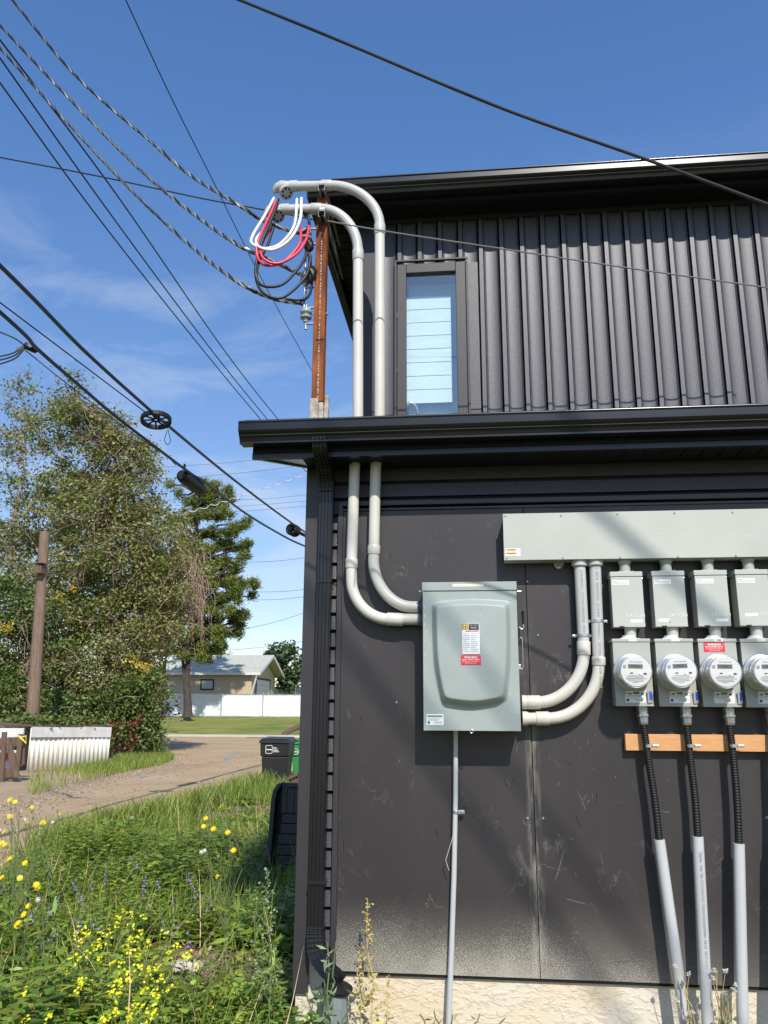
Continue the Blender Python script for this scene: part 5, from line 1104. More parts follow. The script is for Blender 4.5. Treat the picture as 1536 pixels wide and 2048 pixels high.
# garage
YGA = 61.0; s_ = (YGA+CAMD)/FPX
def gz_(py, Y=YGA): return PZ(440, py, Y)
gxr = PX(503, 1370, YGA); gxl = PX(322, 1370, YGA); ge = gz_(1346); gb = 1.0
gd = 8.0; YR = YGA+gd/2; gr_z = PZ(538, 1311, YR)
ga = thing('beige_garage', 'beige stucco garage with a pale grey shingle roof behind the white fence', 'garage', ((gxl+gxr)/2, YGA, gb))
build('wall', MB().box(gxl, gxr, YGA, YGA+gd, gb, ge-0.02).extrude_x([(YGA+0.1, ge-0.02), (YGA+gd-0.1, ge-0.02), (YR, gr_z-0.25)], gxl+0.05, gxr-0.001), M_stucco_h, ga)
gov = PX(511,1346,YGA)-gxr+0.2; th = 0.16
for sgn, yy in ((-1, YGA-0.45), (1, YGA+gd+0.45)):
    m = MB(); dz = (gr_z-ge)/(gd/2)*0.45
    m.hexa([(gxl-0.4,yy,ge-dz*0.3),(gxr+0.75,yy,ge-dz*0.3),(gxr+0.75,YR,gr_z-0.12),(gxl-0.4,YR,gr_z-0.12)],[(gxl-0.4,yy,ge-dz*0.3+th),(gxr+0.75,yy,ge-dz*0.3+th),(gxr+0.75,YR,gr_z+0.04),(gxl-0.4,YR,gr_z+0.04)])
    build('roof', m, M_hroof, ga)
build('eave_fascia', MB().box(gxl-0.4, gxr+0.78, YGA-0.52, YGA-0.455, ge-0.17, ge+0.03), M_whitep, ga)
for s1 in (-1, 1):
    ya = YGA-0.5 if s1 < 0 else YGA+gd+0.5
    build('barge_board', MB().hexa([(gxr+0.752,ya,ge-0.22),(gxr+0.80,ya,ge-0.22),(gxr+0.80,YR,gr_z-0.22),(gxr+0.752,YR,gr_z-0.22)],[(gxr+0.752,ya,ge+0.03),(gxr+0.80,ya,ge+0.03),(gxr+0.80,YR,gr_z+0.06),(gxr+0.752,YR,gr_z+0.06)]), M_whitep, ga)
wdx0, wdx1 = PX(401,1370,YGA), PX(428,1370,YGA); wz0_, wz1_ = gz_(1380), gz_(1358.5)
w_ = build('window_frame', MB().box(wdx0, wdx1, YGA-0.05, YGA-0.001, wz0_, wz0_+0.1).box(wdx0, wdx1, YGA-0.05, YGA-0.001, wz1_-0.1, wz1_).box(wdx0, wdx0+0.1, YGA-0.05, YGA-0.001, wz0_+0.101, wz1_-0.101).box(wdx1-0.1, wdx1, YGA-0.05, YGA-0.001, wz0_+0.101, wz1_-0.101), M_black, ga)
build('window_pane', MB().box(wdx0+0.101, wdx1-0.101, YGA-0.03, YGA-0.002, wz0_+0.101, wz1_-0.101), mat('blinds_behind_glass', (0.36,0.38,0.40), 0.25), w_)
build('garage_door_frame', MB().box(gxr+0.001, gxr+0.05, YGA+1.3, YGA+1.5, gb, ge-0.45).box(gxr+0.001, gxr+0.05, YGA+6.0, YGA+6.2, gb, ge-0.45).box(gxr+0.001, gxr+0.05, YGA+1.3, YGA+6.2, ge-0.449, ge-0.3), mat('brown_door_trim', (0.05,0.04,0.04), 0.6), ga)
for k in range(6):
    zz = gb+0.3+k*0.44
    if zz+0.43 < ge-0.3: build('garage_door_panel', MB().box(gxr+0.002, gxr+0.03, YGA+1.51, YGA+5.99, zz, zz+0.42), M_whitep, ga, bevel=0.01)
build('downspout', MB().tube([(gxr+0.55,YGA-0.5,ge-0.1),(gxr+0.45,YGA-0.35,ge-0.4),(gxr-0.15,YGA-0.1,gb+0.9),(gxr-0.15,YGA-0.1,gb)], 0.07, 8), M_whitep, ga)
build('downspout', MB().tube([(gxl+0.3,YGA-0.1,ge-0.1),(gxl+0.3,YGA-0.1,gb)], 0.07, 8), M_whitep, ga)
YP = 72
fb = thing('board_fence', 'smooth white board fence behind the garage to its right', 'fence', (PX(570,1380,YP), YP, 1.2))
xx0, xx1 = PX(546,1380,YP), PX(660,1380,YP); n_ = 5
for k in range(n_): build('fence_board_panel', MB().box(xx0+(xx1-xx0)*k/n_+0.02, xx0+(xx1-xx0)*(k+1)/n_-0.02, YP, YP+0.05, 1.0, PZ(580,1374,YP)), M_whitep, fb)
YH = 80
hs = thing('brown_roofed_house', 'house with a rust-brown roof at the edge of the building corner', 'house', (PX(600,1370,YH), YH, 1))
hx0 = PX(590,1360,YH); hz = PZ(600,1353,YH)
build('wall', MB().box(hx0, hx0+12, YH, YH+8, 0.9, hz), M_stucco_h, hs)
build('roof', MB().extrude_x([(YH-0.5,hz-0.1),(YH+8.5,hz-0.1),(YH+4,PZ(600,1333,YH+4))], hx0-0.3, hx0+12.4), M_brick, hs)
build('door', MB().box(PX(596,1370,YH-0.05), PX(612,1370,YH-0.05), YH-0.06, YH-0.002, 0.9, PZ(600,1356,YH)), M_whitep, hs)

# log ramp
A, B = atZ(568,1469,0.12), at(612,1449,47.5)
lg = build('timber_log', MB().tube([A, A.lerp(B,0.5)+Vector((0,0,0.04)), B], [0.17,0.2,0.19], 10), M_oldwood, None, smooth=True); tag(lg, 'brown timber log lying up the lawn bank near the bins', 'log')

# ================================================================== LEFT SIDE: corrugated sheet, gate, pole
c0, c1 = atZ(52, 1545, 0), atZ(214, 1532, 0)
ct = thing('corrugated_sheet_wall', 'low white corrugated metal wall with a battered white board along its top', 'wall', c0)
dv = (c1-c0); Lc = dv.length; dv.normalize(); nv = Vector((dv.y, -dv.x, 0)); topz = 1.62-(1459-1417)*( (c0-CAM).length)/FPX+0.06
topz = at(55, 1456, c0.y).z; topz2 = at(214, 1455, c1.y).z
ncol = 10
for q in range(3):
    s0, s1 = Lc*q/3, Lc*(q+1)/3; m = MB(); n = 44; pp = []
    for i in range(n+1):
        s = s0+(s1-s0)*i/n; a = nv*(0.015*math.cos(2*math.pi*s/0.155))+(nv*0.012*q)
        p = c0+dv*s+a; zt = topz+(topz2-topz)*s/Lc; pp.append((p, zt))
    k0_ = len(m.v)
    for p, zt in pp: m.v += [(p.x, p.y, -0.05), (p.x, p.y, zt)]
    for i in range(n): m.f.append((k0_+2*i, k0_+2*i+2, k0_+2*i+3, k0_+2*i+1))
    o = build('corrugated_sheet', m, M_corr, ct, smooth=True, fix=False); so = o.modifiers.new('s', 'SOLIDIFY'); so.thickness = 0.006
pb = MB(); a = c0+nv*0.06; b = c1+nv*0.06
for (s0, s1, j) in ((0, 0.62, 0), (0.622, 1.0, 0.02)):
    A_ = a.lerp(b, s0); B_ = a.lerp(b, s1); zt0 = topz+(topz2-topz)*s0; zt1 = topz+(topz2-topz)*s1
    pb = MB().hexa([(A_.x,A_.y,zt0-0.23-j),(B_.x,B_.y,zt1-0.25-j),(B_.x-nv.x*.03,B_.y-nv.y*.03,zt1-0.25-j),(A_.x-nv.x*.03,A_.y-nv.y*.03,zt0-0.23-j)],[(A_.x,A_.y,zt0+0.03),(B_.x,B_.y,zt1+0.01),(B_.x-nv.x*.03,B_.y-nv.y*.03,zt1+0.01),(A_.x-nv.x*.03,A_.y-nv.y*.03,zt0+0.03)])
    build('top_board', pb, mat('flaking_white_board', (0.80,0.78,0.74), 0.8, col2=(0.60,0.56,0.52), vscale=3), ct)
# lean-to roof strip behind (brown) 
rf = MB(); A_ = c0-dv*0.6; B_ = c1
build('roof_edge', MB().hexa([(A_.x,A_.y,topz+0.035),(B_.x,B_.y,topz2+0.03),(B_.x-nv.x*1.4,B_.y-nv.y*1.4,topz2+0.12),(A_.x-nv.x*1.4,A_.y-nv.y*1.4,topz+0.12)],[(A_.x,A_.y,topz+0.08),(B_.x,B_.y,topz2+0.075),(B_.x-nv.x*1.4,B_.y-nv.y*1.4,topz2+0.17),(A_.x-nv.x*1.4,A_.y-nv.y*1.4,topz+0.17)]), M_oldwood, ct)
# leaves spilling over the edge of the low roof
nf_ = 1500; tt_ = RNG.uniform(0, 1, nf_); fr_ = np.stack([c0.x+(c1.x-c0.x)*tt_, c0.y+(c1.y-c0.y)*tt_, topz+(topz2-topz)*tt_+0.13+RNG.normal(size=nf_)*0.07+0.10*np.sin(tt_*17)], 1)-np.array([nv.x, nv.y, 0])*RNG.uniform(0.0, 1.2, (nf_,1))
FRINGE = fr_
# wooden gate
gt = thing('wooden_gate', 'weathered brown wooden gate with a diagonal brace at the left edge', 'gate', atZ(20,1562,0)); Yg = atZ(20,1562,0).y
def plank(a, b, w, mt=M_oldwood, parent=gt, name='board', dep=0.05, Y=None):
    Y = Yg if Y is None else Y; A_, B_ = at(*a, Y), at(*b, Y)
    return build(name, MB().sweep([A_, B_], [(w/2,-dep/2),(w/2,dep/2),(-w/2,dep/2),(-w/2,-dep/2)], True, up=Vector((0,1,0)).cross(B_-A_)), mt, parent, bevel=0.006)
plank((-30,1487),(48,1482), 0.20, name='rail'); plank((-30,1548),(30,1545), 0.20, name='rail')
plank((9,1464),(2,1570), 0.11, name='post', Y=Yg-0.06); plank((42,1468),(34,1540), 0.11, name='post', Y=Yg-0.06)
plank((14,1476),(34,1554), 0.13, name='diagonal_brace', Y=Yg-0.13); plank((46,1486),(44,1530), 0.12, name='post', Y=Yg+0.06)
build('white_board', MB().box(at(-40,1480,Yg+0.4).x, at(45,1480,Yg+0.4).x, Yg+0.4, Yg+0.44, at(0,1479,Yg+0.4).z, at(0,1456,Yg+0.4).z), M_whitep, gt)
build('white_lower_board', MB().box(at(-40,1480,Yg+0.4).x, at(42,1480,Yg+0.4).x, Yg+0.4, Yg+0.44, 0.1, at(0,1500,Yg+0.4).z), M_whitep, gt)
build('red_panel', MB().box(at(2,1480,Yg+0.3).x, at(17,1480,Yg+0.3).x, Yg+0.3, Yg+0.33, at(0,1521,Yg+0.3).z, at(0,1505,Yg+0.3).z), M_red, gt)
A_ = at(36,1472,Yg-0.08); B_ = at(52,1486,Yg-0.08)
yc = build('yellow_chain', MB().tube([A_, A_.lerp(B_,.5)+Vector((0,0,0.05)), at(52,1472,Yg-0.08), B_, at(46,1480,Yg-0.08), A_], 0.02, 6), mat('yellow_chain_plastic', (0.7,0.6,0.08), 0.5), None); tag(yc, 'yellow chain hooked over the post of the wooden gate', 'chain')
# old pole
Yp = c0.y+1.8
pt = thing('old_wooden_pole', 'weathered brown wooden pole with a cut top and a small birdhouse', 'pole', (PX(68,1540,Yp), Yp, 0))
ptop, pbot = at(89.5, 1064, Yp), Vector((PX(62, 1500, Yp), Yp, 0)); ra = (PX(100,1064,Yp)-PX(79.5,1064,Yp))/2
n = 14; pts = [pbot.lerp(ptop, i/n) for i in range(n+1)]
build('pole_shaft', MB().tube(pts, [ra*1.15-(ra*0.30)*i/n+random.uniform(-.004,.004) for i in range(n+1)], 18), M_pole, pt, smooth=True)
bh = at(80, 1134, Yp-0.25); q = (Yp+4.2)/FPX
build('birdhouse', MB().hexa([(bh.x-9*q,bh.y-0.1,bh.z-14*q),(bh.x+8*q,bh.y-0.1,bh.z-14*q),(bh.x+8*q,bh.y+0.15,bh.z-14*q),(bh.x-9*q,bh.y+0.15,bh.z-14*q)],[(bh.x-7*q,bh.y-0.1,bh.z+3*q),(bh.x+7*q,bh.y-0.1,bh.z+3*q),(bh.x+7*q,bh.y+0.15,bh.z+6*q),(bh.x-7*q,bh.y+0.15,bh.z+6*q)]), M_oldwood, pt)
build('birdhouse_lid', MB().box(bh.x-9*q, bh.x+10*q, bh.y-0.16, bh.y+0.16, bh.z+6.2*q, bh.z+8*q), M_oldwood, pt)
# street lamp arm in the trees
YL_ = 34; Ls = [at(262,1480,YL_), at(268,1200,YL_), at(285,1110,YL_), at(303,1066,YL_), at(325,1052,YL_), at(345,1055,YL_)]
lp = thing('street_lamp', 'pale street lamp arm curving out of the leafy tree', 'street lamp', (Ls[0].x, YL_, 0))
build('lamp_post', MB().tube([Vector((Ls[0].x, YL_, 0))]+cr(Ls, 6), 0.07, 10), mat('pale_lamp_steel', (0.55,0.55,0.55), 0.4), lp, smooth=True)
build('lamp_head', MB().tube([at(338,1053,YL_), at(345,1055,YL_), at(355,1060,YL_), at(358,1062,YL_)], [0.05,0.11,0.13,0.04], 10), mat('white_lamp_head', (0.7,0.7,0.7), 0.4), lp, smooth=True)

# ================================================================== BINS, RESIN PANEL
def bin_(name, label, Yb, xl, xr, ytop, mt, emb):
    s = (Yb+CAMD)/FPX; X0, X1 = PX(xl, ytop+40, Yb), PX(xr, ytop+40, Yb); w = X1-X0; zt = PZ(xl, ytop, Yb); d = 0.62
    t = thing(name, label, 'wheelie bin', ((X0+X1)/2, Yb, 0), 'wheeled bins by the alley'); ix = w*0.09
    m = MB(); zb = zt-0.10
    m.hexa([(X0+ix,Yb+0.06,0.06),(X1-ix,Yb+0.06,0.06),(X1-ix*1.2,Yb+d-0.08,0.06),(X0+ix*1.2,Yb+d-0.08,0.06)],[(X0+ix*0.5,Yb+0.02,zb-0.28),(X1-ix*0.5,Yb+0.02,zb-0.28),(X1-ix*0.5,Yb+d-0.02,zb-0.28),(X0+ix*0.5,Yb+d-0.02,zb-0.28)])
    m.hexa([(X0+ix*0.15,Yb,zb-0.275),(X1-ix*0.15,Yb,zb-0.275),(X1-ix*0.15,Yb+d,zb-0.275),(X0+ix*0.15,Yb+d,zb-0.275)],[(X0,Yb-0.02,zb),(X1,Yb-0.02,zb),(X1,Yb+d+0.02,zb),(X0,Yb+d+0.02,zb)])
    build('body', m, mt, t, bevel=0.02)
    build('rim', MB().box(X0-0.02, X1+0.02, Yb-0.045, Yb+d+0.03, zb+0.002, zb+0.045), mt, t, bevel=0.008)
    build('lid', MB().hexa([(X0-0.03,Yb-0.055,zb+0.047),(X1+0.03,Yb-0.055,zb+0.047),(X1+0.03,Yb+d+0.05,zb+0.047),(X0-0.03,Yb+d+0.05,zb+0.047)],[(X0+0.03,Yb+0.02,zb+0.10),(X1-0.03,Yb+0.02,zb+0.10),(X1-0.02,Yb+d,zb+0.125),(X0+0.02,Yb+d,zb+0.125)]), mt, t, bevel=0.015)
    build('handle', MB().tube([(X1-0.05,Yb+d+0.03,zb+0.02),(X1+0.05,Yb+d+0.11,zb+0.03),(X0+0.05,Yb+d+0.11,zb+0.03)], 0.016, 8), mt, t)
    for sx_ in (X0+0.02, X1-0.07): build('wheel', MB().lathe((sx_,Yb+d+0.0,0.11), (1,0,0), [(0,0.10),(0.05,0.10)], 18), M_rubber, t)
    lx, lz = X0+w*emb[0], zb-emb[1]; lw, lh = emb[2], emb[3]; y_ = Yb-0.024
    for (a, b, c, d_) in ((lx, lx+lw, lz, lz+0.012), (lx, lx+lw, lz-lh, lz-lh+0.012), (lx, lx+0.012, lz-lh, lz+0.012), (lx+lw-0.012, lx+lw, lz-lh, lz+0.012), (lx+0.02, lx+lw-0.02, lz-lh/2-0.01, lz-lh/2+0.014)):
        build('emblem_bar', MB().box(a, b, y_-0.004, y_-0.001, c, d_), M_whitep, t)
    for k in range(4): build('print_line', MB().box(lx+lw+0.015, lx+lw+0.015+(0.065,0.085,0.10,0.12)[k]*lw/0.14, y_-0.004, y_-0.001, lz-lh*0.28-k*lh*0.17, lz-lh*0.28-k*lh*0.17+lh*0.08), M_whitep, t)
    return t
bin_('black_bin', 'black wheeled bin with a white square emblem, standing in the grass', 13.6, 519.5, 577, 1477, M_binb, (0.20, 0.05, 0.155, 0.165))
bin_('green_bin', 'green wheeled bin half hidden behind the building corner', 15.2, 581, 634, 1479.5, M_bing, (0.08, 0.11, 0.12, 0.13))
# resin panel object leaning behind the corner
Yr = 3.9
rp_ = thing('resin_storage_box', 'charcoal plank-textured resin storage box with a curved edge, behind the building corner', 'storage box', (PX(575,1700,Yr), Yr, 0))
def rx(px, py, Y=Yr): return at(px, py, Y)
curve_ = [(531,1772),(533,1740),(537,1690),(541,1640),(544,1600),(548,1580),(556,1568),(560,1565.5)]
crv = [rx(*c) for c in curve_]; crv[0].z = 0.0
build('side_edge', MB().sweep(crv, [(0.045,-0.05),(0.045,0.20),(0.0,0.20),(0.0,-0.05)], True, up=(1,0,0)), M_resin, rp_, bevel=0.006)
xr_ = XL+0.6
zs_ = [0.0]+[PZ(580, y, Yr) for y in (1712,1690,1669,1648,1628)]
for k in range(len(zs_)-1):
    xa = rx(557-2.4*k*0.0-0, 1700).x-0.0; xl_ = rx(561.5 if k > 2 else 558, 1690).x
    build('panel_board', MB().box(xl_-0.02*(4-k)*0.5, xr_, Yr+0.02, Yr+0.05, zs_[k]+0.004, zs_[k+1]-0.004), M_resin, rp_, bevel=0.004)
zt_ = PZ(580,1566,Yr); z_m = zs_[-1]
for (a, b, z0_, z1_) in ((562, 573, z_m, zt_), (573.4, 587, z_m, zt_-0.045), (587.4, 602, z_m, zt_-0.045), (602.4, 700, z_m, zt_-0.045)):
    build('panel_board', MB().box(rx(a,1600).x, rx(b,1600).x, Yr+0.02, Yr+0.05, z0_+0.004, z1_-0.002), M_resin, rp_, bevel=0.003)
build('top_rail', MB().box(rx(573.4,1600).x, rx(700,1600).x, Yr+0.0, Yr+0.055, zt_-0.043, zt_), M_resin, rp_, bevel=0.005)
bbm = MB(); bb_ = [(p.x+0.01, p.z-0.004) for p in cr(crv, 4)]+[(xr_, bb_z) for bb_z in (zt_-0.01, 0.0)]
n_ = len(bb_); bbm.v += [(x, Yr+0.06, z) for x, z in bb_]+[(x, Yr+0.09, z) for x, z in bb_]; bbm.f += [tuple(range(n_)), tuple(range(2*n_-1, n_-1, -1))]+[(i, (i+1)%n_, n_+(i+1)%n_, n_+i) for i in range(n_)]
build('back_board', bbm, M_black, rp_)
wc = thing('wooden_crate_rack', 'small brown wooden lattice box beyond the resin box, at the building corner', 'lattice box', atZ(592,1570,0)); Yw = 7.5
for k in range(6): 
    xa = PX(578+k*6,1560,Yw); build('slat', MB().box(xa, xa+0.03, Yw, Yw+0.03, 0, PZ(585,1556-k*2.0,Yw)), M_oldwood, wc)
build('top_slat', MB().sweep([at(574,1558,Yw-0.02), at(612,1540,Yw-0.02)], [(0.02,-0.02),(0.02,0.02),(-0.02,0.02),(-0.02,-0.02)], True, up=(0,0,1)), M_oldwood, wc)

# ================================================================== VEGETATION
def np_mesh(name, V, F, mat_, parent=None, kind=None):
    me = bpy.data.meshes.new(name); nv, nf, k = len(V), len(F), F.shape[1]
    me.vertices.add(nv); me.vertices.foreach_set('co', V.astype(np.float32).ravel())
    me.loops.add(nf*k); me.loops.foreach_set('vertex_index', F.astype(np.int32).ravel())
    me.polygons.add(nf); me.polygons.foreach_set('loop_start', np.arange(0, nf*k, k, dtype=np.int32)); me.polygons.foreach_set('loop_total', np.full(nf, k, dtype=np.int32))
    me.update(calc_edges=True)
    return build(name, me, mat_, parent, fix=False, kind=kind)
def scatter(TV, TF, pos, scl, rot=None, tilt=0.0):
    """instances of one template: TV (n,3), TF (m,k); rot=z angle"""
    n = len(pos); rot = RNG.uniform(0, 2*np.pi, n) if rot is None else rot
    c, s = np.cos(rot)[:, None], np.sin(rot)[:, None]
    X = TV[None, :, 0]*c-TV[None, :, 1]*s; Y = TV[None, :, 0]*s+TV[None, :, 1]*c; Z = np.broadcast_to(TV[None, :, 2], X.shape)
    if tilt:
        tx, ty = RNG.normal(0, tilt, (n, 1)), RNG.normal(0, tilt, (n, 1)); X = X+Z*tx; Y = Y+Z*ty
    V = np.stack([X, Y, Z], -1)*np.asarray(scl).reshape(n, 1, 1)+pos[:, None, :]
    F = TF[None]+(np.arange(n)*len(TV))[:, None, None]
    return V.reshape(-1, 3), F.reshape(-1, TF.shape[1])
def merge(parts):
    Vs, Fs, o = [], [], 0
    for V, F in parts: Vs.append(V); Fs.append(F+o); o += len(V)
    return np.concatenate(Vs), np.concatenate(Fs)
def leaves(centers, size, up=0.35, aspect=0.62, jitter=0.35):
    """folded rhombic leaf faces in random directions"""
    n = len(centers); d = RNG.normal(size=(n, 3)); d[:, 2] = d[:, 2]*0.6-0.15; d /= np.linalg.norm(d, axis=1)[:, None]
    nrm = RNG.normal(size=(n, 3)); nrm[:, 2] += up*3; w = np.cross(nrm, d); w /= np.linalg.norm(w, axis=1)[:, None]+1e-9
    s = size*RNG.uniform(1-jitter, 1+jitter, (n, 1)); n2 = np.cross(d, w)
    a = centers; b = centers+d*s*0.5+w*s*aspect*0.5+n2*s*0.08; c = centers+d*s; e = centers+d*s*0.5-w*s*aspect*0.5+n2*s*0.08
    V = np.stack([a, b, c, e], 1).reshape(-1, 3); F = np.arange(n*4).reshape(n, 4)
    return V, F
def limb(mb, a, b, r0, r1, wob=0.06, n=5, sides=6):
    a, b = Vector(a), Vector(b); L = (b-a).length; pts = []
    for i in range(n+1):
        t = i/n; j = Vector((random.gauss(0,1), random.gauss(0,1), random.gauss(0,1)))*L*wob*math.sin(math.pi*t)
        pts.append(a.lerp(b, t)+j+Vector((0,0,L*0.05*math.sin(math.pi*t))))
    mb.tube(pts, [r0+(r1-r0)*i/n for i in range(n+1)], sides, False); return pts
DENS = 8.0
def blob_tree(name, label, cat, Y, base_px, blobs, leafsize, per_clump, clump_r, leafmat, barkmat, trunk_r, dens=1.0, group=None, deadtw=0, drop=0.0, extra=None, bases=None, twigs=2):
    """crown built of clumps inside ellipsoids given by picture position at depth Y"""
    q = (Y+CAMD)/FPX; base = at(base_px[0], base_px[1], Y); base.z = max(0.0, base.z) if Y < 40 else base.z
    t = thing(name, label, cat, base, group); br = MB(); tw = MB(); cl = []
    topz_ = max(at(b[0], b[1], Y).z for b in blobs)
    trunk_top = Vector((sum(at(b[0],b[1],Y).x for b in blobs)/len(blobs), Y, base.z+(topz_-base.z)*0.8))
    tp = limb(br, base, trunk_top, trunk_r, trunk_r*0.25, 0.03, 8, 9)
    for (px, py, rx_, ry_, dn) in blobs:
        c = at(px, py, Y); rx2, ry2 = rx_*q, ry_*q; dy = random.uniform(-0.5, 0.5)*rx2*0.8; c = c+Vector((0, dy, 0))
        st = min(tp, key=lambda p: (p-c).length+max(0, p.z-c.z)*1.5)
        lp_ = limb(br, st, c, trunk_r*0.35, trunk_r*0.10, 0.07, 5, 6)
        ncl = max(3, int(dn*dens*(rx2*ry2*rx2)**(2/3)/(clump_r**2)*DENS))
        for k in range(ncl):
            v = RNG.normal(size=3); v /= np.linalg.norm(v); rr_ = RNG.uniform(0.35, 1.0)**0.5
            p = c+Vector((v[0]*rx2*rr_, v[1]*rx2*0.75*rr_, v[2]*ry2*rr_))
            if p.z < base.z+0.3: continue
            cl.append(p)
            if k % 3 == 0: limb(tw, random.choice(lp_[2:]), p, trunk_r*0.07, trunk_r*0.02, 0.08, 3, 3)
    build('trunk', br, barkmat, t, smooth=True, fix=False)
    C_ = np.array([tuple(p) for p in cl]); m_ = len(C_)
    size_cl = RNG.uniform(0.6, 1.3, m_)
    idx = np.repeat(np.arange(m_), per_clump); off = RNG.normal(size=(len(idx), 3))*clump_r*0.5*size_cl[idx][:, None]; off[:, 2] *= 0.75
    V, F = leaves(C_[idx]+off, leafsize)
    np_mesh('crown', V, F, leafmat, t, 'stuff')
    if deadtw:
        sel = RNG.choice(m_, min(deadtw, m_), replace=False)
        for i in sel:
            for _ in range(3):
                p = Vector(C_[i]); d = Vector((random.gauss(0,0.5), random.gauss(0,0.4), random.uniform(-1.0,0.5)-drop)).normalized()*random.uniform(0.6,1.5)
                limb(tw, p, p+d, 0.014, 0.006, 0.10, 3, 3)
    build('twigs', tw, M_twig, t, smooth=True, fix=False, kind='stuff')
    return t, C_

# big mottled tree, sparse tall tree at the far left
def B(px, py, rx_, ry_, d=1.0): return (px, py, rx_, ry_, d)
blob_tree('broadleaf_tree', 'big mottled broadleaf tree with dead brown twigs, in the middle of the thicket', 'tree', 24.0, (215,1470),
    [B(147,775,26,20,.7), B(128,808,40,30,.8), B(165,830,48,34,.9), B(205,845,40,32,.8), B(95,862,42,36,.7), B(285,905,28,24,.8), B(302,945,26,24,.8), B(150,860,50,50,.9), B(235,865,55,45,.9), B(262,925,60,48,1), B(190,930,60,55,1), B(120,965,60,60,.9), B(250,1000,75,55,1), B(170,1040,75,60,1), B(300,1045,60,50,.9), B(330,1110,60,50,.9), B(240,1110,75,60,1.1), B(140,1140,70,60,1.1), B(300,1180,65,55,1), B(205,1210,80,60,1.2), B(345,1170,45,45,.7), B(120,1250,75,60,1.2), B(250,1290,75,55,1.1), B(320,1250,45,45,.7), B(170,1350,80,55,1.2), B(255,1370,60,45,1.1)],
    0.125, 88, 0.50, M_leafA, M_bark, 0.20, 0.85, 'trees in the thicket left of the alley', deadtw=420, drop=0.3)
blob_tree('sparse_tree', 'tall sparse tree with bare branches at the left edge', 'tree', 27.0, (40,1480),
    [B(45,770,40,26,.55), B(25,810,42,30,.45), B(75,835,42,32,.5), B(10,880,50,40,.6), B(60,905,45,40,.6), B(15,980,50,50,.8), B(60,1040,60,50,.9), B(0,1100,60,50,1), B(50,1160,60,50,1)],
    0.14, 46, 0.50, M_leafA, M_twig, 0.13, 0.8, 'trees in the thicket left of the alley', deadtw=90)
wt_, _c = blob_tree('weeping_tree', 'drooping tree with hanging brown twigs in front of the pine', 'tree', 26.0, (285,1440),
    [B(350,1050,45,30,.8), B(375,1100,40,40,.8), B(390,1150,30,40,.8), B(350,1160,45,50,.8), B(370,1210,30,35,.6), B(320,1230,50,50,.8), B(290,1330,45,40,1), B(275,1400,45,45,1)],
    0.13, 44, 0.45, M_leafA, M_twig, 0.12, 1.0, 'trees in the thicket left of the alley', deadtw=260, drop=1.2)
hg = MB()
for k in range(300):
    a = at(random.gauss(372, 17), random.uniform(1100, 1200), 25.6+random.uniform(-.5,.5)); b = a+Vector((random.gauss(0,.25), random.gauss(0,.2), -random.uniform(.8, 2.4))); limb(hg, a, b, .012, .005, .05, 5, 3)
build('hanging_twigs', hg, mat('pinkish_dead_twigs', (0.34,0.235,0.19), 0.95, var=.2), wt_, kind='stuff', fix=False, smooth=True)
blob_tree('thicket_tree', 'dense dark green tree filling the back of the thicket behind the mottled tree', 'tree', 30.0, (130,1480),
    [B(70,1000,55,50,.7), B(170,1010,70,60,.9), B(260,1050,60,55,.9), B(20,1080,60,60,.9), B(120,1100,80,60,1), B(220,1150,80,60,1), B(310,1180,50,50,.8), B(40,1200,70,60,1), B(140,1230,80,60,1), B(240,1280,80,55,1), B(320,1290,40,40,.7), B(60,1340,80,50,1), B(170,1390,90,50,1), B(280,1400,50,45,1), B(10,1440,80,40,1), B(120,1460,90,30,1)],
    0.20, 52, 0.60, M_leafB, M_bark, 0.20, 0.62, 'trees in the thicket left of the alley')
blob_tree('dark_hedge', 'dark dense hedge behind the old pole and the corrugated wall', 'hedge', 22.5, (60,1500),
    [B(10,1200,60,50,1), B(80,1230,60,45,.9), B(20,1290,60,45,1.1), B(110,1320,60,45,1), B(10,1370,55,45,1.2), B(70,1400,60,40,1.2), B(140,1410,60,35,1.2), B(0,1430,50,35,1.2), B(200,1420,50,40,1.1), B(-60,1300,80,120,1)],
    0.13, 46, 0.42, M_leafB, M_twig, 0.16, 1.0, deadtw=90, drop=0.5)
blob_tree('vine_clump', 'leafy vine clump with russet leaves at the end of the corrugated wall', 'vine', atZ(250,1515,0).y, (262,1512),
    [B(240,1395,42,30,1.1), B(275,1385,32,35,1.1), B(300,1360,22,26,.8), B(225,1440,28,32,1.1), B(265,1440,38,32,1.2), B(300,1420,24,28,1), B(245,1485,32,28,1.2), B(285,1470,30,26,1), B(312,1472,16,14,.7), B(330,1390,16,10,.6), B(265,1505,30,14,1)],
    0.12, 34, 0.28, M_leafB, M_twig, 0.10, 1.5, deadtw=20)
V, F = leaves(FRINGE, 0.13); o = np_mesh('creeper_fringe', V, F, M_leafB, None, 'stuff'); tag(o, 'creeper leaves spilling over the top of the low corrugated wall', 'creeper')
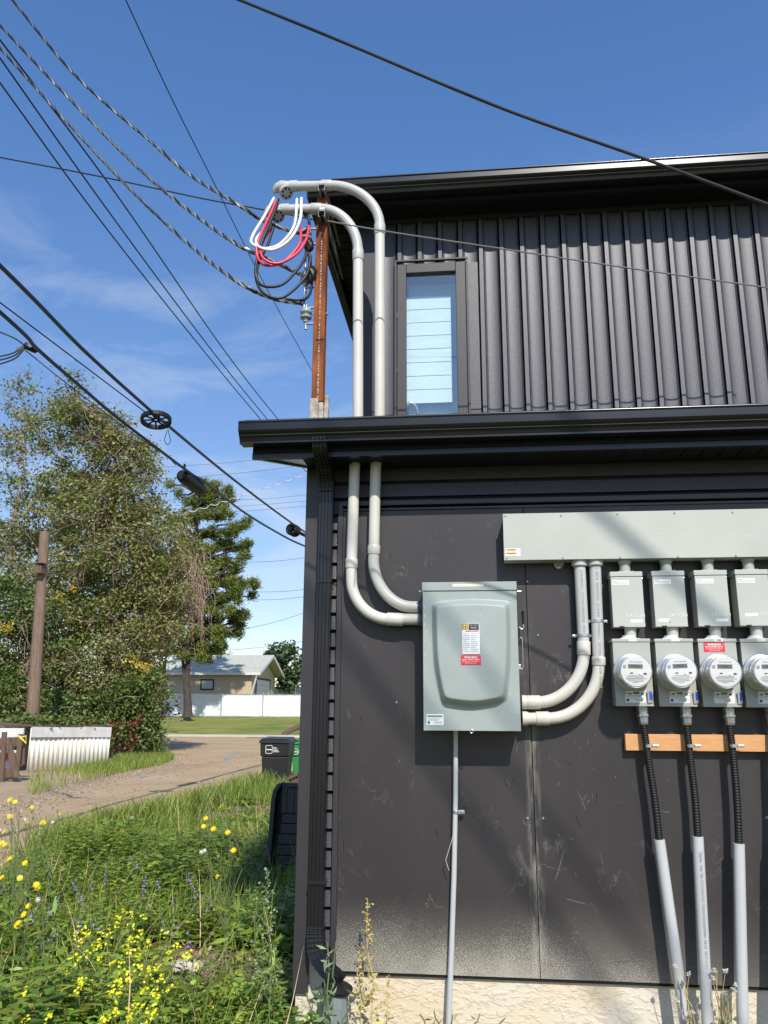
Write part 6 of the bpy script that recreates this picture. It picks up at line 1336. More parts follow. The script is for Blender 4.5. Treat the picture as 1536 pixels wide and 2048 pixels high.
# yellow leaf sprays and russet leaves
for k, (px, py, r_, n, Y_) in enumerate(((145,1175,7,26,22.5),(118,1196,9,40,22.3),(18,1257,10,60,21),(268,1318,10,36,21.5),(288,1335,14,60,21.4),(217,866,4,8,22.5),(6,1252,6,22,21))):
    q = (Y_+CAMD)/FPX; c = at(px, py, Y_); P_ = np.array(tuple(c))+RNG.normal(size=(n,3))*r_*q*0.6
    V, F = leaves(P_, 0.10); o = thing('yellow_leaf_spray', 'x', 'leaves', c); np_mesh('leaves', V, F, M_leafY, o, 'stuff')
    tag(o, ['small yellow leaf spray right of the pole top', 'yellow leaf spray below the small one, right of the pole', 'largest yellow leaf spray at the left edge', 'yellow leaf spray at the right side of the thicket', 'wide yellow leaf spray just above the vine clump', 'single tiny yellow leaf tuft high in the big tree', 'small yellow leaf spray touching the left edge'][k], 'leaves', 'yellow leaf sprays in the thicket')
P_ = []
for (px, py) in ((262,1448),(272,1440),(240,1470),(228,1450),(255,1490),(226,1500),(265,1475),(236,1455)):
    c = at(px, py, atZ(250,1515,0).y-0.55); P_.append(np.array(tuple(c))+RNG.normal(size=(16,3))*0.11)
V, F = leaves(np.concatenate(P_), 0.13); o = np_mesh('russet_leaves', V, F, M_leafR, None, 'stuff'); tag(o, 'russet red leaves dotted over the vine clump', 'leaves')
# pine
def pine(label, Y, bases, blobs):
    q = (Y+CAMD)/FPX; t = thing('pine_tree', label, 'tree', at(bases[0][0], bases[0][1], Y), 'pines on the lawn bank'); br = MB(); C_ = []
    tops = []
    for (bx_, by_, fx_, fy_, tx_, ty_, r_) in bases:
        p0 = at(bx_, by_, Y); p0.z -= 0.15; p1 = at(fx_, fy_, Y); p2 = at(tx_, ty_, Y)
        pts = cr([p0+Vector((0,0,0)), p0.lerp(p1,0.12), p0.lerp(p1, 0.6), p1, p1.lerp(p2,0.5), p2], 4); n = len(pts)
        br.tube(pts, [r_*(1.5 if i == 0 else 1.15 if i < 3 else 1-0.8*i/n) for i in range(n)], 10, False); tops += pts[n//3:]
    for (px, py, rx_, ry_, d) in blobs:
        c = at(px, py, Y)+Vector((0, random.uniform(-1.2,1.2), 0)); st = min(tops, key=lambda p: (p-c).length+max(0, p.z-c.z)*0.8)
        lp_ = limb(br, st, c, 0.11, 0.04, 0.06, 4, 5); n = int(d*26)
        for k in range(n):
            v = RNG.normal(size=3); v /= np.linalg.norm(v); rr_ = RNG.uniform(0.2, 1)**0.5; C_.append((c.x+v[0]*rx_*q*rr_, c.y+v[1]*rx_*q*rr_, c.z+v[2]*ry_*q*rr_))
    build('trunk', br, M_pinebark, t, smooth=True, fix=False)
    C_ = np.array(C_); k = 16; idx = np.repeat(np.arange(len(C_)), k); n = len(idx)
    d = RNG.normal(size=(n,3)); d[:,2] = np.abs(d[:,2])*0.9+0.1; d /= np.linalg.norm(d,axis=1)[:,None]; w = np.cross(d, RNG.normal(size=(n,3))); w /= np.linalg.norm(w,axis=1)[:,None]
    a = C_[idx]+RNG.normal(size=(n,3))*0.12; L = RNG.uniform(0.16,0.32,(n,1)); ww_ = 0.028
    V = np.stack([a-w*ww_, a+w*ww_, a+d*L+w*ww_*0.5, a+d*L-w*ww_*0.5], 1).reshape(-1,3); np_mesh('crown', V, np.arange(n*4).reshape(n,4), M_needle, t, 'stuff')
    return t
rnd = random.Random(3)
blobs = []
prof_ = [(985,395,447,9),(1005,372,460,10),(1035,362,462,11),(1065,352,492,11),(1095,355,498,12),(1125,360,494,12),(1150,362,475,11),(1172,360,508,13),(1195,352,500,13),(1222,355,492,13),(1245,352,495,12),(1268,345,476,12),(1290,345,450,10),(1310,345,430,8)]
for (y, xl_, xr_, n) in prof_:
    for k in range(n):
        x = xl_+(xr_-xl_)*(k+0.5)/n; edge = abs((x-(xl_+xr_)/2)/((xr_-xl_)/2))
        blobs.append(B(x+rnd.uniform(-5,5), y+rnd.uniform(-8,8)-(8 if edge > .8 else 0), rnd.uniform(8,15), rnd.uniform(7,12), rnd.uniform(.5,1.3)))
blobs += [B(505,1166,9,6,.7), B(497,1090,7,5,.6), B(490,1040,9,6,.7), B(352,985,12,14,.7), B(345,975,8,8,.6), B(432,972,10,8,.8), B(410,968,8,6,.5)]
pine('right pine with two joined trunks standing before the garage', 51.0, [(376,1430,374,1355,398,985,0.36), (376,1428,366,1325,345,1150,0.20)], blobs)
blobs2 = [B(rnd.uniform(292,352), rnd.uniform(1100,1300), rnd.uniform(10,17), rnd.uniform(7,10), rnd.uniform(.5,1)) for _ in range(60)]
pine('left pine mostly hidden behind the drooping tree', 51.5, [(321,1427,322,1350,325,1080,0.26), (322,1400,330,1330,340,1250,0.15)], blobs2)
# poplars right of the garage, far trees
blob_tree('young_poplar', 'leafy young tree with pointed tops right of the garage', 'tree', 70.0, (575,1392), [B(572,1288,8,14,1.2), B(558,1300,8,14,1.1), B(580,1312,12,18,1.2), B(544,1312,8,9,1), B(562,1335,15,20,1.3), B(586,1345,12,20,1.2), B(575,1365,16,18,1.3), B(550,1326,8,10,.9), B(597,1320,6,8,.6)], 0.42, 34, 0.75, M_leafC, M_bark, 0.18, 1.0)
blob_tree('far_tree', 'pale far tree behind the garage roof', 'tree', 95.0, (430,1390), [B(425,1308,25,14,.9), B(450,1312,12,8,.6), B(405,1312,20,12,.8)], 0.4, 20, 1.0, M_leafA, M_bark, 0.2, 0.7)
blob_tree('far_tree', 'pale far tree at the edge of the building corner above the brown roof', 'tree', 110.0, (605,1390), [B(602,1328,14,14,1), B(618,1335,15,18,1)], 0.5, 24, 1.2, M_leafA, M_bark, 0.25, 0.9)
far = []
for k in range(90): c = at(rnd.uniform(-200, 800), 1396, 150+rnd.uniform(-20, 60)); far.append((c.x, c.y, rnd.uniform(0.5, 5.5)))
far = np.array(far); idx = np.repeat(np.arange(len(far)), 160); V, F = leaves(far[idx]+RNG.normal(size=(len(idx),3))*np.array([3,3,1.3]), 0.9)
o = np_mesh('distant_treeline', V, F, M_leafC, None, 'stuff'); tag(o, 'low distant treeline on the horizon behind the fences', 'trees')

# ---- ground cover
from bisect import bisect
def inside(P, poly):
    x, y = P[:,0], P[:,1]; r = np.zeros(len(P), bool); n = len(poly); j = n-1
    for i in range(n):
        xi, yi, xj, yj = poly[i][0], poly[i][1], poly[j][0], poly[j][1]
        c = ((yi > y) != (yj > y)) & (x < (xj-xi)*(y-yi)/(yj-yi+1e-12)+xi); r ^= c; j = i
    return r
def g2(lst): return [(p.x, p.y) for p in gp(lst)]
NEAR = g2([(-120,1822),(0,1764),(100,1713),(230,1666),(330,1639),(430,1606),(520,1573),(610,1545)])+[(XL+1.5,14),(XL-0.02,8.0),(XL-0.02,-0.05),(XR,-0.05),(XR,-1.2),(-0.4,-2.0),(-3.0,-2.2),(-9,-2.0)]
def vnoise(P, s, seed=0):
    a = np.zeros(len(P)); r = np.random.default_rng(seed)
    for k in range(7):
        th_ = r.uniform(0, 2*np.pi); f = s*r.uniform(0.6, 2.2); a += np.sin((P[:,0]*np.cos(th_)+P[:,1]*np.sin(th_))*f+r.uniform(0,6.28))
    return a/3.7
def sample(n, x0_, x1_, y0_, y1_, poly, fn_=None):
    P = np.stack([RNG.uniform(x0_, x1_, n), RNG.uniform(y0_, y1_, n)], 1); P = P[inside(P, poly)]
    if fn_ is not None: P = P[RNG.uniform(0, 1, len(P)) < fn_(P)]
    return np.concatenate([P, np.zeros((len(P),1))], 1)
bare = [(atZ(440,1960,0), 0.72), (atZ(385,1930,0), 0.5), (atZ(300,1900,0), .12), (atZ(480,1625,0), 0.9), (atZ(380,1640,0), 0.7), (atZ(560,1615,0),0.6), (Vector((0.3,-0.5,0)), 0.8), (Vector((1.4,-0.4,0)), 0.9)]
def keep(P):
    k = np.ones(len(P))
    for c, r_ in bare:
        d = np.hypot((P[:,0]-c.x), (P[:,1]-c.y)*0.8)/r_; k *= np.clip((d-0.55)*1.8, 0.05, 1)
    k *= np.clip(0.75+0.5*vnoise(P, 2.2, 5), 0.15, 1); return k
structure(sheet('weedy_ground', [Vector((x, y, 0)) for x, y in NEAR], -0.012, M_soil))
# blade template: bent tapered quads
def blade(h, w, bend_):
    z = np.array([0, .35, .7, 1.0])*h; x = np.array([0, .08, .32, .75])*bend_*h; ww_ = np.array([1, .85, .55, .06])*w/2
    V = np.array([(x[i], s*ww_[i], z[i]) for i in range(4) for s in (-1, 1)]); F = np.array([(2*i, 2*i+1, 2*i+3, 2*i+2) for i in range(3)]); return V, F
def rosette(n, L, w, rise, arch):
    Vs, Fs = [], []; o = 0
    for k in range(n):
        a = 2*np.pi*k/n+RNG.uniform(-.4, .4); l = L*RNG.uniform(.6, 1.15); t_ = np.array([0, .25, .55, .82, 1.0]); ww_ = np.array([.22, .75, 1, .7, .04])*w*RNG.uniform(.7, 1.1)/2
        r_ = l*t_; z = l*(rise*t_*1.3-arch*t_**2)*RNG.uniform(.8, 1.2); cs, sn = np.cos(a), np.sin(a)
        for i in range(5):
            Vs.append((r_[i]*cs-ww_[i]*sn, r_[i]*sn+ww_[i]*cs, z[i]+0.18*ww_[i])); Vs.append((r_[i]*cs+ww_[i]*sn, r_[i]*sn-ww_[i]*cs, z[i]+0.18*ww_[i]))
        Fs += [(o+2*i, o+2*i+1, o+2*i+3, o+2*i+2) for i in range(4)]; o += 10
    return np.array(Vs), np.array(Fs)
def leafy_stem(h, n, L, w):
    Vs, Fs = [], []; o = 0
    for k in range(n):
        z0_ = h*(k+0.6)/n; a = k*2.4; l = L*(1.1-0.6*k/n); cs, sn = math.cos(a), math.sin(a); t_ = (0, .45, 1.0); w3 = (0.25*w, w, 0.05*w)
        for i in range(3):
            r_ = l*t_[i]; zz = z0_+l*(0.45*t_[i]-0.35*t_[i]**2); ww_ = w3[i]/2*(1.1-0.5*k/n)
            Vs.append((r_*cs-ww_*sn, r_*sn+ww_*cs, zz)); Vs.append((r_*cs+ww_*sn, r_*sn-ww_*cs, zz))
        Fs += [(o, o+1, o+3, o+2), (o+2, o+3, o+5, o+4)]; o += 6
    Vs += [(-.003,0,0),(.003,0,0),(.0015,0,h),(-.0015,0,h)]; Fs.append((o,o+1,o+2,o+3)); return np.array(Vs), np.array(Fs)
bt = [blade(1, .028, b_) for b_ in (.25, .5, .85)]
wt = [rosette(7, 1, .34, .55, .45), rosette(6, 1, .26, .8, .5), rosette(8, 1, .42, .45, .35)]
st_ = [leafy_stem(1, 9, .34, .14), leafy_stem(1, 12, .28, .10), leafy_stem(1, 8, .40, .20)]
# broad weeds, near zone
parts = []
P = sample(42000, -8, XL+0.2, -1.6, 11, NEAR, lambda P: keep(P)*np.clip(1.15-P[:,1]*0.06, .3, 1))
for i, T in enumerate(wt): Q = P[i::3]; parts.append(scatter(*T, Q, .07+.17*RNG.uniform(0, 1, len(Q))**1.8, tilt=.28))
P = sample(16000, -7, XL+0.2, -1.6, 5.0, NEAR, keep)
for i, T in enumerate(st_): Q = P[i::3]; parts.append(scatter(*T, Q, RNG.uniform(.14, .34, len(Q))*np.clip(1+.45*vnoise(Q, 2.6, 31), .55, 1.6), tilt=.24))
V, F = merge(parts); o = np_mesh('weed_cover', V, F, M_weed, None, 'stuff'); tag(o, 'thick green broad-leaved weeds filling the verge beside the building', 'weeds')
parts = []
def gdens(P): return keep(P)*np.clip(0.55+0.6*vnoise(P, 1.1, 9)+np.clip((P[:,1]-4)*0.3, 0, 1), .12, 1)
P = sample(34000, -7, XL+0.2, -1.4, 5.5, NEAR, gdens)
for i, T in enumerate(bt): Q = P[i::3]; parts.append(scatter(*T, Q, RNG.uniform(.12, .34, len(Q)), tilt=.2))
P = sample(90000, -11, XL+0.5, 5.0, 14.5, NEAR, lambda P: keep(P)*np.clip(.35+.9*vnoise(P, 1.6, 4)+(P[:,1]-6)*.12, .12, 1))
for i, T in enumerate(bt): Q = P[i::3]; parts.append(scatter(T[0]*np.array([1,1.5,1]), T[1], Q, RNG.uniform(.10, .30, len(Q)), tilt=.28))
# taller tufts along the alley edge
ed = gp([(100,1713),(160,1690),(230,1666),(330,1639),(430,1606),(520,1573)]); E_ = []
for k in range(5200):
    j = random.random()*(len(ed)-1); i_ = int(j); p = ed[i_].lerp(ed[i_+1], j-i_); E_.append((p.x+random.gauss(0,.16)+.1, p.y+random.gauss(0,.16)-.25, 0))
E_ = np.array(E_); parts.append(scatter(bt[1][0]*np.array([1,1.5,1]), bt[1][1], E_, RNG.uniform(.2, .42, len(E_)), tilt=.25))
V, F = merge(parts); o = np_mesh('verge_grass', V, F, M_grass, None, 'stuff'); tag(o, 'long green grass among the weeds along the near edge of the alley', 'grass')
parts = []
P = sample(5200, -7.5, XL+0.1, -1.0, 8, NEAR, lambda P: np.clip(.4+.7*vnoise(P, 1.7, 21), .04, 1))
for i, T in enumerate(bt): Q = P[i::3]; parts.append(scatter(T[0]*np.array([1,.45,1]), T[1], Q, RNG.uniform(.30, .58, len(Q)), tilt=.22))
V, F = merge(parts[:2]); o = np_mesh('tall_grass_stalks', V, F, M_grass, None, 'stuff'); tag(o, 'taller thin grass stalks rising out of the weeds', 'grass')
V, F = parts[2]; o = np_mesh('dead_grass_stalks', V, F, M_dgrass, None, 'stuff'); tag(o, 'dry straw-coloured grass stalks standing among the weeds', 'grass')
# far verge (left) grass
FARV = g2([(60,1592),(180,1562),(215,1552),(330,1528),(348,1519),(318,1496),(250,1512),(215,1530),(55,1552)])
FX = [p[0] for p in FARV]; FY = [p[1] for p in FARV]
P = sample(60000, min(FX), max(FX), min(FY), max(FY), FARV, lambda P: np.clip(.6+.7*vnoise(P, .8, 3), .05, 1)); parts = []
for i, T in enumerate(bt): Q = P[i::3]; parts.append(scatter(T[0]*np.array([1,2.4,1]), T[1], Q, RNG.uniform(.10, .26, len(Q)), tilt=.3))
V, F = merge(parts); o = np_mesh('far_verge_grass', V, F, M_grass, None, 'stuff'); tag(o, 'patchy green grass in front of the corrugated wall across the alley', 'grass')
# straw litter on bare spots
parts = []
for c, r_ in bare:
    n = int(1500*r_); P = np.stack([c.x+RNG.normal(0, r_*.55, n), c.y+RNG.normal(0, r_*.55, n), RNG.uniform(-.005, .03, n)], 1); P = P[P[:,1] < -0.03] if c.y < 0 and c.x > XL else P
    P = P[(P[:,0] < XL-0.03) | (P[:,1] < -0.03)]
    T = np.array([(-.5,-.035,0),(.5,-.035,.12),(.5,.035,.12),(-.5,.035,0)]); parts.append(scatter(T, np.array([(0,1,2,3)]), P, RNG.uniform(.02, .09, len(P)), tilt=.1))
V, F = merge(parts); o = np_mesh('straw_litter', V, F, M_dgrass, None, 'stuff'); tag(o, 'dry straw litter on the bare patches of ground', 'litter')
for (px, py, s_) in ((352,1934,.16),):
    b = bmesh.new(); bmesh.ops.create_icosphere(b, subdivisions=3, radius=1)
    p = atZ(375,1932,0.03)
    for v in b.verts: k = 1+0.12*math.sin(v.co.x*5+v.co.y*3)+0.08*math.sin(v.co.z*9+v.co.x*7); v.co = Vector((v.co.x*.11*k, v.co.y*.08*k, v.co.z*.04*k))+p
    me = bpy.data.meshes.new('pale_stone'); b.to_mesh(me); b.free(); tag(build('pale_stone', me, M_stone, None, smooth=True), 'pale flat stone lying in the bare patch among the yellow flowers', 'stone')
tg = build('fallen_stick', MB().tube(cr([atZ(325,1966,.02), atZ(350,1962,.03), atZ(385,1944,.03)], 4), .008, 6), M_twig); tag(tg, 'thin reddish stick lying on the bare patch', 'stick')

# gravel and dead leaves along the alley edges
gv = []
for edge, off in ((ALLEY[0:8], -.25), (gp([(345,1508),(352,1520),(330,1532),(250,1547),(180,1568),(95,1593),(0,1625),(-200,1680)]), .3)):
    for k in range(2600):
        j = random.random()*(len(edge)-1); i_ = int(j); p = edge[i_].lerp(edge[i_+1], j-i_); gv.append((p.x+random.gauss(0,.35), p.y+off*0+random.gauss(0,.45), random.uniform(-.01,.0)))
for k in range(1500): gv.append((random.uniform(-9,-3.5), random.uniform(5,26), -.012))
gv = np.array(gv); oc = np.array([(1,0,0),(-.6,.8,0),(-.5,-.8,.1),(.1,.1,.8)]); of = np.array([(0,1,3),(1,2,3),(2,0,3),(0,2,1)])
V, F = scatter(oc, of, gv, RNG.uniform(.006, .028, len(gv))); o = np_mesh('gravel', V, F, mat('pale_gravel', (0.36,0.29,0.21), 0.95, island=0.5), None, 'stuff'); tag(o, 'loose gravel and crumbs scattered over the alley and its edges', 'gravel')
lv = gv[::6]+np.array([0,0,.012]); V, F = leaves(lv, .05, 2.0, .6); o = np_mesh('dead_leaves', V, F, M_dgrass, None, 'stuff'); tag(o, 'dry fallen leaves dotted along the alley edges', 'leaves')

# ---- individual flowering plants
def petals(c, n, r, w, lift, nrm=None, rows=1):
    Vs, Fs = [], []; c = np.array(tuple(c)); nv = np.array(tuple(nrm)) if nrm is not None else np.array([0, -.35, 1.]); nv /= np.linalg.norm(nv)
    u = np.cross(nv, [1., .2, 0]); u /= np.linalg.norm(u); v = np.cross(nv, u); o = 0
    for rr_ in range(rows):
        R_ = r*(1-.35*rr_)
        for k in range(n):
            a = 2*np.pi*(k+.5*rr_)/n+RNG.uniform(-.08, .08); d = u*np.cos(a)+v*np.sin(a); e = -u*np.sin(a)+v*np.cos(a); L_ = R_*RNG.uniform(.85, 1.1); z_ = nv*lift*R_*(1+.9*rr_)
            Vs += [c-e*w*.3, c+e*w*.3, c+d*L_+e*w*.5+z_, c+d*L_-e*w*.5+z_]; Fs.append((o,o+1,o+2,o+3)); o += 4
    return np.array(Vs), np.array(Fs)
def stem_to(mb, a, b, r=.003, wob=.05): limb(mb, a, b, r, r*.55, wob, 4, 5)
# mustard plants: flower clusters grouped into plants
S_ = 0.4036; 
def hv(x, y, W=(75, 620), H=(1640, 2048)):
    i = min(3, int((x-W[0])/(W[1]-W[0])*4)); j = min(3, max(0, int((y-H[0])/(H[1]-H[0])*4)))
    return ('at the far left', 'left of centre', 'right of centre', 'at the far right')[max(0, i)], ('highest', 'upper', 'lower', 'bottom')[j]
ORD = ['first','second','third','fourth','fifth','sixth','seventh','eighth','ninth','tenth','eleventh','twelfth']
def banded(items, nb, names):          # items: (x, y); words that place each one within its band, counted from the left
    order = sorted(range(len(items)), key=lambda i: items[i][1]); out = [None]*len(items); per = math.ceil(len(items)/nb)
    for b in range(nb):
        for k, i in enumerate(sorted(order[b*per:(b+1)*per], key=lambda i: items[i][0])): out[i] = '%s from the left in the %s band' % (ORD[k], names[b])
    return out
mc_ = [(370,1160),(415,1145),(410,1200),(500,1165),(545,1160),(580,1080),(575,1120),(615,1050),(650,1065),(645,1120),(650,1180),(695,1150),(690,1185),(710,1085),(735,1205),(815,1160),(875,1230),(845,1265),(925,1265),(915,1275),(990,1315),(440,1255),(495,1220),(470,1225),(395,1270),(345,1290),(365,1315),(245,1275),(240,1335),(175,1400),(400,1390),(395,1420),(450,1410),(375,1450),(590,1375),(595,1415),(545,1445),(580,1470),(630,1355),(630,1390),(690,1330),(740,1325),(780,1325),(800,1380),(710,1430),(755,1440),(735,1360),(660,1520),(640,1560),(700,1515),(730,1555),(770,1545),(575,1540),(530,1590),(500,1590),(240,1580),(120,1590),(320,1350),(600,1300),(565,1300),(485,1300),(500,1275),(610,1235),(645,1250),(680,1245),(685,1275),(430,1150),(585,1090),(655,1190),(590,1385),(125,1455),(820,1450),(785,1465)]
cl = [(atZ(x*S_, 1400+y*S_, .36+random.uniform(-.05,.06)), x, y) for x, y in mc_]; groups = []
for c, x, y in cl:
    for g in groups:
        if abs(g[0][1]-x) < 75 and abs(g[0][2]-y) < 70 and len(g) < 5: g.append((c, x, y)); break
    else: groups.append([(c, x, y)])
mlab = banded([(sum(q[1] for q in g)/len(g), sum(q[2] for q in g)/len(g)) for g in groups], 4, ('highest','upper','lower','bottom'))
for ng, g in enumerate(groups):
    c = sum((q[0] for q in g), Vector())/len(g); base = Vector((c.x, c.y+.02, 0)); ex = len(g)
    t = thing('mustard_plant', 'yellow mustard plant, '+mlab[ng]+' of them', 'plant', base, 'yellow mustard plants in the foreground')
    sm = MB()
    for q in g: stem_to(sm, base+Vector((random.gauss(0,.01), random.gauss(0,.01), 0)), q[0]-Vector((0,0,.03)))
    build('stem', sm, M_stem, t, fix=False)
    L_ = np.array([tuple(base.lerp(q[0], f)) for q in g for f in RNG.uniform(.25, .85, 7)]); V, F = leaves(L_, .05, .5, .5); np_mesh('leaves', V, F, M_weed, t, 'stuff')
    for q in g:
        ps = []
        for k in range(9):
            o_ = np.array(tuple(q[0]))+RNG.normal(size=3)*np.array([.010,.010,.012]); ps.append(petals(o_, 4, .0068, .0068, .25, RNG.normal(size=3)*.5+np.array([0,-.5,1])))
        V, F = merge(ps); np_mesh('flower_cluster', V, F, M_fl2, t, 'stuff')
def sow(label, base, heads, puffs, buds, zf, R0=.020, stemr=.004, name='sow_thistle', cat='plant'):
    t = thing(name, label, cat, base); sm = MB(); d0 = base.y
    fork = base+Vector((0,0,.35))
    limb(sm, base, fork, stemr*1.3, stemr, .02, 4, 6)
    for (x, y) in heads+puffs+buds:
        p = at(x, y, base.y+random.uniform(-.12, .12)); k = random.uniform(0, .4); stem_to(sm, fork.lerp(base, k), p, stemr*.8, .04)
        if (x, y) in heads:
            V, F = petals(p, 16, R0*random.uniform(.8,1.15), R0*.22, .15, (random.gauss(0,.4), -.9, .8), 2); np_mesh('flower_head', V, F, M_fl, t)
            sm.lathe(p+Vector((0,.002,-.012)), (0,0,1), [(0,.003),(.004,.006),(.011,.005)], 7)
        elif (x, y) in puffs:
            n = 150; d = RNG.normal(size=(n,3)); d /= np.linalg.norm(d,axis=1)[:,None]; c = np.array(tuple(p)); rr_ = R0*.85*RNG.uniform(.7,1,(n,1)); w = np.cross(d, RNG.normal(size=(n,3))); w /= np.linalg.norm(w,axis=1)[:,None]; w2 = np.cross(d,w)
            V = np.stack([c+d*rr_-w*.004, c+d*rr_+w2*.004, c+d*rr_+w*.004, c+d*rr_-w2*.004],1).reshape(-1,3); np_mesh('seed_head', V, np.arange(n*4).reshape(n,4), M_puff, t)
        else: sm.lathe(p+Vector((0,0,-.01)), (0,0,1), [(0,.002),(.006,.006),(.018,.005),(.024,.002)], 7)
    build('stem', sm, M_stem, t, fix=False, smooth=True)
    n = 26; L_ = np.array([tuple(base+Vector((random.gauss(0,.05), random.gauss(0,.05), random.uniform(.05,.5)))) for _ in range(n)]); V, F = leaves(L_, .09, .2, .22); np_mesh('leaves', V, F, M_weed, t, 'stuff')
    return t
sow('tall sow thistle at the left edge with the highest yellow heads and white seed puffs', atZ(40,1935,0), [(20,1600),(30,1604),(8,1664),(20,1633),(52,1645),(85,1645)], [(0,1662),(20,1632),(50,1640),(35,1663)], [(10,1645),(22,1618),(38,1628),(58,1652),(66,1636),(72,1690),(80,1672)], 1)
sow('sow thistle with three yellow heads leaning right near the alley edge', atZ(95,1880,0), [(63,1615),(87,1646),(119,1630)], [(105,1645)], [(58,1612),(74,1678),(72,1668),(115,1622)], 1, R0=.018)
sow('low sow thistle whose yellow heads line the left edge lower down', atZ(20,1990,0), [(4,1686),(21,1717),(50,1726),(4,1755),(10,1690)], [(40,1755)], [(30,1700)], 1, R0=.020)
sow('sow thistle with bright yellow heads and a brown seed puff below the others', atZ(75,2020,0), [(73,1770),(78,1778),(40,1757)], [(76,1800)], [(60,1790)], 1, R0=.020)
sow('sow thistle with a steep row of three yellow heads', atZ(35,2060,0), [(57,1812),(48,1829),(37,1846),(33,1852)], [], [(60,1800)], 1, R0=.018)
sow('tall thin sow thistle in the middle of the verge with small yellow heads', atZ(450,1990,0), [(412,1637),(407,1653),(427,1658),(456,1665),(467,1701),(435,1753)], [(403,1705),(409,1702)], [(461,1632),(462,1640),(416,1628)], 1, R0=.018, stemr=.0032)
sow('sow thistle with one large orange-yellow head near the bottom edge', atZ(412,2100,0), [(410,2015)], [], [(400,1992),(395,2000)], 1, R0=.040)
sow('short sow thistle with one small yellow head right of the mustard flowers', atZ(405,1880,0), [(403,1858)], [], [], 1, R0=.014)
sow('dandelion clock standing alone on the verge', atZ(300,1700,0), [(245,1662)], [(298,1668),(264,1636)], [], 1, R0=.03)
sow('small yellow weed flower at the lower right of the verge', atZ(520,2075,0), [(515,2032)], [], [], 1, R0=.018)
pc = [(940,885),(950,905),(970,960),(705,950),(740,1010),(725,905),(680,825),(640,800),(390,970),(405,1010),(380,920),(245,1060),(280,1005),(395,1115),(480,1125),(1045,1010),(820,1130),(935,1190),(260,1165),(20,935),(455,935),(790,910),(865,1010),(160,1085),(190,1195),(855,1125),(525,890)]
blab = banded(pc, 4, ('highest','upper','lower','bottom'))
for nb_, (x, y) in enumerate(pc):
    z_ = .30; p = atZ(x*S_, 1400+y*S_, z_); base = Vector((p.x, p.y+.01, 0)); t = thing('bellflower', 'purple bellflower spike, '+blab[nb_]+' of them', 'plant', base, 'purple bellflowers in the verge')
    sm = MB(); stem_to(sm, base, p+Vector((0,0,.05)), .0028); build('stem', sm, M_stem, t, fix=False); ps = []
    for k in range(4): ps.append(petals(np.array(tuple(p))+np.array([RNG.normal()*.010, RNG.normal()*.010, .04-k*.022]), 5, .011*(.6+.1*k), .007, .8, (RNG.normal()*.8, -1, .1)))
    V, F = merge(ps); np_mesh('flower_spike', V, F, M_fl3, t, 'stuff')
# broad dock leaves, tall weeds by the wall
def rosette_plant(label, base, n, L, w, rise, arch, mt=M_weed):
    t = thing('dock_plant', label, 'plant', base)
    for k in range(n):
        a = 2*math.pi*k/n+random.uniform(-.3,.3); l = L*random.uniform(.7,1.1); m = MB(); N_ = 9; ww_ = w*random.uniform(.8,1.1)
        for i in range(N_):
            s = i/(N_-1); r_ = l*s*.8; z_ = l*(rise*s-arch*s*s); wd = ww_*math.sin(math.pi*min(1,(s*.92+.06)))**.8*(1-.3*s)*.5; dx, dy = math.cos(a), math.sin(a)
            for q in (-1,-.5,0,.5,1): m.v.append((base.x+dx*r_-dy*wd*q, base.y+dy*r_+dx*wd*q, z_+abs(q)*wd*.35+.006*math.sin(s*14+q*2)))
        for i in range(N_-1):
            for j in range(4): b_ = i*5+j; m.f.append((b_, b_+1, b_+6, b_+5))
        build('leaf', m, mt, t, smooth=True, fix=False)
    return t
rosette_plant('glossy broad-leaved dock plant at the bottom of the verge, nearest the building', atZ(468,2030,0), 11, .34, .085, 1.0, .5)
rosette_plant('broad round-leaved weed in the lower middle under the mustard flowers', atZ(190,2050,0), 9, .24, .12, .7, .5)
rosette_plant('broad-leaved weed at the bottom edge left of the orange flower', atZ(345,2070,0), 9, .22, .10, .7, .5)
def spike_weed(name, label, base, tip, n, mt, L, r0=.004, seeds=True):
    t = thing(name, label, 'plant', base); sm = MB(); pts = limb(sm, base, tip, r0, r0*.4, .015, 8, 6); P_ = []; Lf = []
    for k in range(n):
        f = .30+.68*k/n; b = Vector(base).lerp(Vector(tip), f); a = k*2.4; l = L*(1.15-f)*random.uniform(.6,1.2)
        e = b+Vector((math.cos(a)*l*.6, math.sin(a)*l*.6, l*.7)); limb(sm, b, e, r0*.45, r0*.2, .05, 3, 4)
        for q in range(11): P_.append(tuple(b.lerp(e, .25+.75*q/11)+Vector((random.gauss(0,.004), random.gauss(0,.004), random.gauss(0,.004)))))
    for k in range(10):
        P_.append(tuple(Vector(base).lerp(Vector(tip), 1-.02*k)))
    for k in range(14): Lf.append(tuple(Vector(base).lerp(Vector(tip), random.uniform(.08,.7))))
    build('stem', sm, mt if mt is M_dry else M_stem, t, smooth=True, fix=False)
    V, F = leaves(np.array(P_), .013, .2, .8); np_mesh('seed_cluster', V, F, mt, t, 'stuff'); V, F = leaves(np.array(Lf), .07, .1, .22); np_mesh('leaves', V, F, M_weed if mt is not M_dry else M_dry, t, 'stuff')
Wd = -0.22
b_ = at(742, 2048, Wd); b_.z = 0; spike_weed('dry_weed', 'tall dry golden seed weed in front of the dusty wall base', b_, at(735,1797,Wd), 17, M_dry, .12)
b_ = at(728, 2048, Wd-.05); b_.z = 0; spike_weed('dry_weed', 'shorter dry golden seed weed beside the tall one', b_, at(718,1893,Wd-.05), 9, M_dry, .09)
b_ = at(768, 2048, Wd-.03); b_.z = 0; spike_weed('dry_weed', 'thin dry stalk leaning right of the tall golden weed', b_, at(778,1950,Wd-.03), 7, M_dry, .07, .002)
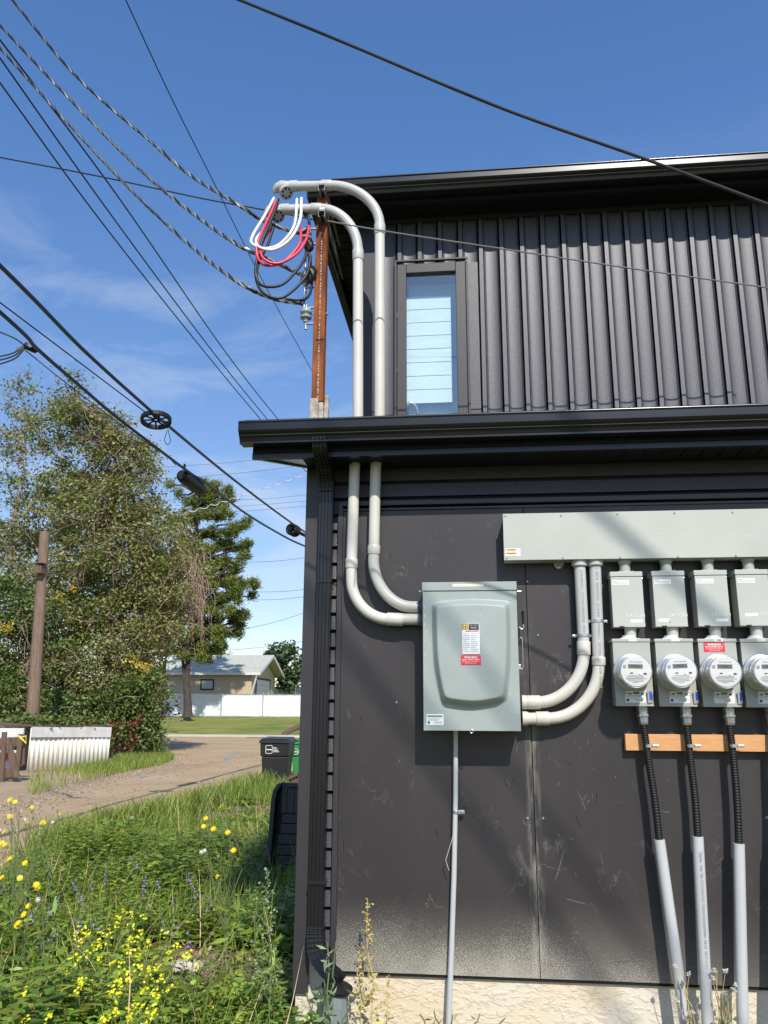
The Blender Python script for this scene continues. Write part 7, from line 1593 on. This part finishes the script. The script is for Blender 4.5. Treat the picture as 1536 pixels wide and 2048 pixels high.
M_gw = mat('grey_green_weed', (0.20,0.26,0.13), .7, island=.25)
b_ = at(545, 2060, -.3); b_.z = 0; spike_weed('green_spike_weed', 'tall grey-green spike weed in the shade left of the building corner', b_, at(534,1736,-.3), 20, M_gw, .20)
b_ = at(515, 2060, -.1); b_.z = 0; spike_weed('green_spike_weed', 'thin green weed just left of the tall grey-green spike weed', b_, at(512,1772,-.1), 8, M_gw, .08, .003)
def leafy(label, base, tips, n, L, w, mt=M_weed, name='leafy_weed'):
    t = thing(name, label, 'plant', base); sm = MB(); Lf = []
    for tp in tips:
        pts = limb(sm, base, tp, .006, .003, .03, 8, 6)
        for k in range(n): Lf.append(tuple(Vector(base).lerp(Vector(tp), .12+.88*k/n)))
    build('stem', sm, M_stem, t, smooth=True, fix=False); V, F = leaves(np.array(Lf), L, .1, w); np_mesh('leaves', V, F, mt, t, 'stuff')
b_ = at(652, 2060, -.35); b_.z = 0; leafy('green leafy thistle stalk standing in front of the downspout funnel', b_, [at(655,1885,-.35), at(672,1883,-.37), at(648,1960,-.34)], 18, .058, .26, M_gw)
b_ = at(640, 2070, -.3); b_.z = 0; leafy('low green weed at the foot of the drain pipe', b_, [at(612,1985,-.3), at(625,2010,-.33), at(690,2030,-.3)], 10, .08, .3)
b_ = at(905, 2075, -.25); b_.z = 0; leafy('sprawling green weed on both sides of the thin grey conduit', b_, [at(840,2028,-.25), at(868,2022,-.3), at(960,2028,-.2), at(1010,2036,-.25), at(905,2030,-.3)], 9, .05, .3, M_gw)
for k, (bx_, tx_, ty_) in enumerate(((1395,1366,1945),(1440,1434,1940),(1450,1452,2010))):
    b_ = at(bx_, 2070, -.2); b_.z = 0; tp = at(tx_, ty_, -.2); t = thing('dead_seed_weed', ['withered weed with pale puffs between the first and second sleeves', 'taller withered weed with pale puffs between the second and third sleeves', 'short withered weed with a pale puff left of the third sleeve'][k], 'plant', b_); sm = MB()
    for j in range(5):
        e = tp+Vector((random.gauss(0,.03), random.gauss(0,.03), random.gauss(-.03,.05))); limb(sm, b_.lerp(tp, .3), e, .0025, .0015, .04, 4, 4)
        n = 60; d = RNG.normal(size=(n,3)); d /= np.linalg.norm(d,axis=1)[:,None]; V, F = leaves(np.array(tuple(e))+d*.007, .008); np_mesh('seed_head', V, F, M_puff, t)
    limb(sm, b_, tp, .003, .0018, .03, 5, 5); build('stem', sm, M_dry, t, fix=False, smooth=True)
    V, F = leaves(np.array([tuple(b_.lerp(tp, random.uniform(0,.6))+Vector((random.gauss(0,.02),random.gauss(0,.02),0))) for _ in range(40)]), .04); np_mesh('leaves', V, F, M_gw if k else M_dgrass, t, 'stuff')
# weeds under the wall at the right
for o in bpy.data.objects:
    if 'local' in o: del o['local']
